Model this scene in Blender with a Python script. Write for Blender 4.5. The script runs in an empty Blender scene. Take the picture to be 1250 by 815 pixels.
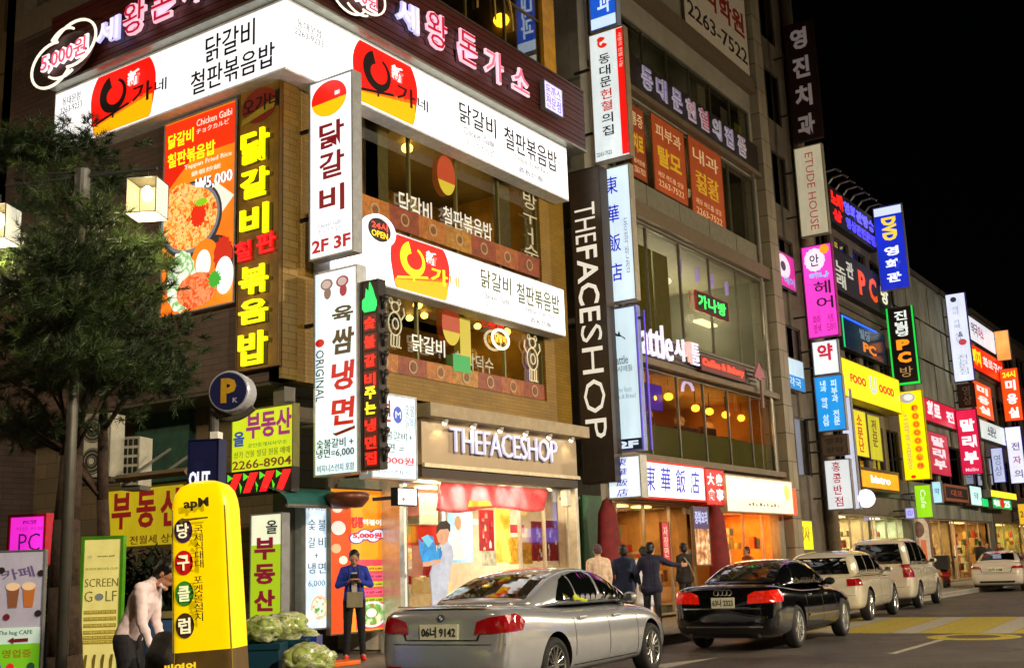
import bpy, bmesh, math, random
from mathutils import Vector, Matrix, Euler
from mathutils.bvhtree import BVHTree
random.seed(7)
sc = bpy.context.scene
COL = sc.collection
# ---------------- camera ----------------
FPX = 1389.65
cam_d = bpy.data.cameras.new('camera'); cam = bpy.data.objects.new('camera', cam_d); COL.objects.link(cam)
FW = Vector((0.81520483, 0.54332517, 0.20059623)); RT = Vector((0.56014881, -0.82766865, -0.03461086)); UP = Vector((-0.14722226, -0.14057868, 0.97906243))
CH = 1.5
m = Matrix((RT, UP, -FW)).transposed().to_4x4(); m.translation = (0, 0, CH)
cam.matrix_world = m
cam_d.sensor_width = 36; cam_d.lens = FPX / 1250 * 36; cam_d.clip_start = .1; cam_d.clip_end = 2000
sc.camera = cam
# ---------------- world: night sky ----------------
w = bpy.data.worlds.new('World'); sc.world = w; w.use_nodes = True
nt = w.node_tree; bg = nt.nodes['Background']
sky = nt.nodes.new('ShaderNodeTexSky'); sky.sky_type = 'NISHITA'; sky.sun_disc = False
sky.sun_elevation = math.radians(1.0); sky.sun_rotation = math.radians(200)
nt.links.new(sky.outputs[0], bg.inputs[0]); bg.inputs[1].default_value = 0.0006
vs = sc.view_settings; vs.view_transform = 'Standard'; vs.look = 'None'; vs.exposure = 0.0; vs.gamma = 1.0
sc.render.engine = 'CYCLES'
cy = sc.cycles; cy.use_denoising = True; cy.max_bounces = 6; cy.diffuse_bounces = 3; cy.glossy_bounces = 3
cy.transparent_max_bounces = 10; cy.caustics_reflective = False; cy.caustics_refractive = False; cy.sample_clamp_indirect = 4
# ---------------- pixel -> point helpers ----------------
def ray(x, y):
    return FW + RT * ((x - 625) / FPX) - UP * ((y - 407.5) / FPX)
def onY(x, y, Y): d = ray(x, y); return d * (Y / d.y) + Vector((0, 0, CH))
def onX(x, y, X): d = ray(x, y); return d * (X / d.x) + Vector((0, 0, CH))
def onZ(x, y, Z): d = ray(x, y); return d * ((Z - CH) / d.z) + Vector((0, 0, CH))
def atD(x, y, D): return ray(x, y) * D + Vector((0, 0, CH))
def lin(h):
    h = h.lstrip('#'); v = [int(h[i:i + 2], 16) / 255 for i in (0, 2, 4)]
    return tuple(a / 12.92 if a < .04045 else ((a + .055) / 1.055) ** 2.4 for a in v)
# ---------------- materials ----------------
MATS = {}
def mat(key, col='#808080', rough=.6, metal=0., emit=0., noise=.15, nscale=6., bump=0., coat=0., lincol=None, col2=None, nstretch=None):
    if key in MATS: return MATS[key]
    M = bpy.data.materials.new(key); M.use_nodes = True; n = M.node_tree.nodes; L = M.node_tree.links
    b = n['Principled BSDF']; c = lincol or lin(col)
    b.inputs['Roughness'].default_value = rough; b.inputs['Metallic'].default_value = metal
    b.inputs['Base Color'].default_value = (*c, 1)
    if coat: b.inputs['Coat Weight'].default_value = coat; b.inputs['Coat Roughness'].default_value = .04
    if noise or bump or col2:
        tc = n.new('ShaderNodeTexCoord'); mp = n.new('ShaderNodeMapping'); L.new(tc.outputs['Object'], mp.inputs[0])
        if nstretch: mp.inputs['Scale'].default_value = nstretch
        t = n.new('ShaderNodeTexNoise'); t.inputs['Scale'].default_value = nscale; t.inputs['Detail'].default_value = 5; t.inputs['Roughness'].default_value = .65
        L.new(mp.outputs[0], t.inputs[0])
        r = n.new('ShaderNodeValToRGB'); c2 = lin(col2) if col2 else tuple(min(1, x * (1 + noise)) for x in c)
        c1 = c if col2 else tuple(x * (1 - noise) for x in c)
        r.color_ramp.elements[0].position = .35; r.color_ramp.elements[1].position = .68
        r.color_ramp.elements[0].color = (*c1, 1); r.color_ramp.elements[1].color = (*c2, 1)
        L.new(t.outputs[0], r.inputs[0]); L.new(r.outputs[0], b.inputs['Base Color'])
        if emit: L.new(r.outputs[0], b.inputs['Emission Color'])
        if bump:
            bp = n.new('ShaderNodeBump'); bp.inputs['Strength'].default_value = bump; bp.inputs['Distance'].default_value = .02
            L.new(t.outputs[0], bp.inputs['Height']); L.new(bp.outputs[0], b.inputs['Normal'])
    if emit:
        if not (noise or col2): b.inputs['Emission Color'].default_value = (*c, 1)
        b.inputs['Emission Strength'].default_value = emit
        if emit > .5: b.inputs['Base Color'].default_value = (*[x * .5 for x in c], 1)
    MATS[key] = M; return M
def E(col, s=1.0):        # lit sign face / lettering on a lit face; also glow put into unlit parts
    return mat('lit_%s_%.2f' % (col.strip('#'), s), col, .45, emit=s, noise=0)
def P(col, rough=.6, metal=0, noise=.15, bump=0): return mat('paint_%s_%.2f_%.1f' % (col.strip('#'), rough, metal), col, rough, metal, noise=noise, bump=bump)
def tiles(key, c1, c2, mortar, sx, sy, rough=.7, msize=.02, bump=.4, offset=.5, axis='xz'):
    if key in MATS: return MATS[key]
    M = bpy.data.materials.new(key); M.use_nodes = True; n = M.node_tree.nodes; L = M.node_tree.links; b = n['Principled BSDF']
    tc = n.new('ShaderNodeTexCoord'); sp = n.new('ShaderNodeSeparateXYZ'); cb = n.new('ShaderNodeCombineXYZ'); L.new(tc.outputs['Object'], sp.inputs[0])
    if axis == 'xz':
        ad = n.new('ShaderNodeMath'); ad.operation = 'ADD'; L.new(sp.outputs[0], ad.inputs[0]); L.new(sp.outputs[1], ad.inputs[1]); L.new(ad.outputs[0], cb.inputs[0]); L.new(sp.outputs[2], cb.inputs[1])
    else: L.new(sp.outputs[0], cb.inputs[0]); L.new(sp.outputs[1], cb.inputs[1])
    br = n.new('ShaderNodeTexBrick'); br.inputs['Scale'].default_value = 1; br.inputs['Brick Width'].default_value = sx; br.inputs['Row Height'].default_value = sy
    br.inputs['Mortar Size'].default_value = msize * min(sx, sy); br.offset = offset
    br.inputs['Color1'].default_value = (*lin(c1), 1); br.inputs['Color2'].default_value = (*lin(c2), 1); br.inputs['Mortar'].default_value = (*lin(mortar), 1)
    L.new(cb.outputs[0], br.inputs[0])
    t = n.new('ShaderNodeTexNoise'); t.inputs['Scale'].default_value = 1.3; t.inputs['Detail'].default_value = 8; L.new(tc.outputs['Object'], t.inputs[0])
    mr = n.new('ShaderNodeMapRange'); mr.inputs[3].default_value = .55; mr.inputs[4].default_value = 1.35; L.new(t.outputs[0], mr.inputs[0])
    mx = n.new('ShaderNodeMixRGB'); mx.blend_type = 'MULTIPLY'; mx.inputs[0].default_value = 1; L.new(br.outputs[0], mx.inputs[1]); L.new(mr.outputs[0], mx.inputs[2])
    L.new(mx.outputs[0], b.inputs['Base Color']); b.inputs['Roughness'].default_value = rough
    bp = n.new('ShaderNodeBump'); bp.invert = True; bp.inputs['Strength'].default_value = bump; bp.inputs['Distance'].default_value = .01; L.new(br.outputs['Fac'], bp.inputs['Height']); L.new(bp.outputs[0], b.inputs['Normal'])
    MATS[key] = M; return M
def glass(key='window_glass', refl=.09, tint='#f0ece4'):
    if key in MATS: return MATS[key]
    M = bpy.data.materials.new(key); M.use_nodes = True; n = M.node_tree.nodes; L = M.node_tree.links
    n.remove(n['Principled BSDF']); o = n['Material Output']
    t = n.new('ShaderNodeBsdfTransparent'); t.inputs[0].default_value = (*lin(tint), 1); g = n.new('ShaderNodeBsdfGlossy'); g.inputs['Roughness'].default_value = .03
    mx = n.new('ShaderNodeMixShader'); lw = n.new('ShaderNodeLayerWeight'); lw.inputs[0].default_value = .25
    mr = n.new('ShaderNodeMapRange'); mr.inputs[3].default_value = refl; mr.inputs[4].default_value = .7; L.new(lw.outputs['Facing'], mr.inputs[0]); L.new(mr.outputs[0], mx.inputs[0])
    L.new(t.outputs[0], mx.inputs[1]); L.new(g.outputs[0], mx.inputs[2]); L.new(mx.outputs[0], o.inputs[0])
    MATS[key] = M; return M
def multi(key, stops, scale, emit=0., rough=.5, stretch=None, detail=4, dist=0.):
    """noise mapped through several colours: print, food, foliage"""
    if key in MATS: return MATS[key]
    M = bpy.data.materials.new(key); M.use_nodes = True; n = M.node_tree.nodes; L = M.node_tree.links; b = n['Principled BSDF']
    tc = n.new('ShaderNodeTexCoord'); mp = n.new('ShaderNodeMapping'); L.new(tc.outputs['Object'], mp.inputs[0])
    if stretch: mp.inputs['Scale'].default_value = stretch
    t = n.new('ShaderNodeTexNoise'); t.inputs['Scale'].default_value = scale; t.inputs['Detail'].default_value = detail; t.inputs['Distortion'].default_value = dist; L.new(mp.outputs[0], t.inputs[0])
    r = n.new('ShaderNodeValToRGB'); L.new(t.outputs[0], r.inputs[0]); el = r.color_ramp.elements
    while len(el) < len(stops): el.new(.5)
    for e_, (p, c) in zip(el, stops): e_.position = p; e_.color = (*lin(c), 1)
    L.new(r.outputs[0], b.inputs['Base Color']); b.inputs['Roughness'].default_value = rough
    if emit: L.new(r.outputs[0], b.inputs['Emission Color']); b.inputs['Emission Strength'].default_value = emit
    MATS[key] = M; return M
# ---------------- object helpers ----------------
def link(o, parent=None):
    COL.objects.link(o)
    if parent is not None: o.parent = parent
    return o
def obj(name, bm, m, parent=None, smooth=False, kind=None):
    me = bpy.data.meshes.new(name)
    if isinstance(bm, bpy.types.Mesh): me = bm
    else: bm.to_mesh(me); bm.free()
    for x in (m if isinstance(m, (list, tuple)) else [m]): me.materials.append(x)
    if smooth:
        for p in me.polygons: p.use_smooth = True
    o = link(bpy.data.objects.new(name, me), parent)
    if kind: o['kind'] = kind
    return o
def thing(name, label, cat, loc=(0, 0, 0), rz=0., group=None):
    o = link(bpy.data.objects.new(name, None)); o.empty_display_size = .2
    o.location = loc; o.rotation_euler = (0, 0, rz); o['label'] = label; o['category'] = cat
    if group: o['group'] = group
    return o
def tag(o, label, cat, group=None):
    o['label'] = label; o['category'] = cat
    if group: o['group'] = group
    return o
def box(bm, x0, x1, y0, y1, z0, z1, mi=0):
    v = [bm.verts.new(p) for p in ((x0, y0, z0), (x1, y0, z0), (x1, y1, z0), (x0, y1, z0), (x0, y0, z1), (x1, y0, z1), (x1, y1, z1), (x0, y1, z1))]
    for f in ((0, 3, 2, 1), (4, 5, 6, 7), (0, 1, 5, 4), (1, 2, 6, 5), (2, 3, 7, 6), (3, 0, 4, 7)):
        bm.faces.new([v[i] for i in f]).material_index = mi
    return v
def bx(name, parent, dims, m, bevel=0., kind=None):
    bm = bmesh.new(); box(bm, *dims)
    if bevel: bmesh.ops.bevel(bm, geom=bm.edges[:], offset=bevel, segments=2, affect='EDGES', profile=.6)
    return obj(name, bm, m, parent, kind=kind)
def cone(bm, p0, p1, r0, r1, n=12, caps=True):
    p0 = Vector(p0); p1 = Vector(p1); d = p1 - p0
    if d.length < 1e-6: return
    q = d.to_track_quat('Z', 'Y'); A = []; B = []
    for i in range(n):
        a = 2 * math.pi * i / n; v = q @ Vector((math.cos(a), math.sin(a), 0))
        A.append(bm.verts.new(p0 + v * r0)); B.append(bm.verts.new(p1 + v * r1))
    for i in range(n): bm.faces.new((A[i], A[(i + 1) % n], B[(i + 1) % n], B[i]))
    if caps: bm.faces.new(A[::-1]); bm.faces.new(B)
def tube(bm, pts, r, n=8):
    for a, b in zip(pts, pts[1:]): cone(bm, a, b, r, r, n)
_SPH = {}
def ball(bm, c, r, sc_=(1, 1, 1), seg=14, rings=9, rot=None):
    """uv sphere built from a cached template"""
    k = (seg, rings)
    if k not in _SPH:
        V = [(0, 0, 1)]; F = []
        for j in range(1, rings):
            t = math.pi * j / rings
            for i in range(seg): a = 2 * math.pi * i / seg; V.append((math.sin(t) * math.cos(a), math.sin(t) * math.sin(a), math.cos(t)))
        V.append((0, 0, -1)); n = len(V) - 1
        for i in range(seg): F.append((0, 1 + i, 1 + (i + 1) % seg)); o = 1 + (rings - 2) * seg; F.append((n, o + (i + 1) % seg, o + i))
        for j in range(rings - 2):
            for i in range(seg): p = 1 + j * seg; F.append((p + i, p + seg + i, p + seg + (i + 1) % seg, p + (i + 1) % seg))
        _SPH[k] = ([Vector(v) for v in V], F)
    V, F = _SPH[k]; c = Vector(c); R3 = rot.to_matrix() if rot else None; out = []
    for v in V:
        p = Vector((v.x * r * sc_[0], v.y * r * sc_[1], v.z * r * sc_[2]))
        out.append(bm.verts.new(c + (R3 @ p if R3 else p)))
    for f in F: bm.faces.new([out[i] for i in f])
def lathe(bm, prof, n=24, axis='z', c=(0, 0, 0)):
    rows = []
    for r, h in prof:
        row = []
        for i in range(n):
            a = 2 * math.pi * i / n
            p = (r * math.cos(a), r * math.sin(a), h) if axis == 'z' else (r * math.cos(a), h, r * math.sin(a))
            row.append(bm.verts.new(Vector(p) + Vector(c)))
        rows.append(row)
    for a, b in zip(rows, rows[1:]):
        for i in range(n): bm.faces.new((a[i], a[(i + 1) % n], b[(i + 1) % n], b[i]))
    return rows
# flat shapes on sign faces: local x,z plane, y outward = negative
def poly(parent, pts, m, y=-.006, th=.004, name='print'):
    bm = bmesh.new()
    v = [bm.verts.new((p[0], y, p[1])) for p in pts]; f = bm.faces.new(v)
    bm.normal_update()
    if f.normal.y > 0: bmesh.ops.reverse_faces(bm, faces=[f])
    r = bmesh.ops.extrude_face_region(bm, geom=[f]); 
    for q in r['geom']:
        if isinstance(q, bmesh.types.BMVert): q.co.y += -th
    return obj(name, bm, m, parent)
def disc(parent, cx, cz, rx, rz, m, y=-.006, th=.004, name='print', n=32, a0=0., a1=360., wob=0):
    full = abs(a1 - a0) >= 360
    pts = []
    for i in range(n if full else n + 1):
        a = math.radians(a0 + (a1 - a0) * i / n); k = 1 + wob * math.sin(i * 2.7)
        pts.append((cx + rx * k * math.cos(a), cz + rz * k * math.sin(a)))
    return poly(parent, pts, m, y, th, name)
def ringp(parent, cx, cz, rx, rz, t, m, y=-.008, name='ring', n=32, a0=0, a1=360, th=.006):
    bm = bmesh.new(); A = []; B = []
    k = n if a1 - a0 >= 360 else n + 1
    for i in range(k):
        a = math.radians(a0 + (a1 - a0) * i / n)
        A.append(bm.verts.new((cx + rx * math.cos(a), y, cz + rz * math.sin(a)))); B.append(bm.verts.new((cx + (rx - t) * math.cos(a), y, cz + (rz - t) * math.sin(a))))
    fs = []
    for i in range(n if k == n else n):
        j = (i + 1) % k; fs.append(bm.faces.new((A[i], B[i], B[j], A[j])))
    r = bmesh.ops.extrude_face_region(bm, geom=fs)
    for q in r['geom']:
        if isinstance(q, bmesh.types.BMVert): q.co.y -= th
    return obj(name, bm, m, parent)
TXT = {}; TCU = []
def text_mesh(s, offset, ls, cs, res):
    k = (s, offset, ls, cs, res)
    if k not in TXT:
        if not TCU:
            TCU.append(bpy.data.curves.new('t', 'FONT')); TCU.append(bpy.data.objects.new('t', TCU[0]))
            TCU[0].align_x = 'CENTER'; TCU[0].fill_mode = 'BOTH'; TCU[0].extrude = .01
        cu = TCU[0]; cu.body = s; cu.offset = offset; cu.resolution_u = res; cu.space_line = ls; cu.space_character = cs
        me = bpy.data.meshes.new_from_object(TCU[1])
        me.materials.clear(); TXT[k] = me
    return TXT[k]
def text(parent, s, rect, m, y=-.012, off=.0, th=.006, vert=False, rot=0, shear=0., ls=.95, cs=1., res=2, name='lettering'):
    """lettering stretched to fill rect=(x0,x1,z0,z1) in the sign's own metres"""
    if vert: s = '\n'.join(s)
    me = text_mesh(s, off, ls, cs, res).copy()
    if not me.vertices: return None
    M = Matrix.Rotation(math.radians(rot), 4, 'Z')
    if shear: M = M @ Matrix(((1, shear, 0, 0), (0, 1, 0, 0), (0, 0, 1, 0), (0, 0, 0, 1)))
    me.transform(M)
    xs = [v.co.x for v in me.vertices]; ys = [v.co.y for v in me.vertices]
    a, b, c, d = min(xs), max(xs), min(ys), max(ys)
    x0, x1, z0, z1 = rect; sx = (x1 - x0) / max(1e-5, b - a); sz = (z1 - z0) / max(1e-5, d - c)
    for v in me.vertices:
        X, Yy, Z = v.co
        v.co = (x0 + (X - a) * sx, y - (th if Z > 0 else 0), z0 + (Yy - c) * sz)
    me.name = name
    o = bpy.data.objects.new(name, me); me.materials.append(m); link(o, parent); return o
# ---------------- sign builder ----------------
class Sign:
    """box sign. L frame faces -X (seen by the camera on its left), S frame faces -Y (the street)"""
    def __init__(s, kind, label, frame, plane, xl, xr, yt, yb, depth=.22, face='#eef2f8', glow=1.25, case='#8a8d90', border=.03, cat='sign', group=None, wall=None, back=True, skew=0):
        xm = (xl + xr) / 2; ym = (yt + yb) / 2
        if frame == 'L':
            if plane is None:
                plane = onY(xl, ym, wall).x
            A = onX(xl, ym, plane); B = onX(xr, ym, plane); T = onX(xm, yt, plane).z; D = onX(xm, yb, plane).z
            W = A.y - B.y; loc = (plane, A.y, D); rz = -math.pi / 2
        elif isinstance(frame, tuple):
            C = atD(xm, ym, frame[0]); rz = math.radians(frame[1]); nrm = Vector((math.sin(rz), -math.cos(rz), 0))
            def hit(x, y): d = ray(x, y); o = Vector((0, 0, CH)); return o + d * ((C - o).dot(nrm) / d.dot(nrm))
            A = hit(xl, ym); B = hit(xr, ym); T = hit(xm, yt).z; D = hit(xm, yb).z; W = (B - A).length; loc = (A.x, A.y, D)
        else:
            A = onY(xl, ym, plane); B = onY(xr, ym, plane); T = onY(xm, yt, plane).z; D = onY(xm, yb, plane).z
            W = B.x - A.x; loc = (A.x, plane, D); rz = 0
        s.W = W; s.H = T - D; s.D = depth
        s.t = thing(kind, label, cat, loc, rz, group)
        b = border; s.glow = glow or 0
        bm = bmesh.new(); box(bm, 0, W, 0, depth, 0, s.H)
        # raised rim round the face
        for q in ((0, W, 0, b), (0, W, s.H - b, s.H), (0, b, b, s.H - b), (W - b, W, b, s.H - b)): box(bm, q[0], q[1], -.025, -.001, q[2], q[3])
        obj('cabinet', bm, P(case, .45, .3), s.t)
        fm = face if isinstance(face, bpy.types.Material) else (mat('backlit_%s_%.2f' % (face.strip('#'), glow), face, .4, emit=glow * .92, noise=.09, nscale=1.4, nstretch=(2.2, 2.2, .6)) if glow else P(face, .5))
        s.face = bx('face_panel', s.t, (b + .004, W - b - .004, -.012, -.002, b + .004, s.H - b - .004), fm)
        if back and frame == 'L': bx('face_panel', s.t, (b, W - b, depth + .002, depth + .008, b, s.H - b), fm)
        s.b = b
    def R(s, x0, x1, z0, z1): return (s.W * x0, s.W * x1, s.H * z0, s.H * z1)
    def T(s, st, x0, x1, z0, z1, col='#202020', g=0., **k):
        if not g: g = s.glow * .8
        m = col if isinstance(col, bpy.types.Material) else (E(col, g) if g else P(col, .5, noise=0))
        k.setdefault('y', -.014)
        return text(s.t, st, s.R(x0, x1, z0, z1), m, **k)
    def panel(s, x0, x1, z0, z1, col, g=1., y=-.0135, th=.003, name='print'):
        if not g: g = s.glow * .8
        m = col if isinstance(col, bpy.types.Material) else (E(col, g) if g else P(col, .5))
        a, b, c, d = s.R(x0, x1, z0, z1)
        return bx(name, s.t, (a, b, y - th, y, c, d), m)
    def disc(s, cx, cz, rx, rz, col, g=1., y=-.0135, **k):
        if not g: g = s.glow * .8
        m = col if isinstance(col, bpy.types.Material) else (E(col, g) if g else P(col, .5))
        return disc(s.t, s.W * cx, s.H * cz, rx * s.W, rz * s.H, m, y=y, **k)
    def bracket(s, n=2):
        for i in range(n):
            z = s.H * (i + .5) / n
            bx('bracket', s.t, (-.5, -.002, s.D * .35, s.D * .6, z - .03, z + .03), P('#3a3a3a', .5, .6))
        return s
def facade(name, parent, W, H, openings, m, th=.3, y=0.):
    """wall in the local xz plane with rectangular openings (x0,x1,z0,z1)"""
    xs = sorted({0, W, *[o[0] for o in openings], *[o[1] for o in openings]}); zs = sorted({0, H, *[o[2] for o in openings], *[o[3] for o in openings]})
    bm = bmesh.new()
    for z0, z1 in zip(zs, zs[1:]):
        run = None
        for x0, x1 in list(zip(xs, xs[1:])) + [(W, None)]:
            solid = x1 is not None and not any(o[0] <= (x0 + x1) / 2 <= o[1] and o[2] <= (z0 + z1) / 2 <= o[3] for o in openings)
            if solid and run is None: run = x0
            if not solid and run is not None: box(bm, run, x0, y, y + th, z0, z1); run = None
    return obj(name, bm, m, parent)
def window(parent, x0, x1, z0, z1, nx, nz=1, fm=None, gm=None, y=.08, fw=.05, room=None, glass_on=True):
    fm = fm or P('#55564f', .4, .5); gm = gm or glass()
    t = bmesh.new()
    for q in ((x0, x1, z0, z0 + fw), (x0, x1, z1 - fw, z1)): box(t, q[0], q[1], y, y + .07, q[2], q[3])
    cw = (x1 - x0) / nx
    for i in range(nx + 1):
        xc = min(max(x0 + i * cw, x0 + fw / 2), x1 - fw / 2); box(t, xc - fw / 2, xc + fw / 2, y - .003, y + .067, z0 + fw, z1 - fw)
    for j in range(1, nz):
        zc = z0 + (z1 - z0) * j / nz; box(t, x0 + fw, x1 - fw, y + .004, y + .06, zc - fw / 2, zc + fw / 2)
    wn = obj('window', t, fm, parent)
    if glass_on:
        for i in range(nx):
            for j in range(nz):
                a = x0 + i * cw + fw * .4; b = a + cw - fw * .8; c = z0 + (z1 - z0) * j / nz + fw * .3; d = z0 + (z1 - z0) * (j + 1) / nz - fw * .3
                bx('pane', wn, (a, b, y + .03, y + .038, c, d), gm)
    return wn
def room(parent, x0, x1, z0, z1, d, wall, floor=None, ceil=None, y=.3):
    bm = bmesh.new(); t = .05
    box(bm, x0, x1, y + d, y + d + t, z0, z1)
    box(bm, x0 - t, x0, y, y + d, z0, z1); box(bm, x1, x1 + t, y, y + d, z0, z1)
    obj('interior_wall', bm, wall, parent)
    bx('interior_floor', parent, (x0, x1, y + .002, y + d, z0 - .05, z0), floor or wall)
    bx('interior_ceiling', parent, (x0, x1, y + .002, y + d, z1, z1 + .05), ceil or wall)
def light(kind, loc, energy, col, size=.3, to=None, spot=None, name='lamp_light', parent=None, sizey=None):
    d = bpy.data.lights.new(name, kind); d.energy = energy; d.color = lin(col)
    if kind == 'AREA':
        d.size = size
        if sizey: d.shape = 'RECTANGLE'; d.size_y = sizey
    else: d.shadow_soft_size = size
    if spot: d.spot_size = math.radians(spot); d.spot_blend = .6
    o = link(bpy.data.objects.new(name, d), parent); o.location = loc
    if to is not None: o.rotation_euler = (Vector(to) - Vector(loc)).to_track_quat('-Z', 'Y').to_euler()
    return o
# ================= street lighting =================
for i, (x, y) in enumerate(((4, -2.2), (20, -2.6), (38, -2.6), (60, -2.6))):
    t = thing('street_lamp', ['road lamp standing behind the viewpoint', 'road lamp across the road from the silver car', 'road lamp across the road from the cream car', 'road lamp far along the opposite kerb'][i], 'street lamp', (x, -14.8 + 6, 0), group=None)
    b = bmesh.new(); cone(b, (0, 0, 0), (0, 0, 8.2), .09, .06, 12); tube(b, [(0, 0, 8.15), (0, .8, 8.7), (0, 2.6, 8.9)], .045, 8); obj('pole', b, P('#55565a', .4, .5), t)
    bx('lamp_head', t, (-.18, .18, 2.4, 3.2, 8.86, 9.0), P('#808488', .4, .5)); bx('lamp_lens', t, (-.14, .14, 2.5, 3.1, 8.83, 8.858), E('#fff0c8', 20))
    light('AREA', (x, -8.8 + 2.8, 8.8), 4000, '#ffebcc', .6, to=(x, 3.5, 0), name='street_light')

t = thing('street_lamp', 'road lamp in the side street left of the viewpoint', 'street lamp', (0.5, 19.5, .15))
b = bmesh.new(); cone(b, (0, 0, 0), (0, 0, 7.6), .09, .06, 12); tube(b, [(0, 0, 7.55), (.8, 0, 8.0), (2.2, 0, 8.1)], .045, 8); obj('pole', b, P('#55565a', .4, .5), t)
bx('lamp_head', t, (2.0, 2.8, -.18, .18, 8.06, 8.2), P('#808488', .4, .5)); bx('lamp_lens', t, (2.1, 2.7, -.14, .14, 8.03, 8.058), E('#fff0c8', 20))
light('AREA', (2.9, 19.5, 8.0), 480, '#ffdcae', .5, to=(13, 18, 4.5), name='street_light')  # added lamp out of view, brightens the side wall
# ================= the setting =================
WY = 13.2; WX = 13.05
YK = 10.0
def noisy_ground(key, c1, c2, scale, rough, bump):
    return multi(key, [(.3, c1), (.7, c2)], scale, rough=rough, detail=9)
asph = mat('asphalt', '#403b36', .62, noise=.28, nscale=55, bump=.5)
def weather(M, rough_lo=.38, rough_hi=.75):
    n = M.node_tree.nodes; L = M.node_tree.links; b = n['Principled BSDF']; src = b.inputs['Base Color'].links[0].from_socket
    tc = n.new('ShaderNodeTexCoord'); t = n.new('ShaderNodeTexNoise'); t.inputs['Scale'].default_value = .45; t.inputs['Detail'].default_value = 9; t.inputs['Roughness'].default_value = .7; L.new(tc.outputs['Object'], t.inputs[0])
    mr = n.new('ShaderNodeMapRange'); mr.inputs[1].default_value = .3; mr.inputs[2].default_value = .7; mr.inputs[3].default_value = .6; mr.inputs[4].default_value = 1.45; L.new(t.outputs[0], mr.inputs[0])
    v = n.new('ShaderNodeTexVoronoi'); v.feature = 'DISTANCE_TO_EDGE'; v.inputs['Scale'].default_value = .35; L.new(t.outputs[1], v.inputs[0]); w2 = n.new('ShaderNodeTexNoise'); w2.inputs['Scale'].default_value = 1.2; w2.inputs['Detail'].default_value = 6; L.new(tc.outputs['Object'], w2.inputs[0])
    ad = n.new('ShaderNodeVectorMath'); ad.operation = 'MULTIPLY_ADD'; ad.inputs[1].default_value = (.8, .8, .8); L.new(w2.outputs[1], ad.inputs[0]); L.new(tc.outputs['Object'], ad.inputs[2]); L.new(ad.outputs[0], v.inputs[0])
    cr = n.new('ShaderNodeMapRange'); cr.inputs[2].default_value = .012; cr.inputs[3].default_value = .35; cr.inputs[4].default_value = 1; L.new(v.outputs[0], cr.inputs[0])
    m1 = n.new('ShaderNodeMixRGB'); m1.blend_type = 'MULTIPLY'; m1.inputs[0].default_value = 1; L.new(src, m1.inputs[1]); L.new(mr.outputs[0], m1.inputs[2])
    m2 = n.new('ShaderNodeMixRGB'); m2.blend_type = 'MULTIPLY'; m2.inputs[0].default_value = 1; L.new(m1.outputs[0], m2.inputs[1]); L.new(cr.outputs[0], m2.inputs[2]); L.new(m2.outputs[0], b.inputs['Base Color'])
    rr = n.new('ShaderNodeMapRange'); rr.inputs[1].default_value = .35; rr.inputs[2].default_value = .65; rr.inputs[3].default_value = rough_lo; rr.inputs[4].default_value = rough_hi; L.new(t.outputs[0], rr.inputs[0]); L.new(rr.outputs[0], b.inputs['Roughness'])
weather(asph)
g = bmesh.new(); box(g, -300, 700, -300, 500, -.3, 0); o = obj('road', g, asph); o['kind'] = 'structure'
pavm = tiles('paving', '#6f6a62', '#857d72', '#3c3833', .30, .15, rough=.7, msize=.05, axis='xy')
g = bmesh.new(); box(g, -40, 300, YK + .18, 60, -.1, .15); o = obj('pavement', g, pavm); o['kind'] = 'structure'
g = bmesh.new(); box(g, -40, 300, YK, YK + .178, -.1, .155); bmesh.ops.bevel(g, geom=[e for e in g.edges if abs(e.verts[0].co.y - YK) < 1e-3 and abs(e.verts[1].co.y - YK) < 1e-3 and e.verts[0].co.z > 0 and e.verts[1].co.z > 0], offset=.025, segments=2, affect='EDGES')
kerb = obj('kerb', g, mat('kerb_granite', '#8b857c', .75, noise=.25, nscale=20, bump=.3)); kerb['kind'] = 'structure'
g = bmesh.new(); box(g, .006, .994, -.03, .15, -.05, .012); bmesh.ops.bevel(g, geom=g.edges[:], offset=.012, segments=1, affect='EDGES'); ks = bpy.data.meshes.new('kerb_stone'); g.to_mesh(ks); g.free(); ks.materials.append(mat('kerb_granite'))
for i in range(54): o = link(bpy.data.objects.new('kerb_stone', ks), kerb); o.location = (9 + i, YK, .155 + random.uniform(-.002, .004))
g = bmesh.new(); box(g, -40, 300, -14.4, -30, -.1, .15); bmesh.ops.recalc_face_normals(g, faces=g.faces); o = obj('far_pavement', g, pavm); o['kind'] = 'structure'
# road paint
white_p = mat('road_paint_white', '#8f8a7a', .6, noise=.35, nscale=14, bump=.2)
yel_p = mat('road_paint_yellow', '#94841e', .6, noise=.35, nscale=14, bump=.2)
def paint(pts, m, name='road_marking', z=.004):
    b = bmesh.new(); v = [b.verts.new((*p, z)) for p in pts]; f = b.faces.new(v); b.normal_update()
    if f.normal.z < 0: bmesh.ops.reverse_faces(b, faces=[f])
    o = obj(name, b, m); o['kind'] = 'structure'; return o
def dash(x0, x1, y, w_=.13): paint([(x0, y - w_ / 2), (x1, y - w_ / 2), (x1, y + w_ / 2), (x0, y + w_ / 2)], white_p)
dash(18.2, 21.5, 5.36); dash(31.5, 38.5, 5.5); dash(46, 52, 5.5); dash(60, 66, 5.5)
# arrow-like wedge of paint between the first two parked cars
A_, B_, C_ = onZ(812, 815, 0), onZ(878, 802, 0), onZ(790, 812, 0)
paint([(A_.x, A_.y), (B_.x, B_.y), (C_.x, C_.y)], white_p)
# raised crossing: alternating yellow and pale bars slanting over the road
for k in range(26):
    y0 = 9.0 - k * .56
    paint([(22.9, y0), (28.6, y0 + .35), (28.6, y0 - .2), (22.9, y0 - .55)], white_p if k % 3 == 1 else yel_p, 'crossing_marking')
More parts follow.
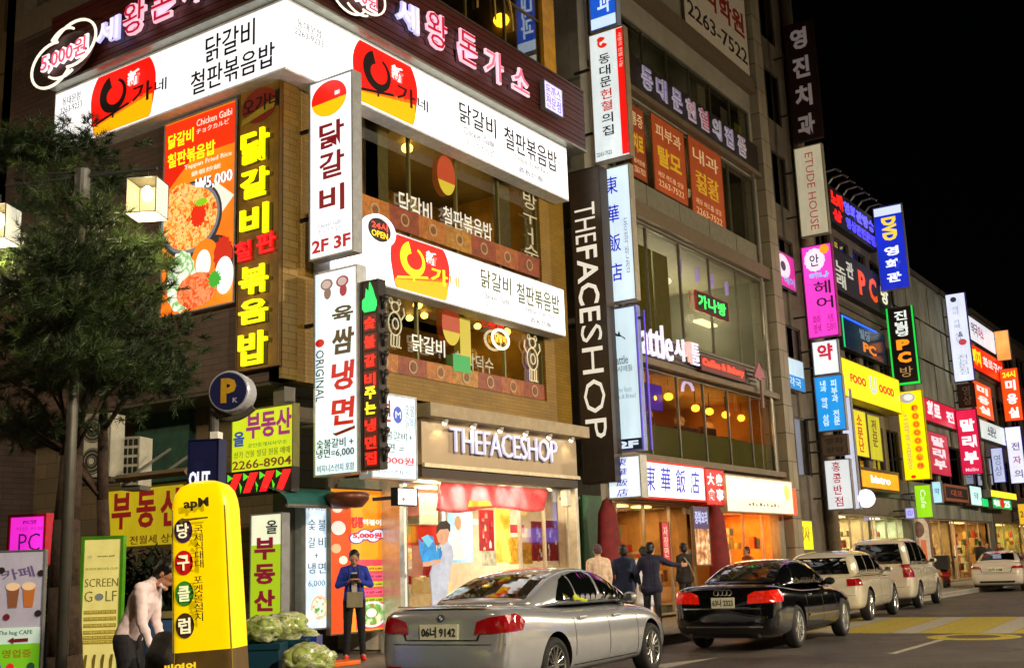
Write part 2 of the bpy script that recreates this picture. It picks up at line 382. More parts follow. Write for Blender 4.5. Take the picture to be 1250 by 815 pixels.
# cast iron manhole cover with a yellow painted rim
q = onZ(1188, 777, 0); t = thing('manhole_cover', 'round manhole cover with a yellow painted rim in the road beside the crossing', 'manhole cover', (q.x, q.y, 0))
g = bmesh.new(); lathe(g, [(.001, .006), (.42, .006), (.45, .002)], 28); obj('lid', g, mat('iron', '#5b4d33', .5, .6, noise=.3, nscale=30), t)
g = bmesh.new(); lathe(g, [(.46, .008), (.78, .008), (.80, .002)], 28); obj('rim', g, yel_p, t)

# ================= corner restaurant building =================
mb = thing('corner_building', 'brown clad four storey corner building wrapped in restaurant signs above a cosmetics shop', 'building', (WX, WY, 0))
street_tile = tiles('ochre_tile', '#94721c', '#876616', '#6a5012', .32, .07, rough=.55, msize=.06)  # yellow cast on this front is put into the tile colour
side_tile = tiles('brown_tile', '#5c4c44', '#4c403a', '#362e2a', .42, .11, rough=.6, msize=.06)
def place(o, loc, rz=0): o.location = loc; o.rotation_euler = (0, 0, rz); return o
def lx(X): return X - WX
x2a, x2b = lx(onY(452, 440, WY).x), lx(onY(667, 470, WY).x)
z2a, z2b = onY(665, 489, WY).z, 6.85
x3a, x3b = lx(onY(440, 200, WY).x), lx(onY(660, 300, WY).x); z3a, z3b = 7.3, 10.0
x4a, x4b = lx(onY(520, 20, WY).x), lx(onY(664, 60, WY).x)
BW = lx(22.15); CB = 4.62
f = facade('wall', mb, BW, 12.9 - CB, [(x2a, x2b, z2a - CB, z2b - CB), (x3a, x3b, z3a - CB, z3b - CB)], street_tile); place(f, (0, 0, CB))
f = facade('wall', mb, 8.4, 12.9 - CB, [], side_tile); place(f, (0, 8.4, CB), -math.pi / 2)
bx('corner_trim', mb, (-.07, .28, -.07, -.002, CB, 9.9), tiles('gold_stone', '#9a7a2c', '#8a6c26', '#5c4818', .35, .12, rough=.5, msize=.05))  # yellow light on the corner is put into the stone colour
bx('soffit', mb, (.02, BW, .32, 2.2, CB - .06, CB + .02), P('#4a463c', .7)); bx('soffit', mb, (.02, 2.2, 2.2, 8.4, CB - .06, CB + .02), P('#4a463c', .7))
# recessed ground floor on the corner and along the side street
bx('lower_wall', mb, (1.0, 3.62, 1.0, 1.2, .15, CB - .07), tiles('lower_wall_tile', '#6b5f4a', '#5e5443', '#332e26', .6, .3, msize=.02))
bx('lower_wall', mb, (1.0, 1.2, 1.2, 8.4, .15, CB - .07), tiles('lower_wall_tile', '#6b5f4a', '#5e5443', '#332e26', .6, .3))
bx('corner_post', mb, (.25, .5, .2, .45, .15, CB - .07), P('#5d5a52', .4, .3))
bx('roof', mb, (0, BW, 0, 8.4, 15.9, 16.2), P('#3b3833'))
bx('back_wall', mb, (0, BW, 8.1, 8.4, .15, 15.9), side_tile); bx('end_wall', mb, (BW - .25, BW, .31, 8.1, .15, 15.9), side_tile)
bx('floor_slab', mb, (.3, BW - .25, .31, 8.1, 12.6, 12.85), P('#3b3833')); bx('floor_slab', mb, (.3, BW - .25, 2.3, 8.1, 6.95, 7.15), P('#3b3833'))
f = facade('upper_side_wall', mb, 8.4, 3.0, [(.6, 3.6, .6, 2.4), (4.5, 7.6, .6, 2.4)], P('#6b6250')); place(f, (0, 8.4, 12.9), -math.pi / 2)
# fourth floor: yellow frames round arched glazing
yel = mat('yellow_cladding', '#d39a12', .45, noise=.2, nscale=3)
f = facade('yellow_cladding', mb, BW, 3.0, [(x4a - 2.2, x4a - .25, .25, 2.6), (x4a, x4b, .12, 2.7)], yel); place(f, (0, .0, 12.9))
wn = window(mb, x4a, x4b, 13.02, 15.6, 3, 2, P('#6e5f2c', .4, .4)); window(mb, x4a - 2.2, x4a - .25, 13.15, 15.5, 2, 2, P('#6e5f2c', .4, .4))
arch = bmesh.new(); cx4 = (x4a + x4b) / 2
tube(arch, [(cx4 + 1.05 * math.cos(a) , .06, 13.6 + 1.5 * math.sin(a)) for a in [math.pi * i / 16 for i in range(17)]], .035, 6)
tube(arch, [(cx4 + .35 * math.cos(a), .06, 13.6 + 1.5 * math.sin(a)) for a in [math.pi * i / 16 for i in range(17)]], .025, 6)
obj('arched_frame', arch, P('#c9a95a', .4, .3), mb)
room(mb, x4a - 2.3, x4b + .1, 12.9, 15.7, 3.2, P('#5d5434'), P('#3a3226'), P('#4d4630'))
def lamp_ball(parent, loc, r, col='#ffc23a', s=9., cord=None, name='pendant_lamp'):
    b = bmesh.new(); ball(b, loc, r, (1, 1, .85), 12, 8)
    o = obj(name, b, E(col, s), parent, smooth=True)
    if cord: c = bmesh.new(); cone(c, (loc[0], loc[1], loc[2] + r * .8), (loc[0], loc[1], cord), .012, .012, 6); obj('cord', c, P('#222222'), o)
    return o
lamp_ball(mb, (lx(onY(612, 25, WY + 1.2).x), 1.2, onY(612, 25, WY + 1.2).z), .2, '#ffb81e', 8, 15.6)
# restaurant rooms behind the glass
wl = mat('restaurant_wall', '#94782c', .8, noise=.3, nscale=1.5)
room(mb, x2a - .1, x2b + .1, z2a - .1, z2b + .1, 2.6, wl, P('#4a3a20'), P('#6a6040'))
room(mb, x3a - .1, x3b + .1, z3a - .1, z3b + .1, 2.6, wl, P('#4a3a20'), P('#6a6040'))
def pend(px, py, dep, r=.09, col='#ffcf52', s=14, top=None):
    p = onY(px, py, WY + dep); lamp_ball(mb, (p.x - WX, dep, p.z), r, col, s, top)
for a in ((497, 181, .7, .12), (527, 195, 1.2, .12), (574, 215, 1.6, .09), (548, 190, 2.0, .08)): pend(*a, top=10.05)
for a in ((510, 372, 1.0, .1), (518, 385, 1.6, .08), (560, 392, 1.8, .07), (583, 398, 1.2, .08), (618, 405, .8, .1), (640, 420, 1.5, .06), (500, 388, 2, .08)): pend(*a, top=6.9)
for k_ in (.2, .55, .88):
    light('POINT', (WX + x2a + (x2b - x2a) * k_, WY + 1.5, 6.2), 26, '#ffc860', .15, name='restaurant_light'); light('POINT', (WX + x3a + (x3b - x3a) * k_, WY + 1.5, 9.2), 26, '#ffcf70', .15, name='restaurant_light')
for i in range(6):   # seat backs, tables and shelving seen through the glass
    xx = x2a + .5 + i * .72; bx('booth_seat', mb, (xx, xx + .5, 1.0, 1.5, z2a - .1, z2a + .35 + .1 * (i % 2)), P(['#5b2f16', '#3f4a20', '#6a4a22'][i % 3])); xx = x3a + .5 + i * .75
    bx('booth_seat', mb, (xx, xx + .5, 1.2, 1.6, z3a - .1, z3a + .75), P(['#5b2f16', '#3f4a20', '#6a4a22'][i % 3]))
for fl, (xa, xb, za, zb) in enumerate(((x2a, x2b, z2a, z2b), (x3a, x3b, z3a, z3b))):
    wn = window(mb, xa, xb, za, zb, 4, 1, P('#6f6b3a', .4, .4))
    n = 7
    for i in range(n):     # orange and red picture band along the foot of the glass
        a = xa + (xb - xa) * i / n; b = xa + (xb - xa) * (i + 1) / n; zt = za + (.36 if fl == 0 else 1.0)
        zb0 = za + .02 if fl == 0 else za + .55
        pc = ['#b06c20', '#8c4020', '#b06c20', '#b07c28', '#8c4020', '#a05820', '#8c4020'][i]
        o = bx('picture_band', mb, (a, b - .004, .045, .06, zb0, zt), mat('band_' + pc, pc, .5, noise=.35, nscale=9))
        ringp(o, (a + b) / 2, (zb0 + zt) / 2, .13, .13, .035, P('#b09a70', .5), y=.042); disc(o, (a + b) / 2 + .02, (zb0 + zt) / 2, .07, .07, P('#7a4a22', .5), y=.043)
    for q_ in (.0, .93) if fl else (.93,):
        bx('blind', mb, (xa + (xb - xa) * (q_ if q_ else .05) - (.0 if q_ else 0), xa + (xb - xa) * (q_ if q_ else .05) + .35, .14, .17, za + .05, zb - .05), P('#8c8a5c', .7))
bx('blind', mb, (x3b - 1.6, x3b - 1.0, .14, .17, z3a + .4, z3b - .05), P('#8a8768', .7)); bx('blind', mb, (x3a + .3, x3a + .95, .14, .17, z3a + .4, z3b - .05), P('#8a8a5a', .7)); bx('blind', mb, (x2a + .25, x2a + .7, .14, .17, z2a + .4, z2b - .05), P('#8a8a5a', .7))
# white lettering and drawings stuck on the glass
def glyph(st, px0, px1, pyt, pyb, col='#f0ecd8', dep=.055, em=.0, off=.01, **k):
    a = onY(px0, (pyt + pyb) / 2, WY + dep); b = onY(px1, (pyt + pyb) / 2, WY + dep); t_ = onY((px0 + px1) / 2, pyt, WY + dep).z; d_ = onY((px0 + px1) / 2, pyb, WY + dep).z
    return text(mb, st, (a.x - WX, b.x - WX, d_, t_), E(col, em) if em else P(col, .5, noise=0), y=dep, th=.006, off=off, name='window_lettering', **k)
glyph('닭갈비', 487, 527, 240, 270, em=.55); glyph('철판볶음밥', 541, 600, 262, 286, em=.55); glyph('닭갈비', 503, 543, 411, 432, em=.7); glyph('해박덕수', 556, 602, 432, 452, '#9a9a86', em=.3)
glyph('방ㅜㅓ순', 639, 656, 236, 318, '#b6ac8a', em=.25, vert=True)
def doodle(px, py, s_, col='#d8c8a0', em=.45):
    c = onY(px, py, WY + .05); X, Z = c.x - WX, c.z; b = bmesh.new()
    for cx_, cz_, rx, rz in ((0, 0, .22, .26), (.02, .38, .13, .11), (-.13, .5, .05, .06), (.15, .5, .05, .06), (.02, 0, .1, .12)):
        tube(b, [(X + s_ * (cx_ + rx * math.cos(i * math.pi / 8)), .05, Z + s_ * (cz_ + rz * math.sin(i * math.pi / 8))) for i in range(17)], .016, 5)
    for sx_ in (-.13, -.04, .07, .15): tube(b, [(X + s_ * sx_, .05, Z - s_ * .24), (X + s_ * (sx_ - .02), .05, Z - s_ * .5), (X + s_ * (sx_ + .05), .05, Z - s_ * .52)], .016, 5)
    for sx_ in (-1, 1): tube(b, [(X + s_ * sx_ * .2, .05, Z + s_ * .1), (X + s_ * sx_ * .34, .05, Z + s_ * .25), (X + s_ * sx_ * .3, .05, Z + s_ * .4)], .016, 5)
    obj('window_drawing', b, E(col, em), mb)
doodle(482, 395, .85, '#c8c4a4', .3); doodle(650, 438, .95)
for px, py, k in ((545, 214, 1.), (551, 396, 1.)):   # round red and yellow stickers in the glass
    c = onY(px, py, WY + .04); X, Z = c.x - WX, c.z
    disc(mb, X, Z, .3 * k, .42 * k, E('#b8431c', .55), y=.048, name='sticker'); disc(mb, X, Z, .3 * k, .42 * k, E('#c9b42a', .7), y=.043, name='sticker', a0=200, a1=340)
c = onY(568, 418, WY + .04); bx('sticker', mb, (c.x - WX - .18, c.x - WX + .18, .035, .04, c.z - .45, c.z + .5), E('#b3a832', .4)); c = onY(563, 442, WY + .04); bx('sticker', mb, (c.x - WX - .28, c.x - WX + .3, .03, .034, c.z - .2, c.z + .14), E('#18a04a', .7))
# neon in the second floor window
c = onY(611, 414, WY + .02); X, Z = c.x - WX, c.z; b = bmesh.new(); tube(b, [(X + .3 * math.cos(i * math.pi / 10), .02, Z + .2 * math.sin(i * math.pi / 10)) for i in range(21)], .03, 6); obj('neon_ring', b, E('#fff0c0', 2.2), mb)
text(mb, '닭갈비', (X - .2, X + .2, Z - .08, Z + .1), E('#ffc02a', 1.6), y=.02, off=.02, name='neon_lettering'); text(mb, '오가네', (X - .42, X + .12, Z + .22, Z + .42), E('#ff1820', 2.), y=.02, off=.02, name='neon_lettering')
# ---- red sun restaurant logo on a lit panel
def sun_logo(parent, x0, x1, z0, z1, y=-.0135, style='brush', g=1.0, nm='logo', rx=None):
    w_, h_ = x1 - x0, z1 - z0; cx_, cz_ = (x0 + x1) / 2, (z0 + z1) / 2
    clip = lambda z: min(max(z, z0), z1)
    pts = []
    for i in range(60):
        a = 2 * math.pi * i / 60; r = 1 + .02 * math.sin(7 * a); pts.append((cx_ + w_ / 2 * r * math.cos(a), clip(cz_ + h_ * .9 * r * math.sin(a))))
    poly(parent, pts, E('#f01408', g), y, .003, nm)
    low = [p for p in pts if True]
    band = []
    n = 22
    for i in range(n + 1):   # yellow ground with a slanting brushed edge
        u = i / n; x = x0 + w_ * (.06 + .9 * u); dz = math.sqrt(max(0, 1 - ((x - cx_) / (w_ / 2)) ** 2)) * h_ * .9
        band.append((x, max(z0, min(z1, z0 + h_ * (.16 + .2 * u + .05 * math.sin(u * 3)), cz_ + dz))))
    for i in range(n, -1, -1):
        u = i / n; x = x0 + w_ * (.06 + .9 * u); dz = math.sqrt(max(0, 1 - ((x - cx_) / (w_ / 2)) ** 2)) * h_ * .9
        band.append((x, max(z0, cz_ - dz)))
    poly(parent, band, E('#ffb400', g), y - .004, .003, nm)
    for i in range(9):
        u = (i + .5) / 9; x = x0 + w_ * (.1 + .8 * u); z = z0 + h_ * (.17 + .2 * u); poly(parent, [(x - w_ * .05, z - h_ * .02), (x + w_ * .05, z + h_ * .0), (x + w_ * .06, z + h_ * .04), (x - w_ * .03, z + h_ * .05)], E('#ff6a10', g), y - .007, .002, nm)
    ink = E('#180604', .9) if style == 'brush' else E('#ffd21a', 1.3)
    ink = P('#120505', .5, noise=0) if style == 'brush' else E('#ffd21a', 1.3)
    # brush stroked ring of the first letter: thick at top left, thinning round
    A = []; B = []
    for i in range(25):
        a = math.radians(110 + i * 13.2); th = w_ * (.055 * (1 - i / 25) + .012)
        A.append((cx_ - w_ * .13 + (w_ * .17 + th) * math.cos(a), cz_ + h_ * .1 + (h_ * .24 + th) * math.sin(a))); B.append((cx_ - w_ * .13 + (w_ * .17 - th) * math.cos(a), cz_ + h_ * .1 + (h_ * .24 - th) * math.sin(a)))
    poly(parent, A + B[::-1], ink, y - .010, .003, 'lettering')
    poly(parent, [(cx_ - w_ * .42, cz_ - h_ * .33), (cx_ + w_ * .12, cz_ - h_ * .17), (cx_ + w_ * .1, cz_ - h_ * .13), (cx_ - w_ * .4, cz_ - h_ * .28)], ink, y - .010, .003, 'lettering')
    poly(parent, [(cx_ - w_ * .14, cz_ - h_ * .15), (cx_ - w_ * .11, cz_ - h_ * .15), (cx_ - w_ * .12, cz_ - h_ * .3), (cx_ - w_ * .15, cz_ - h_ * .3)], ink, y - .012, .003, 'lettering')
    text(parent, '가', (cx_ + w_ * .16, cx_ + w_ * .46, cz_ - h_ * .22, cz_ + h_ * .1), ink, y=y - .010, off=.01 if style == 'brush' else .03)
    text(parent, '新', (cx_ + w_ * .08, cx_ + w_ * .26, cz_ + h_ * .12, cz_ + h_ * .38), E('#fff4f0', 1.2), y=y - .010, off=.02)
    text(parent, '네', (x1 + w_ * .0, x1 + w_ * .17, cz_ - h_ * .16, cz_ + h_ * .04), ink if style == 'brush' else E('#e0a010', 1), y=y - .010, off=.0)
def merge(a, b):
    bpy.context.view_layer.update(); r = a.matrix_world.inverted() @ b.matrix_world
    for ch in list(b.children): ch.parent = a; ch.matrix_basis = r @ ch.matrix_basis
    bpy.data.objects.remove(b)
SX, SY = 12.66, 12.78
zt, zb = onY(693, 182, SY).z, onY(693, 245, SY).z
def strip_sign(kind, label, cat, zlo, zhi, sx, sy, pxr, Yl, case='#e6ebf2', face=None, glow=1.3, depth=.4):
    """sign that wraps the building corner: returns street half and side half sharing one thing"""
    Xr = onY(pxr[0], pxr[1], sy).x
    out = []
    t = thing(kind, label, cat, (sx, sy, zlo)); H = zhi - zlo
    W = Xr - sx; V = Yl - sy
    b = bmesh.new(); box(b, 0, W, 0, depth, 0, H); box(b, 0, depth, depth + .001, V, 0, H); obj('cabinet', b, P(case, .5), t)
    return t, W, V, H
wt, W_, V_, H_ = strip_sign('lightbox_sign', 'long white lightbox with red sun logos wrapping the building corner below the brown boards', 'sign', zb, zt, SX, SY, (693, 213), onX(66, 150, SX).y, depth=.38)
wf = mat('backlit_wrap', '#f4f6ff', .4, emit=1.08, noise=.07, nscale=1.1, nstretch=(1.6, 1.6, .5))
bx('face_panel', wt, (.0, W_ - .04, -.012, -.002, .04, H_ - .05), wf)
side = link(bpy.data.objects.new('side_face', None), None)
class Loc:      # local frame helper for the side street half
    def __init__(s, parent, V): s.p = parent; s.V = V
wl_t = thing('tmp', 'tmp tmp tmp tmp', 'tmp', (SX, SY + V_, zb), -math.pi / 2)
bx('face_panel', wl_t, (.04, V_ - .0, -.012, -.002, .04, H_ - .05), wf)
def fx(px, py): return onY(px, py, SY).x - SX
def fl(px, py): return (SY + V_) - onX(px, py, SX).y
ink = P('#15120f', .5, noise=0)
sun_logo(wt, fx(430, 60), fx(509, 140), .05, H_ - .06, style='brush')
text(wt, '닭갈비', (fx(560, 140), fx(605, 170), H_ * .48, H_ * .82), ink, y=-.016, off=.006); text(wt, '철판볶음밥', (fx(615, 175), fx(679, 200), H_ * .42, H_ * .80), ink, y=-.016, off=.006)
gk = P('#9aa0a8', .5, noise=0)
text(wt, 'Chicken Galbi', (fx(565, 160), fx(602, 170), H_ * .31, H_ * .43), gk, y=-.016); text(wt, 'チョクカルビ', (fx(568, 170), fx(602, 180), H_ * .14, H_ * .25), gk, y=-.016)
text(wt, 'Teppan Fried Rice', (fx(627, 190), fx(668, 205), H_ * .27, H_ * .38), gk, y=-.016); text(wt, '鉄板炒飯', (fx(632, 195), fx(662, 210), H_ * .1, H_ * .21), gk, y=-.016)
text(wt, '동대문점\n2263-9233', (fx(359, 20), fx(394, 45), H_ * .55, H_ * .78), gk, y=-.016)
sun_logo(wl_t, fl(112, 130), fl(190, 120), .05, H_ - .06, style='brush')
text(wl_t, '닭갈비', (fl(252, 60), fl(312, 45), H_ * .50, H_ * .88), ink, y=-.016, off=.006); text(wl_t, '철판볶음밥', (fl(234, 100), fl(336, 80), H_ * .1, H_ * .44), ink, y=-.016, off=.006)
text(wl_t, '동대문점\n2263-9233', (fl(75, 130), fl(101, 128), H_ * .60, H_ * .86), gk, y=-.016)
for xx in (W_ * .33, W_ * .66): bx('film_seam', wt, (xx, xx + .008, -.0135, -.0125, .04, H_ - .05), P('#b8bac0', .5))
for xx in (V_ * .5,): bx('film_seam', wl_t, (xx, xx + .008, -.0135, -.0125, .04, H_ - .05), P('#b8bac0', .5))
merge(wt, wl_t); bpy.data.objects.remove(side)
# brown board band above with neon letters
BX_, BY_ = 12.5, 12.62
bz0 = zt + .06; bz1 = onY(700, 108, BY_).z
bt, W2, V2, H2 = strip_sign('board_fascia', 'dark red brown board fascia above the white lightbox, carrying neon letters', 'fascia', bz0, bz1, BX_, BY_, (712, 150), onX(62, 100, BX_).y, case='#2e1410', depth=.5)
plank = mat('dark_red_boards', '#4a1f1a', .45, noise=.35, nscale=5, nstretch=(.4, .4, 9), bump=.2)
nb = 12; hb = H2 / nb
for i in range(nb):
    o = bx('board', bt, (-.03 - .004 * (i % 2), W2, -.034 - .004 * (i % 3), -.003, i * hb + .006, (i + 1) * hb - .006), plank); bx('board', bt, (-.034 - .004 * (i % 3), -.003, -.001, V2, i * hb + .006, (i + 1) * hb - .006), plank)
bx('trim', bt, (-.06, W2, -.06, .5, -.05, -.002), P('#9a9c90', .4, .5)); bx('trim', bt, (-.06, .5, .51, V2, -.05, -.002), P('#9a9c90', .4, .5)); bx('trim', bt, (-.06, W2, -.06, .5, H2 + .002, H2 + .05), P('#5a4a40', .4, .5))
def neon_glyph(st, frame, x0, x1, yt, yb, oc='#ffb8cc', ic='#c01838', lab='', s=1.1, og=1.05):
    S_ = thing('neon_letter', lab, 'neon letter', (0, 0, 0), 0 if frame == 'S' else -math.pi / 2)
    ym, xm = (yt + yb) / 2, (x0 + x1) / 2
    if frame == 'S':
        Y = BY_ - .16; a = onY(x0, ym, Y); b = onY(x1, ym, Y); t_ = onY(xm, yt, Y).z; d_ = onY(xm, yb, Y).z; S_.location = (a.x, Y, d_); w_ = b.x - a.x
    else:
        X = BX_ - .16; a = onX(x0, ym, X); b = onX(x1, ym, X); t_ = onX(xm, yt, X).z; d_ = onX(xm, yb, X).z; S_.location = (X, a.y, d_); w_ = a.y - b.y
    h_ = t_ - d_
    text(S_, st, (0, w_, 0, h_), P('#2a1414', .5), y=.118, th=.004, off=.05, name='letter_back'); text(S_, st, (.0, w_, .0, h_), E(oc, og), y=.03, th=.05, off=.045, name='letter_body')
    text(S_, st, (w_ * .04, w_ * .96, h_ * .04, h_ * .96), E(ic, s), y=-.03, th=.01, off=.0, name='letter_tube')
    b = bmesh.new()
    for k in (.3, .7): cone(b, (w_ * k, .13, h_ * .5), (w_ * k, .03, h_ * .5), .012, .012, 6)
    obj('bracket', b, P('#3a3a3a'), S_)
    return S_
nl = 'neon letter on the brown boards, '
for st, fr, a, b, c_, d_, oc, ic, lb in (
    ('왕', 'S', 520, 545, 16, 60, '#ffc0d0', '#b01030', 'pink edged red neon letter with a round foot, fourth floor boards facing the street'),
    ('돈', 'S', 559, 582, 40, 79, '#ffc0d0', '#b01030', 'pink edged red neon letter third from the left on the street side boards'),
    ('가', 'S', 591, 614, 62, 99, '#ffd0dc', '#e06880', 'pale pink neon letter of two tall strokes on the street side boards'),
    ('소', 'S', 625, 645, 84, 113, '#ffd0dc', '#e06880', 'small pale pink neon letter, last before the lilac plaque on the boards'),
    ('왕', 'L', 151, 178, 2, 42, '#ffc0d0', '#b01030', 'pink edged red neon letter beside the lilac one on the side street boards'),
    ('세', 'L', 118, 146, 24, 53, '#c8c0ff', '#e8e4ff', 'lilac neon letter right of the price ring on the side street boards'),
    ('돈', 'L', 186, 213, -16, 24, '#ffc0d0', '#b01030', 'pink edged red neon letter cut by the top edge, side street boards'),
    ('가', 'L', 222, 246, -38, 5, '#ffd0dc', '#e06880', 'pale pink neon letter just below the top edge, side street boards')):
    neon_glyph(st, fr, a, b, c_, d_, oc, ic, lb)
neon_glyph('세', 'S', 483, 511, 3, 36, '#c8c0ff', '#e8e4ff', 'lilac neon letter beside the neon ring on the street side boards')
S1 = Sign('neon_plaque', 'lilac glowing plaque at the right end of the brown boards', 'S', BY_ - .16, 664, 686, 104, 138, depth=.1, face='#c8c0ff', glow=1.3, border=.02)
S1.T('돈까스\n전문점', .1, .9, .12, .9, '#8078d8', .9)
def price_ring(frame, x0, x1, yt, yb, lab):
    ym, xm = (yt + yb) / 2, (x0 + x1) / 2
    if frame == 'S': Y = BY_ - .3; a = onY(x0, ym, Y); b = onY(x1, ym, Y); T_ = onY(xm, yt, Y).z; D_ = onY(xm, yb, Y).z; loc = (a.x, Y, D_); w_ = b.x - a.x; rz = 0
    else: X = BX_ - .3; a = onX(x0, ym, X); b = onX(x1, ym, X); T_ = onX(xm, yt, X).z; D_ = onX(xm, yb, X).z; loc = (X, a.y, D_); w_ = a.y - b.y; rz = -math.pi / 2
    h_ = T_ - D_; t = thing('neon_price_ring', lab, 'neon sign', loc, rz)
    def loop(cx, cz, rx, rz_, a0, a1, y=0): return [(w_ * (cx + rx * math.cos(math.radians(a0 + (a1 - a0) * i / 20))), y, h_ * (cz + rz_ * math.sin(math.radians(a0 + (a1 - a0) * i / 20)))) for i in range(21)]
    b = bmesh.new()
    for L_ in (loop(.32, .40, .32, .36, 75, 330), loop(.66, .60, .34, .36, -105, 150), loop(.50, .42, .3, .5, 60, 130), loop(.5, .52, .32, .4, 230, 300)): tube(b, L_, w_ * .014, 6)
    obj('neon_tube', b, E('#fff4dc', 1.15), t)
    poly(t, [(w_ * (.5 + .42 * math.cos(i * .2618)), h_ * (.5 + .36 * math.sin(i * .2618))) for i in range(24)], P('#3a1414', .5), y=.1, th=.02, name='back_plate')
    text(t, '5,000원', (w_ * .13, w_ * .87, h_ * .3, h_ * .68), E('#ffe8ea', 1.4), y=.05, th=.03, off=.075, rot=0); text(t, '5,000원', (w_ * .15, w_ * .85, h_ * .33, h_ * .65), E('#e05068', 1.2), y=.0, th=.01, off=.01)
    b = bmesh.new(); cone(b, (w_ * .5, .27, h_ * .5), (w_ * .5, .1, h_ * .5), .02, .02, 6); obj('bracket', b, P('#333333'), t)
price_ring('L', 40, 116, 30, 102, 'white neon loops round a red 5,000 price, left end of the boards')
price_ring('S', 404, 470, -38, 24, 'white neon loops round a red price, cut by the top edge')
# second lightbox over the second floor windows
s = Sign('lightbox_sign', 'white lightbox with yellow lettered sun logo between second and third floor windows', 'S', SY, 402, 687, 300, 362, depth=.36, glow=1.3, face='#f0f3fa', border=.02)
zt2, zb2 = onY(687, 353, SY).z, onY(687, 410, SY).z
for ch in list(s.t.children): bpy.data.objects.remove(ch)
s.t.location.z = zb2; s.H = zt2 - zb2; X0 = s.t.location.x
bx('cabinet', s.t, (0, s.W, 0, .36, 0, s.H), P('#b8bcc2', .5)); bx('face_panel', s.t, (.03, s.W - .03, -.012, -.002, .03, s.H - .03), wf)
def f2(px, py): return onY(px, py, SY).x - X0
sun_logo(s.t, f2(476, 300), f2(548, 340), .04, s.H - .04, style='yellow')
text(s.t, '닭갈비', (f2(586, 340), f2(623, 350), s.H * .5, s.H * .86), P('#5b6a2a', .5, noise=0), y=-.016, off=.008); text(s.t, '철판볶음밥', (f2(630, 355), f2(682, 370), s.H * .42, s.H * .82), P('#5b6a2a', .5, noise=0), y=-.016, off=.008)
text(s.t, 'Chicken Galbi', (f2(588, 350), f2(620, 360), s.H * .3, s.H * .42), gk, y=-.016); text(s.t, 'チョクカルビ', (f2(592, 350), f2(618, 360), s.H * .12, s.H * .24), gk, y=-.016); text(s.t, 'Teppan Fried Rice', (f2(640, 370), f2(676, 380), s.H * .26, s.H * .38), gk, y=-.016); text(s.t, '鉄板炒飯', (f2(646, 370), f2(672, 385), s.H * .08, s.H * .2), gk, y=-.016)
# round 24 hour badge standing on the left end of that lightbox
s = Sign('round_badge', 'round white badge with dark centre at the left end of the lower lightbox', 'S', SY - .12, 440, 478, 263, 302, depth=.1, glow=0, face='#333333', border=.01)
for ch in list(s.t.children): bpy.data.objects.remove(ch)
disc(s.t, s.W / 2, s.H / 2, s.W / 2, s.H / 2, E('#f4f2ff', 1.2), y=0, th=.1, name='cabinet'); disc(s.t, s.W * .46, s.H / 2, s.W * .36, s.H * .36, P('#2a1a14', .5), y=-.102, name='print')
text(s.t, '24시', (s.W * .2, s.W * .72, s.H * .5, s.H * .74), E('#ff5040', 1.2), y=-.107, off=.02); text(s.t, 'OPEN', (s.W * .2, s.W * .72, s.H * .26, s.H * .46), E('#ffd020', 1.2), y=-.107, off=.02)
# ---- food poster on the side wall
FPm = 13.05 - .12
s = Sign('food_poster', 'large lit orange poster of fried rice in a black pan on the side wall', 'L', FPm, 199, 288, 137, 379, depth=.1, face=multi('poster_orange', [(.3, '#f06408'), (.7, '#ff8a10')], .8, emit=1.0), border=.03, case='#9a9a9a')
s.t.location.x = FPm
s.panel(.02, .98, .78, .985, '#e83008', 1.0); poly(s.t, [(s.W * .02, s.H * .79), (s.W * .45, s.H * .79), (s.W * .02, s.H * .62)], E('#e02008', 1), y=-.0125, name='print')
s.T('닭갈비', .06, .42, .855, .93, '#f4f01a', 1.2, off=.02); s.T('철판볶음밥', .06, .72, .755, .83, '#f4f01a', 1.2, off=.02)
s.T('Chicken Galbi', .46, .94, .925, .96, '#ffe8d0', 1); s.T('チョクカルビ', .46, .9, .885, .912, '#ffe8d0', 1); s.T('Teppan Fried Rice', .30, .94, .715, .745, '#ffe8d0', 1); s.T('鉄板炒飯', .4, .8, .675, .70, '#ffe8d0', 1)
s.T('₩5,000', .46, .96, .585, .655, '#202020', 0, off=.05); s.T('₩5,000', .46, .96, .585, .655, '#ffffff', 1.2, off=.015, y=-.022)
rice = multi('fried_rice', [(.3, '#c8300a'), (.42, '#f07018'), (.5, '#ffb050'), (.58, '#f4d088'), (.66, '#e84810'), (.75, '#a0c030')], 9, emit=.95, detail=7, dist=1)
poly(s.t, [(s.W * .62, s.H * .36), (s.W * .98, s.H * .52), (s.W * .72, s.H * .62)], E('#f4ead8', 1), y=-.0145, name='print'); poly(s.t, [(s.W * .02, s.H * .35), (s.W * .25, s.H * .28), (s.W * .04, s.H * .22)], E('#ffa018', 1), y=-.0145, name='print')
s.disc(.40, .46, .43, .19, '#30343a', .6, y=-.018); s.disc(.40, .465, .40, .175, '#8a9098', .6, y=-.022); s.disc(.40, .465, .37, .155, rice, y=-.026); s.disc(.28, .58, .2, .075, rice, y=-.030, wob=.06)
s.disc(.52, .47, .10, .06, '#e02808', 1, y=-.034, wob=.12); s.disc(.56, .53, .08, .02, '#8cc820', 1, y=-.037, wob=.2)
s.disc(.72, .22, .27, .13, '#303030', .6, y=-.0145)
veg = multi('vegetables', [(.3, '#f4f0e0'), (.45, '#e8f4e4'), (.52, '#50b040'), (.6, '#f8f8f0'), (.7, '#c8e8d0')], 4, emit=.95)
meat = multi('spiced_meat', [(.3, '#b82008'), (.45, '#f06428'), (.55, '#ff9868'), (.7, '#e03410')], 8, emit=.95, detail=6, dist=1)
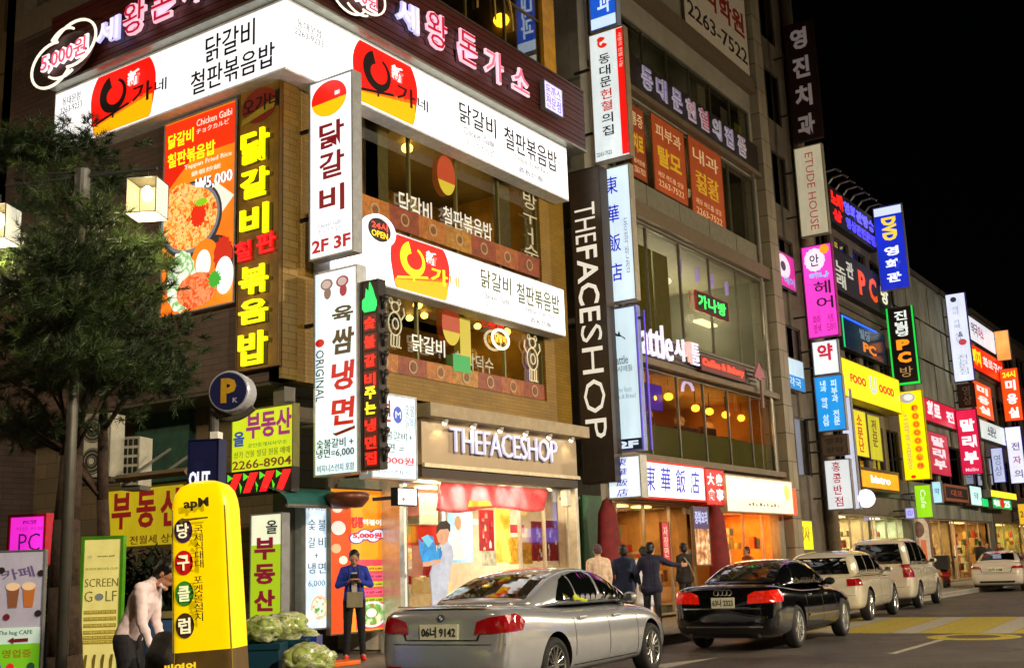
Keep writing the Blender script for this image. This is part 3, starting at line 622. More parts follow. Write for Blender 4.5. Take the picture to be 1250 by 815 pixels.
s.disc(.30, .16, .20, .15, veg, y=-.030, wob=.05); s.disc(.62, .24, .18, .10, '#f48010', 1, y=-.028); s.disc(.60, .22, .10, .07, '#fff8ee', 1, y=-.033); s.disc(.86, .24, .12, .09, '#c82008', 1, y=-.033, wob=.1); s.disc(.88, .14, .12, .09, '#f4fcf4', 1, y=-.036)
s.disc(.52, .10, .27, .085, meat, y=-.040, wob=.03); s.disc(.76, .13, .08, .04, '#38a830', 1, y=-.044, wob=.25)
# ---- tall ochre panel with yellow letters
s = Sign('vertical_letter_panel', 'tall ochre panel with glowing yellow letters beside the food poster', 'L', 12.93, 291, 342, 103, 450, depth=.1, face=mat('ochre_panel', '#8a6610', .55, noise=.35, nscale=2), glow=0, border=.02, case='#6a4e10')
for st, z0, z1 in (('닭', .715, .83), ('갈', .59, .69), ('비', .455, .56), ('볶', .255, .35), ('음', .155, .235), ('밥', .015, .125)):
    s.T(st, .18, .84, z0 - .004, z1 - .004, '#2a1a04', 0, off=.03, y=-.02); s.T(st, .12, .78, z0, z1, '#ffee00', 1.45, off=.02, y=-.04, th=.05)
s.T('철', .0, .38, .375, .445, '#e81018', 1.2, off=.025, y=-.04, th=.04); s.T('판', .52, .95, .385, .455, '#e81018', 1.2, off=.025, y=-.04, th=.04)
sun = [.08 * s.W, .92 * s.W, s.H * .86, s.H * .985]
disc(s.t, s.W * .5, s.H * .92, s.W * .42, s.H * .062, P('#8e2414', .5), y=-.02, name='logo'); poly(s.t, [(s.W * .05, s.H * .862), (s.W * .85, s.H * .895), (s.W * .88, s.H * .925), (s.W * .1, s.H * .885)], P('#b0a428', .5), y=-.024, name='logo'); s.T('오가네', .1, 1.0, .895, .955, '#1a0a04', 0, y=-.03)
# ================= blade signs on the corner =================
s = Sign('blade_sign', 'white blade sign with dark red letters and 2F 3F at its foot', 'L', None, 378, 432, 94, 313, wall=WY - .3, depth=.2, case='#a9adb0', glow=1.2)
s.disc(.46, .88, .4, .1, '#f01408', 1.2, n=36, name='logo'); poly(s.t, [(s.W * (.46 + .4 * math.cos(math.radians(a))), s.H * (.88 + .1 * math.sin(math.radians(a)))) for a in range(192, 355, 9)], E('#ffb400', 1.2), y=-.018, name='logo')
s.T('新', .6, .72, .885, .91, '#ffffff', 1.2, y=-.022)
for st, z0, z1 in (('닭', .60, .745), ('갈', .43, .575), ('비', .24, .385)): s.T(st, .24, .80, z0, z1, '#7c0e18', 0, off=.02)
s.T('Chicken Galbi\nチョクカルビ', .2, .75, .13, .19, '#a8a8b0', 0); s.T('2F 3F', .07, .93, .035, .105, '#b01220', 0, off=.03); s.bracket()
s = Sign('blade_sign', 'pale blue blade sign of brush letters and ORIGINAL with a red flame strip alongside', 'L', None, 384, 438, 328, 580, wall=WY - .3, depth=.2, case='#c0c4c8', face='#d8ecf4', glow=1.1)
for st, x0, x1, z0, z1, c_ in (('육', .42, .9, .73, .81, '#4a3a10'), ('쌈', .42, .92, .575, .70, '#4a3a10'), ('냉', .40, .92, .40, .54, '#c81410'), ('면', .40, .92, .235, .365, '#c81410')): s.T(st, x0, x1, z0, z1, c_, 0, off=.03, shear=.08)
poly(s.t, [(s.W * .42, s.H * .20), (s.W * .5, s.H * .185), (s.W * .92, s.H * .21), (s.W * .92, s.H * .225), (s.W * .5, s.H * .2)], P('#c81410', .5), y=-.014)
s.disc(.14, .645, .10, .02, '#c81410', 0); s.T('ORIGINAL', .05, .23, .36, .61, '#2a3a34', 0, rot=-90); s.T('숯불갈비 +\n냉면=6,000', .06, .9, .085, .175, '#20282c', 0, off=.008); s.T('비지니스런치 포함', .08, .9, .02, .055, '#5a6a70', 0)
for cx_, k in ((.30, '#8a6a60'), (.66, '#a03040')):   # a pair of cartoonish outline heads
    s.disc(cx_, .93, .14, .028, k, 0, y=-.016); s.disc(cx_, .93, .10, .02, '#c8b4a8', 0, y=-.021); s.disc(cx_ + .02, .885, .08, .03, k, 0, y=-.017)
s.bracket()
s = Sign('flame_led_sign', 'narrow black sign of glowing red and yellow letters under a green flame', 'L', None, 442, 464, 342, 573, wall=onX(440, 460, onY(384, 455, WY - .3).x).y, depth=.16, case='#1b1412', face='#2a0806', glow=0)
s.t.location.x += .0
poly(s.t, [(s.W * x, s.H * z) for x, z in ((.1, .9), (.02, .86), (.2, .83), (.8, .83), (.95, .87), (.8, .91), (.7, .95), (.5, 1.0), (.45, .94), (.3, .96), (.25, .91))], E('#10d060', 1.6), y=-.016, name='flame')
for st, z0, c_ in (('숯', .73, '#ff1a10'), ('불', .63, '#ff1a10'), ('갈', .53, '#ff1a10'), ('비', .43, '#ff1a10'), ('주', .36, '#f4e020'), ('는', .28, '#f4e020'), ('냉', .19, '#ff1a10'), ('면', .10, '#ff1a10'), ('집', .02, '#ff1a10')):
    if c_ == '#ff1a10': s.panel(.14, .86, z0 - .004, z0 + .083, '#5a0604', .5)
    s.T(st, .2, .8, z0 + .006, z0 + .07, c_, 2.2, off=.03, y=-.022)
b = bmesh.new()
for i in range(9): cone(b, (s.W * 1.02, .08, s.H * (.04 + i * .1)), (s.W * 1.16, .08, s.H * (.09 + i * .1)), .03, .03, 8); ball(b, (s.W * 1.17, .08, s.H * (.1 + i * .1)), .05, seg=8, rings=6)
obj('edge_tube', b, P('#4a4440', .4, .4), s.t, smooth=True); s.bracket()
s = Sign('lightbox_sign', 'pale blue lightbox with small menu text right of the red flame strip', 'S', WY - .75, 452, 508, 481, 585, depth=.25, face='#cfe2ee', glow=.95, case='#aab0b4')
s.T('쌈면', .0, .42, .66, .92, '#a81c14', 0, off=.02); s.disc(.58, .76, .1, .1, '#3050c0', 0); s.T('M', .52, .64, .72, .80, '#f0f4ff', 0, y=-.02); s.T('숯불\n갈비', .74, .96, .62, .9, '#8a9aa0', 0)
s.T('숯불갈비+', .14, .9, .46, .56, '#3a5a50', 0); s.T('냉면 =', .14, .7, .31, .42, '#3a5a50', 0); s.T('6,000원', .1, .92, .17, .27, '#d04858', 0, off=.02); s.T('비지니스런치 가능', .1, .9, .06, .11, '#8a9aa4', 0)
# ================= cosmetics shop =================
FY = WY - .55
shop = thing('cosmetics_shop', 'cosmetics shop with beige lit fascia, open glass front and bright interior', 'shop front', (onY(515, 560, FY).x, FY, 0))
sxo = shop.location.x
fzb, fzt = onY(703, 584, FY).z, onY(706, 536, FY).z
SW = onY(704, 560, FY).x - sxo
bx('fascia', shop, (0, SW, 0, .45, fzb + .02, fzt), mat('beige_metal', '#a08c6c', .4, .2, noise=.06, nscale=2), .01)
bx('cornice', shop, (-.08, SW + .12, -.28, .45, fzt + .002, fzt + .24), mat('cornice_metal', '#9c8a66', .45, noise=.15))
bx('fascia_lip', shop, (-.0, SW + .02, -.06, -.002, fzb - .02, fzb + .05), P('#cbbd9c', .4, .3)); bx('fascia_soffit', shop, (-.0, SW, .0, .8, fzb - .2, fzb + .0), P('#40362c', .6))
def sx(px, py=560): return onY(px, py, FY).x - sxo
text(shop, 'THEFACESHOP', (sx(546, 545), sx(676, 552), onY(620, 559, FY).z, onY(620, 531, FY).z), E('#d8d4ec', .85), y=-.06, th=.04, off=-.006, cs=.95); text(shop, 'THEFACESHOP', (sx(546, 545) + .04, sx(676, 552) + .04, onY(620, 559, FY).z - .03, onY(620, 531, FY).z - .03), P('#4a4038', .5), y=-.006, th=.004, off=-.006, cs=.95, name='lettering_back')  # dark offset copy on the fascia is a painted shadow of the letters
for i in range(6):
    x = SW * (.09 + i * .165)
    b = bmesh.new(); cone(b, (x, -.2, fzt + .0), (x, -.16, fzt - .07), .045, .06, 10); o = obj('downlight', b, P('#e8e4d8', .3, .5), shop)
    b = bmesh.new(); ball(b, (x, -.155, fzt - .075), .045, seg=10, rings=6); obj('bulb', b, E('#fff4d8', 12), o)
    light('SPOT', (sxo + x, FY - .16, fzt - .1) , 60, '#ffe6b8', .03, to=(sxo + x, FY + .15, fzb - .1), spot=110, name='fascia_light')
SZ = fzb - .2
# glazing line and bright room
gx0, gx1 = sx(497, 700), SW - .04
bx('pillar', shop, (gx0 - .12, gx0 + .0, .05, .5, .15, SZ), P('#d8dccf', .3, .4)); bx('pillar', shop, (gx1 - .02, gx1 + .1, .05, .5, .15, SZ + .18), P('#e0d8c4', .3, .4))
rw = mat('shop_wall', '#ece4d4', .6, noise=.1)
room(shop, gx0, gx1, .2, SZ, 4.2, rw, mat('shop_floor', '#c8b894', .3, noise=.1), P('#f4ead0', .6), y=.55)
for i in range(3):
    for j in range(2): bx('ceiling_panel', shop, (gx0 + .5 + i * 1.6, gx0 + 1.5 + i * 1.6, 1.2 + j * 1.6, 1.5 + j * 1.6, SZ - .04, SZ - .01), E('#fff0cc', 9))
light('AREA', (sxo + (gx0 + gx1) / 2, FY + 1.8, SZ - .08), 190, '#fff0d0', 3, name='shop_light', sizey=1.5); light('AREA', (sxo + (gx0 + gx1) / 2, FY + .2, SZ - .02), 120, '#ffe2b0', 4.5, name='shop_light', sizey=.3)
dx0, dx1 = gx0 + (gx1 - gx0) * .02, gx0 + (gx1 - gx0) * .30
fmt = P('#cfcab6', .3, .5)
window(shop, gx0 + .01, gx0 + 1.35, .2, SZ - .02, 1, 1, fmt, y=.25); window(shop, gx1 - 1.9, gx1 - .02, .2, SZ - .02, 2, 1, fmt, y=.25)
# goods, posters and shelves inside
def post(px0, px1, pyt, pyb, m, dep=.45, name='poster'):
    Y = FY + dep; a = onY(px0, (pyt + pyb) / 2, Y).x - sxo; b = onY(px1, (pyt + pyb) / 2, Y).x - sxo; T_ = onY((px0 + px1) / 2, pyt, Y).z; D_ = onY((px0 + px1) / 2, pyb, Y).z
    return bx(name, shop, (a, b, dep, dep + .03, D_, T_), m), a, b, D_, T_
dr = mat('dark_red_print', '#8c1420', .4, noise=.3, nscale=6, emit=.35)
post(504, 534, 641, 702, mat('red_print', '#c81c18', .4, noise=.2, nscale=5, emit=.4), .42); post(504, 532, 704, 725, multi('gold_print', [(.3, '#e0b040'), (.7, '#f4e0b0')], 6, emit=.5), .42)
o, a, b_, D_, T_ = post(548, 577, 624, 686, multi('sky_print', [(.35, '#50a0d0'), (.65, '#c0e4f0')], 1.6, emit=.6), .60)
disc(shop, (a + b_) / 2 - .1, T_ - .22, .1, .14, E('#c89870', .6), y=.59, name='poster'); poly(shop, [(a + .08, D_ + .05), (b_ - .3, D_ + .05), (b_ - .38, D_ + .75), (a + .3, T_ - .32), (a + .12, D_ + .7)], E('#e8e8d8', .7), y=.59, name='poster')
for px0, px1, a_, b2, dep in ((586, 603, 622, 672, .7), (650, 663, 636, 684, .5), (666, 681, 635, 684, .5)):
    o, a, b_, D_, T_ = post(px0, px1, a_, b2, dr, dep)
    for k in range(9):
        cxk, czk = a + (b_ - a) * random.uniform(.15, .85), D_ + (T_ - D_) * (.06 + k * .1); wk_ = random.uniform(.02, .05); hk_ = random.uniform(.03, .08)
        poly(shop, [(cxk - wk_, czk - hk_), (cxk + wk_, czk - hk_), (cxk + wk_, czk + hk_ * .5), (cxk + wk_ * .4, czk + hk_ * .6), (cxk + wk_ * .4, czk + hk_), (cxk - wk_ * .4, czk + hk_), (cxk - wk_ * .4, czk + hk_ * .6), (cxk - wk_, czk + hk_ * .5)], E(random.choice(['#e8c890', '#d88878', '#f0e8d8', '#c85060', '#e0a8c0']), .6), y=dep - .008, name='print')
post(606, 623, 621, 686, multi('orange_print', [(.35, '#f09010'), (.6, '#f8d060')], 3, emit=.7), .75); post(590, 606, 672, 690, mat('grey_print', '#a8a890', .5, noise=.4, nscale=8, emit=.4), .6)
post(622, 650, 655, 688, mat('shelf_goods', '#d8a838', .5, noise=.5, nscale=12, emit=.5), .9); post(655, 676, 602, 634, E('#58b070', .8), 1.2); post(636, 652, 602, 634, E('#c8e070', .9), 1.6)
post(513, 543, 602, 640, tiles('shelf_white', '#e8e4d4', '#d8d4c0', '#a09880', 3, .16, rough=.5), 1.6)
for r_ in range(5):      # shelves of boxes on the back wall
    for i in range(26):
        x = gx0 + .3 + i * .19; z = .9 + r_ * .42
        if random.random() < .8: bx('goods_box', shop, (x, x + .13, 4.2, 4.4, z, z + random.uniform(.15, .3)), P(random.choice(['#c83028', '#e8c050', '#3a8a4a', '#e8e0d0', '#d87090', '#5890c8']), .5))
    bx('shelf', shop, (gx0 + .2, gx1 - .2, 4.12, 4.5, .86 + r_ * .42, .89 + r_ * .42), P('#d8ccb0'))
for g_, (gy, gxa, gxb) in enumerate(((1.5, gx0 + 1.6, gx0 + 3.2), (2.4, gx0 + .6, gx1 - 1.4), (3.3, gx0 + .4, gx1 - .4))):   # display tables with goods
    bx('display_table', shop, (gxa, gxb, gy, gy + .35, .2, 1.25), P('#d8c8a4', .4)); bx('display_shelf', shop, (gxa, gxb, gy + .1, gy + .3, 1.55, 1.58), P('#e8e0cc', .3)); bx('display_shelf', shop, (gxa, gxb, gy + .1, gy + .3, 1.9, 1.93), P('#e8e0cc', .3))
    for zz_ in (1.25, 1.585, 1.935):
        x = gxa + .05
        while x < gxb - .1:
            w_ = random.uniform(.05, .14); h_ = random.uniform(.1, .28)
            if random.random() < .85: bx('product', shop, (x, x + w_, gy + .1, gy + .2, zz_, zz_ + h_), P(random.choice(['#c83028', '#e8c050', '#3a8a4a', '#f0e8e0', '#d87090', '#5890c8', '#e88030', '#8a2a50']), .35))
            x += w_ + .02
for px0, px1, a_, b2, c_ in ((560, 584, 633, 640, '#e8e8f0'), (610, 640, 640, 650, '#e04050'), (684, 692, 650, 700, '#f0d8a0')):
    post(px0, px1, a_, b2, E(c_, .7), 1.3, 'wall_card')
# cardboard cutout figure by the door
cut = thing('cardboard_cutout', 'cardboard cutout of a man in pale blue holding a big blue gift bag', 'cutout', (0, 0, 0)); 
def cp(px, py): p = onY(px, py, FY - .35); return (p.x, p.z)
cut.location = (0, FY - .35, 0)
pc = lambda pts: [cp(*p) for p in pts]
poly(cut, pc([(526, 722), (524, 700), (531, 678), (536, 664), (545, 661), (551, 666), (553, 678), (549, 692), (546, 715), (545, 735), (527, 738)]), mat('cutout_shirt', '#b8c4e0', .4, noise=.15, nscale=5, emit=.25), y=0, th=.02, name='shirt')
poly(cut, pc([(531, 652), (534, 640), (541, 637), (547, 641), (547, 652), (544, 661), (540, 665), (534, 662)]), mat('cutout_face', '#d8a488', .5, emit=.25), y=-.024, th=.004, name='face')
poly(cut, pc([(531, 652), (531, 642), (536, 636), (543, 635), (548, 640), (548, 650), (545, 645), (535, 646)]), P('#2a1a14', .5), y=-.030, th=.004, name='hair')
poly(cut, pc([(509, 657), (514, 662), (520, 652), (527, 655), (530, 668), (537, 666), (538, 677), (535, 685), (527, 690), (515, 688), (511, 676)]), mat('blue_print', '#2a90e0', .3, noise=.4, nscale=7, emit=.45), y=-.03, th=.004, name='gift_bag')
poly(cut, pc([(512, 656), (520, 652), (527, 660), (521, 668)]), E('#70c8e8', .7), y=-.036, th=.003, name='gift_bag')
text(cut, 'M', (*[cp(x, 668)[0] for x in (530, 537)], cp(533, 672)[1], cp(533, 665)[1]), P('#e8f0f0'), y=-.04)
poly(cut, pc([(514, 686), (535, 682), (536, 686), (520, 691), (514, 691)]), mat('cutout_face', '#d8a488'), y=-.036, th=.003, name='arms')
poly(cut, [(cp(536, 700)[0] - .1, .15), (cp(536, 700)[0] + .25, .15), (cp(536, 700)[0] + .2, cp(530, 720)[1]), (cp(536, 700)[0] - .05, cp(530, 720)[1])], P('#c8ccd0'), y=.004, th=.01, name='stand')
# pink red banner under the fascia
bn = thing('fabric_banner', 'pink red fabric banner hanging under the shop fascia, lit by spotlights', 'banner', (0, 0, 0))
bm = bmesh.new(); nx_, nz_ = 30, 6; V = []
for j in range(nz_ + 1):
    for i in range(nx_ + 1):
        u, v_ = i / nx_, j / nz_; px = 535 + (667 - 535) * u; yt_ = 588 + 9 * u; yb_ = 623 - 2 * u + 3 * math.sin(u * 9)
        p = onY(px + (3 - 6 * v_ if u in (0, 1) else 0), yt_ + (yb_ - yt_) * v_, FY - .12 - .10 * v_ + .03 * math.sin(u * 22 + v_ * 2)); V.append(bm.verts.new(p))
for j in range(nz_):
    for i in range(nx_): a = j * (nx_ + 1) + i; bm.faces.new((V[a], V[a + nx_ + 1], V[a + nx_ + 2], V[a + 1]))
bmesh.ops.solidify(bm, geom=bm.faces[:], thickness=.01)
obj('cloth', bm, mat('banner_cloth', '#e04a54', .6, noise=.35, nscale=1.8, col2='#f4a0a4'), bn, smooth=True)
a = onY(572, 612, FY - .3); c_ = onY(602, 616, FY - .3); d = onY(590, 619, FY - .3).z; e = onY(590, 611, FY - .3).z
poly(bn, [(a.x, d), (c_.x, d + .04), (c_.x - .1, e), (a.x + .08, e)], E('#ffa020', .5), y=FY - .27, name='print')
b = bmesh.new(); cone(b, (onY(535, 588, FY - .12).x, FY - .12, onY(535, 587, FY - .12).z), (onY(667, 597, FY - .12).x, FY - .12, onY(667, 596, FY - .12).z), .02, .02, 8); obj('rod', b, P('#c0b8a0', .4, .5), bn)
for i, px in enumerate((551, 578, 605, 632, 650)):
    p = onY(px, 592, FY - .5); light('SPOT', (p.x, FY - .55, p.z + .12), 60, '#fff0d8', .03, to=(p.x, FY - .14, p.z - .25), spot=70, name='banner_spot')
# security camera-like white speaker on the right pillar
p = onY(693, 608, FY - .15); t = thing('wall_speaker', 'small white wall speaker high on the right pillar of the cosmetics shop', 'speaker', (p.x, FY + .0, p.z)); bx('speaker_body', t, (-.1, .06, -.2, -.04, -.17, .17), P('#d8d4c4', .4), .02); bx('bracket', t, (-.03, .03, -.04, .045, -.03, .03), P('#555555'))
# small lit box at the left of the shop
s = Sign('small_lightbox', 'small blank white lightbox in a black case left of the shop banner', 'S', FY - .7, 484, 509, 595, 617, depth=.12, face='#fffaf0', glow=1.5, case='#1a1812', border=.015)
s.disc(.3, .35, .07, .1, '#e06060', 1); bx('bracket', s.t, (s.W * .4, s.W * .5, .121, .7, s.H * .4, s.H * .6), P('#333333'))
# THE FACE SHOP tall dark blade
s = Sign('tall_blade_sign', 'tall dark brown blade sign with THE FACE SHOP lettering running downwards', 'L', None, 703, 742, 204, 590, wall=WY - .1, depth=.35, face=mat('dark_bronze', '#4c4238', .35, .3, noise=.15), glow=0, case='#3a3028', back=False)
s.T('THE', .14, .78, .755, .885, '#e8e0cc', .85, rot=-90, off=-.004); s.T('FACE', .14, .80, .50, .745, '#e8e0cc', .9, rot=-90, off=.014); s.T('SHOP', .16, .82, .135, .49, '#e8e0cc', .85, rot=-90, off=-.004)
s.bracket(3)
# ================= left side: ground level signs of the side street =================
s = Sign('vertical_lightbox', 'narrow pale blue lightbox with charcoal grill prices beside the orange poster wall', 'S', 13.2, 371, 400, 603, 768, depth=.2, face='#c8dcec', glow=1.0, border=.02)
s.T('비지니스런치', .05, .95, .88, .93, '#5a7488', 0)
for st, x0, z0 in (('숯', .15, .73), ('불', .58, .73), ('갈', .15, .60), ('비', .58, .60), ('냉', .15, .41), ('면', .58, .41)): s.T(st, x0, x0 + .3, z0, z0 + .08, '#38586a', 0)
s.T('+', .42, .56, .525, .56, '#38586a', 0); s.T('6,000', .15, .85, .31, .36, '#6a8aa4', 0)
s.disc(.62, .16, .36, .09, '#f0c8a0', .9); s.disc(.6, .16, .28, .07, multi('dish_print', [(.35, '#d84020'), (.5, '#f0f0e8'), (.62, '#58a040')], 9, emit=.9), y=-.018); s.disc(.25, .09, .2, .05, '#f4f4f0', .9, y=-.02)
s = Sign('menu_poster', 'tall orange wall poster with a 5,000 price cloud behind the phone user', 'S', 13.12, 402, 471, 596, 772, depth=.08, face=multi('orange_wall_print', [(.3, '#f07810'), (.7, '#f8a020')], .9, emit=.85), border=.02, case='#6b6450')
s.panel(.0, .36, .0, .95, '#f04c08', .9); s.panel(.44, .98, .02, .50, '#f05060', .8, y=-.0145)
for i, c_ in enumerate(('#f0c030', '#f06080', '#c8d030', '#f06080', '#a8c830')): s.panel(.48, .93, .42 - i * .055, .455 - i * .055, c_, .9, y=-.019); s.T('불고기 덮밥 6,000', .5, .9, .427 - i * .055, .445 - i * .055, '#7a1020', 0, y=-.024)
s.T('킹콩', .36, .58, .72, .80, '#c81830', 0, off=.05, y=-.02); s.T('떡볶이', .56, .9, .74, .785, '#f8f0e0', 1, off=.03, y=-.02)
for cx_, cz_ in ((.45, .65), (.6, .675), (.75, .66), (.84, .68)): s.disc(cx_, cz_, .13, .04, '#3a2a8a', .5, y=-.02)
for cx_, cz_ in ((.45, .65), (.6, .675), (.75, .66), (.84, .68)): s.disc(cx_, cz_, .11, .033, '#e8e4f4', .9, y=-.024)
s.T('5,000원', .38, .9, .645, .69, '#e02030', 1, off=.04, y=-.03)
for cx_, cz_, r_, c_ in ((.12, .86, .09, '#f8d8c0'), (.14, .72, .12, '#f4f0e0'), (.1, .58, .08, '#f8b080'), (.22, .5, .07, '#f8f0d0')): s.disc(cx_, cz_, r_, r_ * .4, c_, .9, y=-.02)
s.disc(.72, .12, .27, .09, '#f4f0e8', .9, y=-.02); s.disc(.72, .12, .23, .075, multi('bowl_print', [(.3, '#b82818'), (.5, '#50a048'), (.7, '#f0e0c0')], 7, emit=.9), y=-.024); s.disc(.7, .13, .09, .03, '#fff4e8', 1, y=-.03)
# dark red glazed strip and door frame right of the poster
t = thing('door_post', 'brown metal door post between the orange poster and the cosmetics shop', 'door post', (onY(477, 700, 13.1).x, 13.1, .15)); bx('post', t, (-.08, .1, 0, .12, 0, 3.0), P('#6a5836', .4, .4), .01)
s = Sign('glass_panel_sign', 'narrow glowing white glass panel with pink spots left of the cosmetics shop door', 'S', 12.95, 482, 497, 618, 765, depth=.1, face='#fbf6ea', glow=1.3, border=.015, case='#8a9a8c')
s.disc(.5, .52, .3, .035, '#f0a0a0', 1); s.disc(.6, .42, .3, .03, '#f08890', 1); s.T('화장품', .3, .7, .6, .9, '#c8d8d0', .8, vert=True)
# green canvas awning
aw = thing('awning', 'faded green round ended awning over the side entrance', 'awning', (0, 0, 0))
pA, pB = onY(357, 606, 12.4), onY(432, 600, 12.4); b = bmesh.new(); A = []; B = []
for i in range(9):
    a = math.pi * i / 16; 
    A.append(b.verts.new((pA.x, 12.5 + .9 - .9 * math.cos(math.pi / 2 - a), pA.z - .1 + .32 * math.sin(math.pi / 2 - a)))); B.append(b.verts.new((pB.x, 12.5 + .9 - .9 * math.cos(math.pi / 2 - a), pA.z - .1 + .32 * math.sin(math.pi / 2 - a))))
for i in range(8): b.faces.new((A[i], B[i], B[i + 1], A[i + 1]))
bmesh.ops.solidify(b, geom=b.faces[:], thickness=.02); obj('canvas', b, mat('awning_green', '#4a9a94', .6, noise=.2, nscale=4), aw, smooth=True)
b = bmesh.new(); cone(b, (pA.x, 12.52, pA.z - .12), (pB.x, 12.52, pA.z - .12), .03, .03, 8); obj('edge_rod', b, P('#8a8474', .4, .5), aw)
b = bmesh.new(); lathe(b, [(.001, 0), (.24, .01), (.34, .12), (.36, .2), (.3, .24), (.001, .25)], 18); o = obj('lamp_dish', b, P('#6a3a26', .4, .3), None, smooth=True); q = onY(424, 612, 12.3); o.location = (q.x, 12.3, q.z - .1); tag(o, 'rusty brown dish lamp hanging under the right end of the green awning', 'lamp')
# 부동산 (estate agent) signs
s = Sign('estate_agent_sign', 'lime green estate agent lightbox with purple letters beside the parking sign', 'L', 12.75, 283, 359, 497, 574, depth=.12, face='#c4d81a', glow=.9, border=.02, case='#6a6a30')
s.T('부동산', .25, .97, .52, .94, '#a02878', 0, off=.03); s.T('올', .04, .22, .42, .66, '#2a50a0', 0, off=.03); s.T('공인중개사사무소', .28, .9, .38, .45, '#7a9a28', 0); s.T('상가 건물 빌딩 원룸 매매', .05, .95, .23, .34, '#8a8a20', 0); s.T('2266-8904', .03, .97, .05, .19, '#7a3a20', 0, off=.01)
s = Sign('led_arrow_sign', 'black LED sign of red slanting bars and green triangles below the lime sign', 'L', 12.7, 274, 357, 573, 603, depth=.15, face='#140a08', glow=0, border=.02, case='#1a1410')
for i in range(4):
    x = .04 + i * .24
    poly(s.t, [(s.W * (x + .02), s.H * .1), (s.W * (x + .12), s.H * .1), (s.W * (x + .24), s.H * .9), (s.W * (x + .12), s.H * .9)], E('#ff1818', 1.8), y=-.018, name='led_bar')
    poly(s.t, [(s.W * (x - .02), s.H * .1), (s.W * (x + .0), s.H * .35), (s.W * (x - .04), s.H * .55)], E('#58d020', 1.2), y=-.018, name='led_triangle'); poly(s.t, [(s.W * (x + .02), s.H * .6), (s.W * (x + .1), s.H * .75), (s.W * (x + .02), s.H * .92)], E('#58d020', 1.2), y=-.018, name='led_triangle')
s = Sign('estate_agent_board', 'wide dim yellow estate agent board with red letters behind the pine trunks', 'L', 12.5, 126, 226, 593, 668, depth=.15, face='#c8b81c', glow=.42, border=.03, case='#6a6414')
s.T('부', .12, .36, .32, .92, '#8a1418', 0, off=.03); s.T('동', .43, .66, .32, .92, '#8a1418', 0, off=.03); s.T('산', .72, .97, .32, .92, '#8a1418', 0, off=.03); s.T('매매 전월세 상담', .1, .95, .06, .2, '#5a3410', 0)
s = Sign('estate_agent_sign', 'tall white and lime estate agent panel with red letters beside the yellow inflatable', 'L', 12.6, 306, 345, 626, 756, depth=.15, face='#e8f0d0', glow=.85, border=.02)
s.panel(.02, .98, .02, .70, '#a8c81c', .85); s.T('올', .5, .85, .80, .93, '#3a3a30', 0, off=.02)
s.T('부', .15, .8, .56, .77, '#8a1430', 0, off=.04, y=-.02); s.T('동', .15, .8, .33, .52, '#8a1430', 0, off=.04, y=-.02); s.T('산', .15, .8, .08, .28, '#8a1430', 0, off=.04, y=-.02)
# parking sign on a navy post
q = atD(283, 479, 11.5); rzf = math.radians(-62)
pk = thing('parking_sign', 'round navy parking sign with a gold P above the OUT post', 'sign', (q.x, q.y, q.z), rzf)
R_ = .2
b = bmesh.new(); lathe(b, [(.001, -.10), (R_, -.10), (R_ + .012, -.08), (R_ + .012, .14), (R_, .16), (.001, .16)], 32, axis='y'); obj('disc_case', b, P('#b8bcc4', .35, .3), pk, smooth=False)
disc(pk, 0, 0, R_ * .94, R_ * .94, P('#1a1c48', .4), y=-.102, name='disc_face'); text(pk, 'P', (-.075, .085, -.12, .13), P('#b08a20', .4), y=-.108, off=.05); text(pk, 'K', (.05, .1, -.12, -.07), P('#9aa0b0', .4), y=-.109, off=.02)
b = bmesh.new(); cone(b, (-.2, .05, -.1), (-.2, .05, -q.z + .15), .05, .05, 12); obj('pole', b, P('#4c4a44', .5, .4), pk)
b = bmesh.new()
tube(b, [(-.22 + .44 * i / 10 - 0., .03, -.16 - .1 * math.sin(math.pi * i / 10)) for i in range(11)], .035, 8); obj('cradle', b, P('#5a554a', .5, .3), pk)
s = Sign('out_sign', 'navy blue OUT post sign with white letters below the round parking sign', ('F', 0)[0] and (11.3, -66), None, 230, 268, 536, 601, depth=.16, face='#141a4a', glow=0, border=.01, case='#1c2450')
s.T('OUT', .05, .72, .12, .40, '#f0f0ff', .9, off=.04); bx('top_cap', s.t, (s.W * .7, s.W * .95, -.02, .1, s.H, s.H + .07), P('#e8e8e0')); s.disc(.34, .5, .2, .08, '#1a2050', 0)
bx('post_body', s.t, (.02, s.W - .02, .02, .14, -s.t.location.z + .15, -.002), P('#141a44', .5))
# lit green slit: neon lines on the side building and PC sign
s = Sign('pc_room_sign', 'glowing magenta PC sign half hidden by the cafe standee', (12.5, -70), None, 10, 57, 627, 690, depth=.15, face='#e828c8', glow=1.2, border=.03, case='#c01830')
s.T('PC', .3, .85, .28, .62, '#3a1050', 0, off=-.01); s.T('PC방', .4, .75, .80, .88, '#2a1040', 0); s.T('최신 시설', .2, .9, .68, .75, '#a02090', 0)
bx('pole', s.t, (s.W * .45, s.W * .55, .05, .12, -s.t.location.z + .15, 0), P('#3a3a3a'))
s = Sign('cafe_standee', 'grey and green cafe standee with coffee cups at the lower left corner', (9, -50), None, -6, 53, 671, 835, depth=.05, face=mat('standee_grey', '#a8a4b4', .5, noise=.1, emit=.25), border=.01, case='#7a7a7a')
s.panel(.02, .98, .30, .42, '#c0d8cc', .35); s.panel(.02, .98, .0, .30, '#70b820', .4)
for cx_, c_ in ((.35, '#7a4a30'), (.68, '#a8602a')):
    poly(s.t, [(s.W * (cx_ - .12), s.H * .72), (s.W * (cx_ + .14), s.H * .72), (s.W * (cx_ + .1), s.H * .57), (s.W * (cx_ - .07), s.H * .57)], E(c_, .4), y=-.018); s.disc(cx_, .725, .14, .03, '#d8b890', .4, y=-.02)
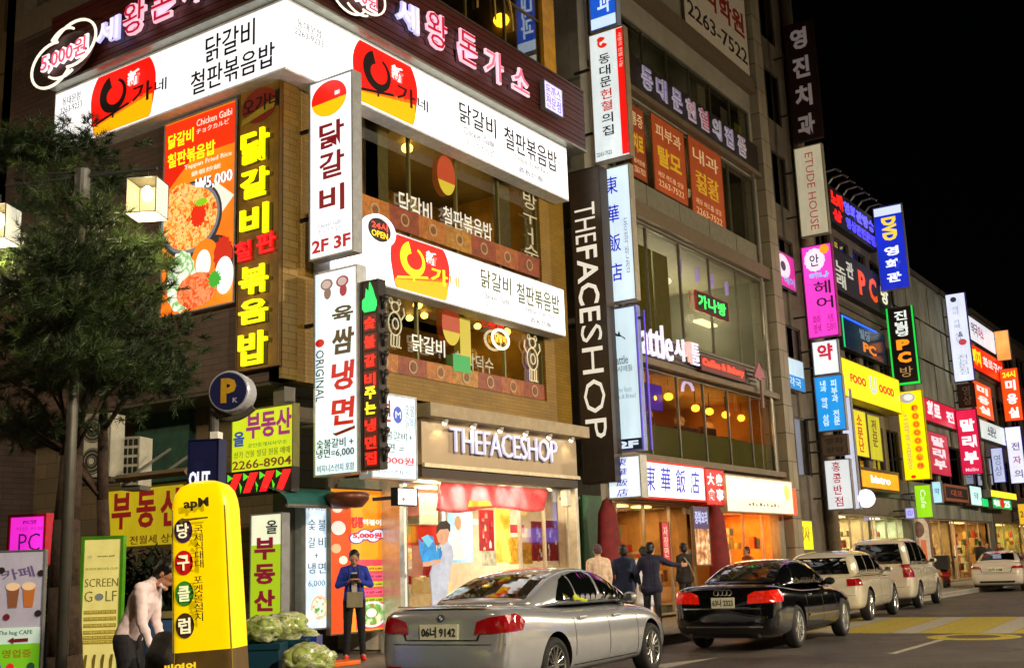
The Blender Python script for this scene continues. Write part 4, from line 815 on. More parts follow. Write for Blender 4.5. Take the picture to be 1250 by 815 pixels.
for cx_, cz_ in ((.92, .82), (.1, .85), (.25, .5), (.9, .52)): s.disc(cx_, cz_, .07, .025, random.choice(['#5a1020', '#201810']), 0, y=-.018)
s.T('카페', .1, .8, .78, .88, '#54405c', 0, rot=12); s.T('The hug CAFE', .1, .8, .36, .40, '#3a4a40', 0); s.T('영업중', .2, .8, .20, .26, '#7a6010', 0, off=.02)
poly(s.t, [(s.W * x, s.H * z) for x, z in ((.30, .325), (.42, .35), (.42, .337), (.72, .34), (.72, .315), (.42, .312), (.42, .30))], P('#7a1020'), y=-.02, name='arrow')
for cx_, c_ in ((.12, '#4858b0'), (.38, '#c82828'), (.8, '#284838')): s.disc(cx_, .13, .08, .03, c_, .4, y=-.02)
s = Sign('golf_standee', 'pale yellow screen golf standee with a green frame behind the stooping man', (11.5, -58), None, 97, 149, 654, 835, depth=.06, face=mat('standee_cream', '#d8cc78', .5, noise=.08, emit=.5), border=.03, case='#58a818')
s.T('screen golf', .4, .8, .855, .868, '#4a4420', 0); s.disc(.22, .86, .06, .012, '#a8a060', 0); s.T('SCREEN', .12, .9, .655, .71, '#5a5220', 0, off=-.012); s.T('G   LF', .12, .88, .555, .625, '#5a5220', 0, off=-.012); s.disc(.47, .585, .1, .024, '#6a6a60', 0, y=-.018)
s.T('18 HOLE INDOOR CLUB', .12, .88, .77, .785, '#8a8240', 0)
for i, z in enumerate((.50, .455, .41, .365, .33, .30)): s.panel(.12, .88, z - .03, z - .004, '#a8921c', .25); s.T('타석 이용 안내 및 레슨 회원 모집', .14, .84, z - .024, z - .010, '#d8cc80', .3, y=-.018)
for i in range(4): poly(s.t, [(s.W * (.16 + i * .2), s.H * .06), (s.W * (.2 + i * .2), s.H * .06), (s.W * (.24 + i * .2), s.H * .2), (s.W * (.19 + i * .2), s.H * .2), (s.W * (.15 + i * .2), s.H * .16)], P('#8a7a2a'), y=-.016, name='golfer_print')
# yellow inflatable pillar
infl = thing('inflatable_sign', 'tall yellow inflatable pillar sign with coloured letter discs and a dark foot', 'inflatable sign', (0, 0, 0))
q = atD(267, 700, 8.0); rz = math.radians(-62); infl.location = (q.x, q.y, .15); infl.rotation_euler = (math.radians(0), math.radians(-3.2), rz)
Wt, Wb, Ht = .205, .238, atD(262, 583, 8.0).z - .15
bm = bmesh.new(); rows = []
prof = [(0, Wb), (.15, Wb)] + [(z, Wb + (Wt - Wb) * (z / Ht)) for z in [.3 + k * (Ht - .3 - .22) / 8 for k in range(9)]] + [(Ht - .15, Wt * .98), (Ht - .09, Wt * .9), (Ht - .04, Wt * .72), (Ht - .012, Wt * .42), (Ht, .01)]
for z, r in prof:
    row = []
    for i in range(36):
        a = 2 * math.pi * i / 36; ca, sa = math.cos(a), math.sin(a); e = .24
        x = r * math.copysign(abs(ca) ** e, ca); y = r * .72 * math.copysign(abs(sa) ** e, sa); row.append(bm.verts.new((x, y, z)))
    rows.append(row)
for a, b in zip(rows, rows[1:]):
    for i in range(36): bm.faces.new((a[i], a[(i + 1) % 36], b[(i + 1) % 36], b[i]))
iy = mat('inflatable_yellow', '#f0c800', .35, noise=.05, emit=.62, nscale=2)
ib = P('#5a4418', .6)
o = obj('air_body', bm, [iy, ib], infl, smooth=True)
zfoot = atD(262, 797, 8.0).z - .15
for p in o.data.polygons:
    if p.center.z < zfoot: p.material_index = 1
b = bmesh.new()
for sx_ in (-1, 1): tube(b, [(sx_ * (Wb + (Wt - Wb) * z / Ht) * .90, -(Wb + (Wt - Wb) * z / Ht) * .72 * .93, z) for z in (.3, .8, 1.2, Ht - .2)], .006, 5)
obj('seam', b, P('#8a7410'), infl)
def iz(py): return atD(262, py, 8.0).z - .15
yf = -.72 * .262
for py, c_, st in ((645, '#4a2a5a', '당'), (684, '#d81818', '구'), (721, '#38a028', '클'), (759, '#4a3020', '럽')):
    k = Wb + (Wt - Wb) * iz(py) / Ht
    disc(infl, -k * .52, iz(py), .066, .085, P(c_, .5), y=-k * .72 - .002, name='letter_disc'); text(infl, st, (-k * .52 - .042, -k * .52 + .042, iz(py) - .052, iz(py) + .052), E('#f8f0c0', .8), y=-k * .72 - .009, off=.02)
text(infl, '국제식대대', (-.02, .045, iz(692), iz(640)), P('#3a3410'), y=yf * .985 + .0, vert=True); text(infl, '포켓볼설치', (-.03, .035, iz(755), iz(702)), P('#3a3410'), y=-.72 * .272, vert=True)
text(infl, 'apM', (-.09, .09, iz(622), iz(607)), P('#3a3018'), y=-.72 * .25, off=.03)
poly(infl, [(-.13, iz(634)), (-.1, iz(629)), (-.1, iz(631)), (.08, iz(631)), (.08, iz(633)), (-.1, iz(634)), (-.1, iz(638))], P('#6a5a18'), y=-.72 * .25)
text(infl, '씨영업', (-.26, -.03, iz(815), iz(802)), E('#f4d020', .8), y=-.72 * .285, off=.03)
light('POINT', (q.x, q.y, 1.2), .1, '#ffd040', .1, name='blower_lamp')
# ================= middle building =================
MX = 23.3
mid = thing('cafe_building', 'grey brown glazed building with a cafe and a clinic above street shops', 'building', (MX, WY, 0))
MWd = 35.6 - MX
mwall = mat('grey_render', '#888270', .7, noise=.2, nscale=1.2, bump=.1)
def mx(px, py): return onY(px, py, WY).x - MX
bands = [(1.2, MWd - 1.0, 4.15, 6.45), (1.2, MWd - 1.0, 7.35, 10.35), (1.2, MWd - 1.0, 11.5, 13.85), (2.2, MWd - 1.0, 15.05, 16.2), (2.2, MWd - 1.0, 19.8, 21.2)]
facade('wall', mid, MWd, 22, [(.3, MWd - 1.2, -.1 + .25, 3.0)] + bands, mwall)
bx('back_wall', mid, (0, MWd, 9, 9.3, .15, 22), mwall); bx('end_wall', mid, (0, .3, .31, 9, .15, 22), mwall); bx('end_wall', mid, (MWd - .3, MWd, .31, 9, .15, 22), mwall)
for z, h in ((3.98, .16), (6.46, .18), (10.38, .42), (13.9, .16), (16.9, .5)): bx('ledge', mid, (.4, MWd - .75, -.22, -.002, z, z + h), P('#6e5f48', .5, .2))
bx('stone_pier', mid, (MWd - .75, MWd + .02, -.3, -.001, .15, 22), tiles('pier_stone', '#8e846e', '#827860', '#4a4030', .8, .9, rough=.6, msize=.02))
for x in (1.0, 1.9): b = bmesh.new(); cone(b, (x - .6, -.12, 3), (x - .6, -.12, 21), .06, .06, 8); obj('pipe', b, P('#3a3834', .5, .3), mid)
b = bmesh.new(); cone(b, (MWd - 1.3, -.1, 4), (MWd - 1.3, -.1, 14), .05, .05, 8); obj('pipe', b, P('#8a8478', .3, .6), mid)
fmm = P('#5c5646', .4, .4)
# second floor cafe
room(mid, 1.1, MWd - .9, 4.1, 6.5, 4, mat('cafe_wall', '#a8742c', .7, noise=.3, nscale=.8), P('#4a2a18'), mat('cafe_ceiling', '#b89a60', .6, noise=.2, nscale=2))
window(mid, *bands[0], 6, 1, fmm, y=.05)
cw = (MWd - 2.2) / 6
for i in range(6): bx('frosted_band', mid, (1.2 + i * cw + .03, 1.2 + (i + 1) * cw - .03, .10, .12, 4.2, 4.98), mat('frosted_green', '#7c8236', .5, noise=.15, nscale=2))
for i in range(7): bx('booth_seat', mid, (1.5 + i * 1.4, 2.6 + i * 1.4, 1.2, 1.6, 4.1, 5.3 + .1 * (i % 3)), P('#4a1712', .6), .05)
for px, py, dp in ((796, 486, .9), (816, 484, .7), (849, 498, 1.1), (866, 502, 1.0), (886, 506, .9), (905, 510, 1.1), (870, 488, 2.5)):
    p = onY(px, py, WY + dp); lamp_ball(mid, (p.x - MX, dp, p.z), .13, '#ffb030', 9, 6.5)
for k_ in range(5): light('POINT', (MX + 2 + k_ * 2.1, WY + 1.8, 5.7), 60, '#ffb860', .15, name='cafe_light')
p = onY(836, 478, WY + .6); b = bmesh.new(); tube(b, [(p.x - MX + .35 * math.cos(a), .5, p.z + .28 * math.sin(a)) for a in [(.2 + i * .22) for i in range(15)]], .05, 6); obj('neon_squiggle', b, E('#d8c8ff', 2.2), mid)
p = onY(800, 478, WY + .8); bx('violet_lit_panel', mid, (p.x - MX - .5, p.x - MX + .4, .8, .85, 5.6, 6.3), E('#4818c0', 1.2)); bx('violet_lit_panel', mid, (p.x - MX - .9, p.x - MX - .55, .8, .85, 4.9, 6.3), E('#5a20b0', .6))
# third floor
room(mid, 1.1, MWd - .9, 7.3, 10.4, 4.5, mat('hall_wall', '#8c8b78', .7, noise=.2, nscale=.7), P('#4c463c'), mat('hall_ceiling', '#b5b095', .6, noise=.1, nscale=1))
window(mid, *bands[1], 5, 1, fmm, y=.05)
for k_ in range(5): light('POINT', (MX + 2 + k_ * 2.1, WY + 2.2, 9.3), 130, '#f4f0d4', .15, name='hall_light')
for i, (px, py) in enumerate(((812, 322), (830, 327), (851, 336), (869, 343), (887, 352))):
    p = onY(px, py, WY + .8); b = bmesh.new(); cone(b, (p.x - MX, .8, p.z - .22), (p.x - MX, .8, p.z + .22), .06, .06, 10); obj('tube_lamp', b, E('#b8a0f0', 1.3), mid)
p = onY(861, 397, WY + 1.6); bx('strip_light', mid, (p.x - MX - .7, p.x - MX + .5, 1.4, 1.7, p.z, p.z + .08), E('#fff6b8', 4))
p = onY(815, 343, WY + .9); lamp_ball(mid, (p.x - MX, .9, p.z), .12, '#f0f4e0', 2.5)
for px, col in ((788, '#8c8a20'), (808, '#9a9a60')):
    p = onY(px, 370, WY + .3); bx('curtain', mid, (p.x - MX - .35, p.x - MX + .5, .3, .34, 7.4, 9.9), P(col, .7))
b = bmesh.new()
for i in range(5): ball(b, (4.0, 1.3, 7.5 + i * .3), .42 - .05 * i, (1, 1, .35), 16, 8)
obj('stacked_shade', b, P('#4a4a40', .5), mid, smooth=True)
s = Sign('led_sign', 'small green lettered LED sign with a red edge hanging behind third floor glass', 'S', WY - .02, 850, 888, 362, 384, depth=.05, face='#101008', glow=0, border=.02, case='#a01010')
for i, st in enumerate('가나방'): s.T(st, .06 + i * .3, .32 + i * .3, .15, .85, '#38e858', 2, off=.03)
# fourth floor clinic with orange window posters
room(mid, 1.1, MWd - .9, 11.4, 13.9, 3, P('#5f5b48'), P('#3a362e'), P('#58543f'))
window(mid, *bands[2], 5, 1, fmm, y=.05)
for i in range(5): bx('spandrel', mid, (1.2 + i * (MWd - 2.2) / 5 + .02, 1.2 + (i + 1) * (MWd - 2.2) / 5 - .02, -.05, -.002, 10.82, 11.48), P('#77735f', .5, .1))
for k_ in range(3): light('POINT', (MX + 3 + k_ * 3.2, WY + 1.5, 13.2), 22, '#e8e0a8', .15, name='clinic_light'); light('POINT', (MX + 3.5 + k_ * 3, WY + 1.5, 15.8), 12, '#e8e0a8', .1, name='office_light')
def poster(px0, px1, pyt, pyb, st, st2, lab, col='#a8481a'):
    s = Sign('window_poster', lab, 'S', WY - .02, px0, px1, pyt, pyb, depth=.02, face=mat('poster_brick_orange' + col, col, .5, noise=.15, nscale=2, emit=.15), glow=0, border=.01, case='#8a4a20')
    s.T(st, .12, .88, .72, .9, '#d8b888', .28, off=.01); s.T(st2, .15, .85, .36, .62, '#c8a020', .32, off=.03); s.T('제모 여드름 상담', .12, .88, .2, .27, '#d8b080', .35); s.T('2263-7522', .12, .88, .08, .16, '#d8b080', .35)
poster(797, 836, 152, 240, '피부과', '탈모', 'brick orange window poster for skin and hair loss care, fourth floor')
poster(843, 882, 180, 274, '내과', '건강\n검진', 'brick orange window poster for internal medicine right of the hair loss poster')
poster(770, 787, 132, 218, '통증', '치료', 'narrow brick orange window poster next to the white blood donation blade', '#8c3a18')
# letter band of the blood donation centre
bt_ = thing('letter_band', 'dark band of separate pale outlined letters between fourth and fifth floor windows', 'sign', (MX, WY - .02, 13.9 + .17))
bx('band_panel', bt_, (1.4, MWd - .8, -.12, -.003, 0, .96), P('#2b221c', .5, .2))
for i, (st, px, py, cc) in enumerate((('동', 782, 96, '#8a84b8'), ('대', 800, 110, '#8a84b8'), ('문', 819, 122, '#8a84b8'), ('헌', 836, 136, '#b08a98'), ('혈', 852, 147, '#b05060'), ('의', 868, 161, '#9a98a8'), ('집', 883, 170, '#8a84a8'), ('품', 899, 182, '#9a8a90'))):
    x = mx(px, py); text(bt_, st, (x - .33, x + .33, .16, .82), E('#c8c0cc', .22), y=-.16, th=.03, off=.035, name='letter_body'); text(bt_, st, (x - .30, x + .30, .19, .79), E(cc, .2), y=-.2, th=.01, name='letter_face')
# fifth floor
room(mid, 2.1, MWd - .9, 15.0, 16.3, 3, P('#3a3a2c'), P('#26241e'), P('#4a4836'))
window(mid, *bands[3], 6, 1, P('#4a4636', .4, .4), y=.05); window(mid, *bands[4], 5, 1, P('#4a4636', .4, .4), y=.05, gm=glass('dark_glass', .2, '#30342c'))
for i, px in enumerate((862, 889, 905)): x = mx(px, 130 + i * 12); bx('blind', mid, (x - .25, x + .3, .14, .16, 15.1, 16.0 - .2 * i), P(['#a8a890', '#8a8878', '#8c9a20'][i], .6, ))
s = Sign('white_banner', 'cream banner with a phone number at the top of the glazed building', 'S', WY - .1, 833, 907, -60, 38, depth=.05, face=mat('banner_cream', '#a89a80', .6, noise=.1, emit=.12), glow=0, border=.02, case='#6a6048')
s.t.location.z = 17.5
s.T('수학학원', .1, .95, .42, .72, '#8c2418', 0, off=.03); s.T('2263-7522', .05, .97, .12, .3, '#2a2018', 0, off=.01)
# blades of the middle building
s = Sign('blade_sign', 'white blade sign with a red swirl and a red strip on its right', 'L', None, 722, 766, 36, 196, wall=WY - .6, depth=.2, case='#a08c70', face='#dce8ea', glow=.95)
s.panel(.78, .985, .02, .985, '#f01810', 1.0)
for st, z, c_ in (('동', .745, '#202020'), ('대', .655, '#202020'), ('문', .565, '#202020'), ('헌', .47, '#c83020'), ('혈', .38, '#c83020'), ('의', .285, '#202020'), ('집', .19, '#202020')): s.T(st, .27, .58, z, z + .075, c_, 0, off=.01)
ringp(s.t, s.W * .40, s.H * .91, s.W * .15, s.H * .04, s.W * .06, E('#e02818', 1), y=-.014, a0=60, a1=330); s.disc(.42, .89, .06, .018, '#e02818', 1); s.disc(.34, .94, .1, .02, '#e02818', 1)
s.T('2263-7522', .08, .5, .045, .075, '#404a50', 0); s.T('사랑의 헌혈 나눔', .83, .94, .68, .95, '#ffd0c0', .8, rot=-90); s.bracket()
s = Sign('blade_sign', 'blue and white blade sign cut off by the top edge', 'L', None, 719, 752, -40, 36, wall=WY - .6, depth=.2, case='#9aa8c0', face='#1858d0', glow=1.0)
s.panel(.03, .97, .03, .2, '#c8e0f8', 1.1); s.T('내과', .3, .8, .25, .95, '#d8ecff', 1, vert=True, off=.02)
s = Sign('blade_sign', 'pale blue blade sign with four large blue Chinese characters', 'L', None, 738, 773, 202, 369, wall=WY - .6, depth=.2, case='#a8a08c', face='#cfe4f4', glow=1.05)
for i, st in enumerate('東華飯店'): s.T(st, .12, .56, .80 - i * .215, .93 - i * .215, '#1818c0', 0, off=.004)
s.T('동화반점', .7, .84, .2, .6, '#8a94a8', 0, vert=True); s.bracket()
s = Sign('blade_sign', 'tall pale cafe blade with violet neon edge, dog drawing and 2F plate', 'L', None, 744, 781, 374, 551, wall=WY - .6, depth=.2, case='#8090c8', face='#c4dce8', glow=1.0)
for q_ in (-.01, 1.01): bx('neon_edge', s.t, (s.W * q_ - .012, s.W * q_ + .012, -.03, -.008, 0, s.H), E('#6a50d8', .9))
bx('neon_edge', s.t, (s.W * 1.18, s.W * 1.21, .08, .12, 0, s.H * .96), E('#5038c8', .9)); bx('neon_mount', s.t, (s.W * .9, s.W * 1.19, .09, .11, s.H * .9, s.H * .92), P('#444444'))
s.T('Seattle', .06, .66, .60, .66, '#4a5a58', 0); s.T('시애틀', .3, .8, .545, .59, '#6a7a78', 0); s.T('The Best\nCafe & Bread', .1, .85, .36, .44, '#98a8a8', 0)
poly(s.t, [(s.W * x, s.H * z) for x, z in ((.25, .82), (.32, .80), (.5, .79), (.62, .765), (.6, .78), (.45, .805), (.42, .835), (.36, .81), (.26, .835))], P('#20281c'), y=-.015, name='dog_print')
s.panel(.0, 1.0, .005, .085, '#101828', 0, y=-.015); s.T('2F', .15, .85, .02, .07, '#d8e8f8', .9, off=.05, y=-.02)
s = Sign('lightbox_sign', 'small white lightbox with four blue characters stacked, below the 2F plate', 'L', None, 742, 783, 556, 608, wall=WY - .6, depth=.3, case='#b0b4b0', face='#dce8f0', glow=1.1)
for i, st in enumerate('東華飯店'): s.T(st, .25, .62, .77 - i * .24, .95 - i * .24, '#2020b8', 0, shear=.2)
# cafe letters and LED
cs = thing('cafe_letters', 'white raised cafe name letters on a dark rail above the cafe windows', 'sign', (onY(770, 400, WY - .3).x, WY - .3, 6.62))
def cxx(px, py): return onY(px, py, WY - .3).x - cs.location.x
W5 = cxx(925, 470)
for k in range(5): bx('rail', cs, (0, W5, .03 + .002 * k, .08, .02 + k * .13, .06 + k * .13), P('#3a2a26', .4, .4))
text(cs, 'Seattle', (cxx(758, 395), cxx(820, 435), .02, .92), E('#ece4ff', .95), y=-.0, th=.06, off=.0, name='letter_body'); 
for i, st in enumerate('시애틀'): a = cxx(823 + i * 9.5, 435); text(cs, st, (a, a + .55, .12, .72), E(['#f4ecff', '#ffb8b0', '#f4ecff'][i], .95), y=0, th=.06, off=.005, name='letter_body')
s = Sign('led_ticker', 'glowing red LED ticker strip at the right of the cafe name letters', 'S', WY - .36, 855, 909, 439, 457, depth=.1, face='#500804', glow=.8, border=.01, case='#401010')
zz = onY(882, 448, WY - .36).z; s.t.location.z = zz - s.H * .62
s.T('Coffee & Bakery', .04, .96, .25, .85, '#ff3018', 2.6, off=.05)
t = thing('arrow_emblem', 'pink and grey arrow shaped emblem on a post right of the LED ticker', 'emblem', (onY(925, 455, WY - .4).x, WY - .4, 6.1))
poly(t, [(-.45, .75), (0, 1.25), (.5, .8), (.15, .8), (.12, .7), (-.1, .7), (-.12, .75)], P('#a86070', .5), y=0, th=.06, name='arrow'); bx('post', t, (.25, .38, .01, .07, -.1, .78), P('#8a6a60'))
# ground floor of the middle building
def front(lab, x0, x1, wallc, lightc, energy, nm='shop_front', z1=3.0, dep=4, goods=None, nx=3):
    t = thing(nm, lab, 'shop front', (x0, WY, 0)); W = x1 - x0
    room(t, .06, W - .06, .2, z1, dep, mat('shopwall_' + wallc, wallc, .6, noise=.35, nscale=1.5), P('#8a7a60', .4), P('#d8ccaa'), y=.32)
    window(t, .03, W - .03, .2, z1 - .02, nx, 1, P('#a89c84', .4, .5), y=.12)
    for i in range(int(W / 1.3)): bx('ceiling_lamp', t, (.5 + i * 1.3, 1.1 + i * 1.3, 1.0, 1.3, z1 - .06, z1 - .02), E(lightc, 8))
    light('AREA', (x0 + W / 2, WY + 1.2, z1 - .1), energy * 5, lightc, W * .8, name='shop_light', sizey=1.4)
    for i in range(int(W * 1.1)):      # glowing panels added at random to brighten the shop inside
        a = random.uniform(.3, W - 1.2); zb_ = random.choice((.5, 1.3, 1.9)); dd = random.choice((1.0, 2.2, 3.4)); bx('lit_display', t, (a, a + random.uniform(.4, .9), dd, dd + .12, zb_, zb_ + random.uniform(.5, .9)), mat('display_%d' % (i % 6), ['#f8f0e0', '#f8d870', '#e8f0f8', '#f0a860', '#f8e8a0', '#e88890'][i % 6], .5, emit=1.1, noise=.45, nscale=6))
    for i in range(int(W * 11)):
        a = random.uniform(.3, W - .5); zb_ = random.choice((.2, .6, 1.0, 1.4, 1.8, 2.2)); dd = random.choice((.5, .8, 1.2, 1.9, 2.8))
        bx('goods', t, (a, a + random.uniform(.1, .4), dd, dd + .15, zb_, zb_ + random.uniform(.15, .38)), P(random.choice(goods or ['#c83028', '#e8c050', '#3a6a3a', '#d8c8a0', '#a05030'])))
    return t
front('restaurant front with green and gold ornaments behind glass below blue characters', onY(722, 650, WY).x, onY(853, 650, WY).x, '#a8804a', '#ffcf88', 60, goods=['#2c5a34', '#b08a30', '#a02c20', '#d8c090', '#3a6a48'], nx=4)
front('small shop glowing orange inside below a white sign of round lamps', onY(888, 650, WY).x, onY(968, 650, WY).x - .7, '#f08a2c', '#ffb060', 130, goods=['#f0a030', '#e86020', '#f8d080', '#e0e0c0'])
s = Sign('restaurant_sign', 'white lightbox with blue brush characters and a wavy red border over the restaurant', 'S', WY - .42, 783, 860, 565, 610, depth=.35, face='#f0f2fa', glow=1.15, border=.05, case='#e01818')
for i, st in enumerate('東華飯店'): s.T(st, .04 + i * .235, .20 + i * .235, .2, .86, '#1c28b8', 0, off=.006, shear=.12)
s = Sign('restaurant_side_sign', 'red square lightbox of four white characters at the right of the blue lettered sign', 'S', WY - .42, 861, 884, 573, 616, depth=.35, face='#e81818', glow=1.1, border=.03, case='#e01818')
for st, x, z in (('大', .1, .55), ('衆', .54, .55), ('食', .1, .12), ('事', .54, .12)): s.T(st, x, x + .36, z, z + .34, '#fff0e8', 1.2, off=.03)
s = Sign('lamp_row_sign', 'cream sign with a row of glowing square lamps and a pale green name', 'S', WY - .5, 886, 967, 583, 626, depth=.4, face='#f4e4c4', glow=.95, border=.03, case='#c0a888')
for i in range(7): s.panel(.07 + i * .118, .15 + i * .118, .42, .86, '#ffffff', 2.6, y=-.02); 
[s.panel(.3 + k * .055, .335 + k * .055 - (k % 3) * .008, .2, .25 + .04 * (k % 2), '#8a7a60', .6) for k in range(9)]; s.disc(.9, .64, .05, .22, '#c8e060', 1.4, y=-.02); bx('orange_end', s.t, (s.W, s.W + .35, .0, .3, 0, s.H * .8), E('#f85020', 1.1))
for lab, px, x2 in (('dark red folded canvas shade at the left end of the restaurant front', 742, 0), ('dark red folded canvas shade between the restaurant and the orange shop', 876, 1)):
    p = onY(px, 680, WY - .5); b = bmesh.new(); lathe(b, [(.02, 2.95), (.14, 2.9), (.30, 2.6), (.36, 2.0), (.40, 1.5), (.44, .9), (.40, .85), (.02, .9)], 14)
    for v in b.verts: k = 1 + .1 * math.sin(math.atan2(v.co.y, v.co.x) * 7); v.co.x *= k; v.co.y *= k * .6
    t = thing('folded_shade', lab, 'shade', (p.x, WY - .55, .0)); obj('canvas', b, mat('dark_red_cloth', '#6e0f10', .8, noise=.25), t, smooth=True); b = bmesh.new(); cone(b, (0, 0, .15), (0, 0, 2.98), .025, .025, 8); obj('pole', b, P('#888888', .4, .6), t)
t = thing('green_door', 'dark green door panel between the cosmetics shop and the restaurant', 'door', (22.7, WY - .05, .15)); bx('door_leaf', t, (-.35, .55, 0, .06, 0, 2.9), mat('green_door', '#1c5a2c', .5, noise=.2), .01); bx('handle', t, (.42, .46, -.06, -.002, 1.0, 1.25), P('#b0a890', .3, .8))
s = Sign('menu_board', 'blue and brown menu board standing beside the restaurant entrance', 'S', WY - .6, 847, 866, 618, 690, depth=.06, face='#4a3a6a', glow=.35, border=.02, case='#6a5a4a'); s.panel(.05, .95, .02, .62, multi('dish_print2', [(.3, '#5a2a18'), (.5, '#c88850'), (.65, '#e8d8b0')], 5, emit=.4), 0); s.T('중화요리', .1, .9, .7, .92, '#c0c8f8', .7, off=.03)
s = Sign('red_column_sign', 'narrow dull red vertical sign in the restaurant window behind the walkers', 'S', WY - .45, 808, 817, 637, 690, depth=.05, face='#b83038', glow=.6, border=.01, case='#802020'); s.T('자장면', .2, .8, .2, .9, '#f8d8c0', .6, vert=True)
# ================= narrow building behind =================
nbld = thing('narrow_building', 'narrow dark building with stacked small windows between two stone pipes', 'building', (35.7, WY, 0))
f_ = [(.5, 3.0, 1.0 + i * 3.2, 3.0 + i * 3.2) for i in range(1, 7)]
facade('wall', nbld, 3.9, 24, f_, mat('narrow_wall', '#5a5040', .7, noise=.25, nscale=1.5), y=.3)
bx('side_wall', nbld, (0, 3.9, .61, 8, .15, 24), P('#4a4236'))
for i, o_ in enumerate(f_): window(nbld, *o_, 2, 1, P('#4c463a', .4, .3), y=.34, gm=glass('dark_glass', .2, '#30342c')); bx('blind', nbld, (o_[0] + .1, o_[1] - .1, .5, .52, o_[2] + .1 + .3 * (i % 2), o_[3] - .1), P(['#8a8464', '#6c5a44', '#a8a080'][i % 3]))
b = bmesh.new(); cone(b, (3.9, .05, .15), (3.9, .05, 24), .22, .22, 12); obj('column', b, mat('column_stone', '#7c6e58', .6, noise=.2), nbld, smooth=True)
b = bmesh.new(); cone(b, (.1, .1, .15), (.1, .1, 24), .12, .12, 10); obj('pipe', b, P('#5a5448', .4, .4), nbld)
s = Sign('window_panel', 'pink panel with a white face shape in the narrow building window', 'S', WY - .05, 946, 970, 310, 350, depth=.1, face='#d030a0', glow=.55, border=.02); s.disc(.4, .6, .34, .34, '#f0e0f0', .8); s.disc(.4, .6, .12, .14, '#303038', 0, y=-.02); s.T('헤어', .4, .9, .1, .35, '#70c0f0', .8)
s = Sign('window_panel', 'small white and blue panel low on the narrow building', 'S', WY - .05, 957, 981, 438, 475, depth=.1, face='#a8c4d8', glow=.7, border=.02); s.panel(.0, 1, .02, .45, '#2888d0', .8); s.T('약국', .2, .8, .1, .38, '#d8f0ff', .8)
# ================= right hand buildings =================
def block(nm, lab, x0, x1, z1, wallm, nfl, nx, dark=True, fz=3.6, y=0., trim='#4a443a', cond=.3, lit=.45):
    t = thing(nm, lab, 'building', (x0, WY + y, 0)); W = x1 - x0; ops = []
    for f in range(1, nfl):
        for i in range(nx): a = .5 + i * (W - .6) / nx; ops.append((a, a + (W - .6) / nx - .5, f * fz + .9, f * fz + 2.9))
    g_ = (.3, W - .3, .2, 3.0); facade('wall', t, W, z1, ops + [g_], wallm)
    bx('inner_wall', t, (0, W, 3.2, 3.5, .15, z1 - .1), P('#2c2822')); bx('roof_slab', t, (-.1, W + .1, -.12, 3.6, z1 + .002, z1 + .25), P('#3c3832'))
    bx('side_wall', t, (0, .2, .31, 3.2, .15, z1 - .01), P('#4a453c')); bx('side_wall', t, (W - .2, W, .31, 3.2, .15, z1 - .01), P('#4a453c'))
    for i in range(1, nfl): bx('floor_slab', t, (.2, W - .2, .31, 3.19, i * fz, i * fz + .2), P('#3a352c')); bx('ledge', t, (0, W, -.1, -.002, i * fz + .1, i * fz + .3), P(trim, .5, .2))
    for o_ in ops:
        wn = window(t, *o_, 2, 1, P('#46423a', .4, .4), y=.08, gm=glass('street_glass', .15, '#a0a490'))
        if random.random() < lit: bx('lit_panel', wn, (o_[0], o_[1], 1.4, 1.45, o_[2], o_[3]), mat('lit_window_warm', '#c89038', .6, noise=.5, nscale=2.5, emit=.5))
        elif random.random() < .6: bx('blind', wn, (o_[0] + .05, o_[1] - random.choice((.1, .9)), .3, .33, o_[2] + random.choice((.1, .8)), o_[3] - .05), P(random.choice(['#8a8468', '#6a6048', '#9a9480', '#50584c']), .7))
    return t
block('sign_covered_building', 'four storey building hung with blade signs, bent hooks along its roof edge', 39.9, 49.5, 15.3, mat('cwall', '#5c5244', .7, noise=.25, nscale=1.5), 4, 4)
hk = bmesh.new()
for i in range(7):
    p = onY(1008 + i * 9.2, 206 + i * 9.5, WY - .25)
    hk = bmesh.new(); tube(hk, [(0, .3, -.6), (0, .2, -.1), (.02, -.1, .25), (.04, -.5, .3), (.05, -.7, .15)], .04, 6)
    o = obj('roof_hook', hk, P('#8a8a80', .4, .5)); o.location = (p.x, WY - .1, 15.75); tag(o, ['bent metal roof hook nearest the house named blade', 'second bent metal roof hook over the red neon', 'third bent metal roof hook over the blue neon', 'fourth bent metal roof hook along the parapet', 'fifth bent metal roof hook along the parapet', 'sixth bent metal roof hook before the blue film blade', 'last bent metal roof hook behind the blue film blade'][i], 'hook', 'bent hooks along the roof edge')
shab = mat('shabby_panel', '#6e7064', .8, noise=.55, nscale=.9, bump=.4, nstretch=(1, 1, .35))
dbl = block('shabby_building', 'grey weathered panel building with a sloping roofline beyond the film blade', 49.7, 65.6, 14.3, shab, 4, 3, lit=.1)
for r_ in range(3):
    for i in range(8): bx('cladding_panel', dbl, (.2 + i * 1.95, 2.1 + i * 1.95, -.16 - .02 * ((i + r_) % 2), -.105, 8.4 + r_ * 1.9, 10.2 + r_ * 1.9), shab)
block('far_building', 'dark building beyond the weathered one, with red and white signs', 65.8, 82, 14.5, P('#564c40', .7, noise=.3), 4, 4, lit=.3)
block('far_building', 'dim low building at the far right end of the row', 82.2, 110, 9.5, P('#332e28', .7, noise=.3), 3, 6, lit=.4)
block('far_building', 'last dark building where the street runs out of view', 110.5, 150, 11, P('#2c2824', .7, noise=.3), 3, 7, lit=.4)
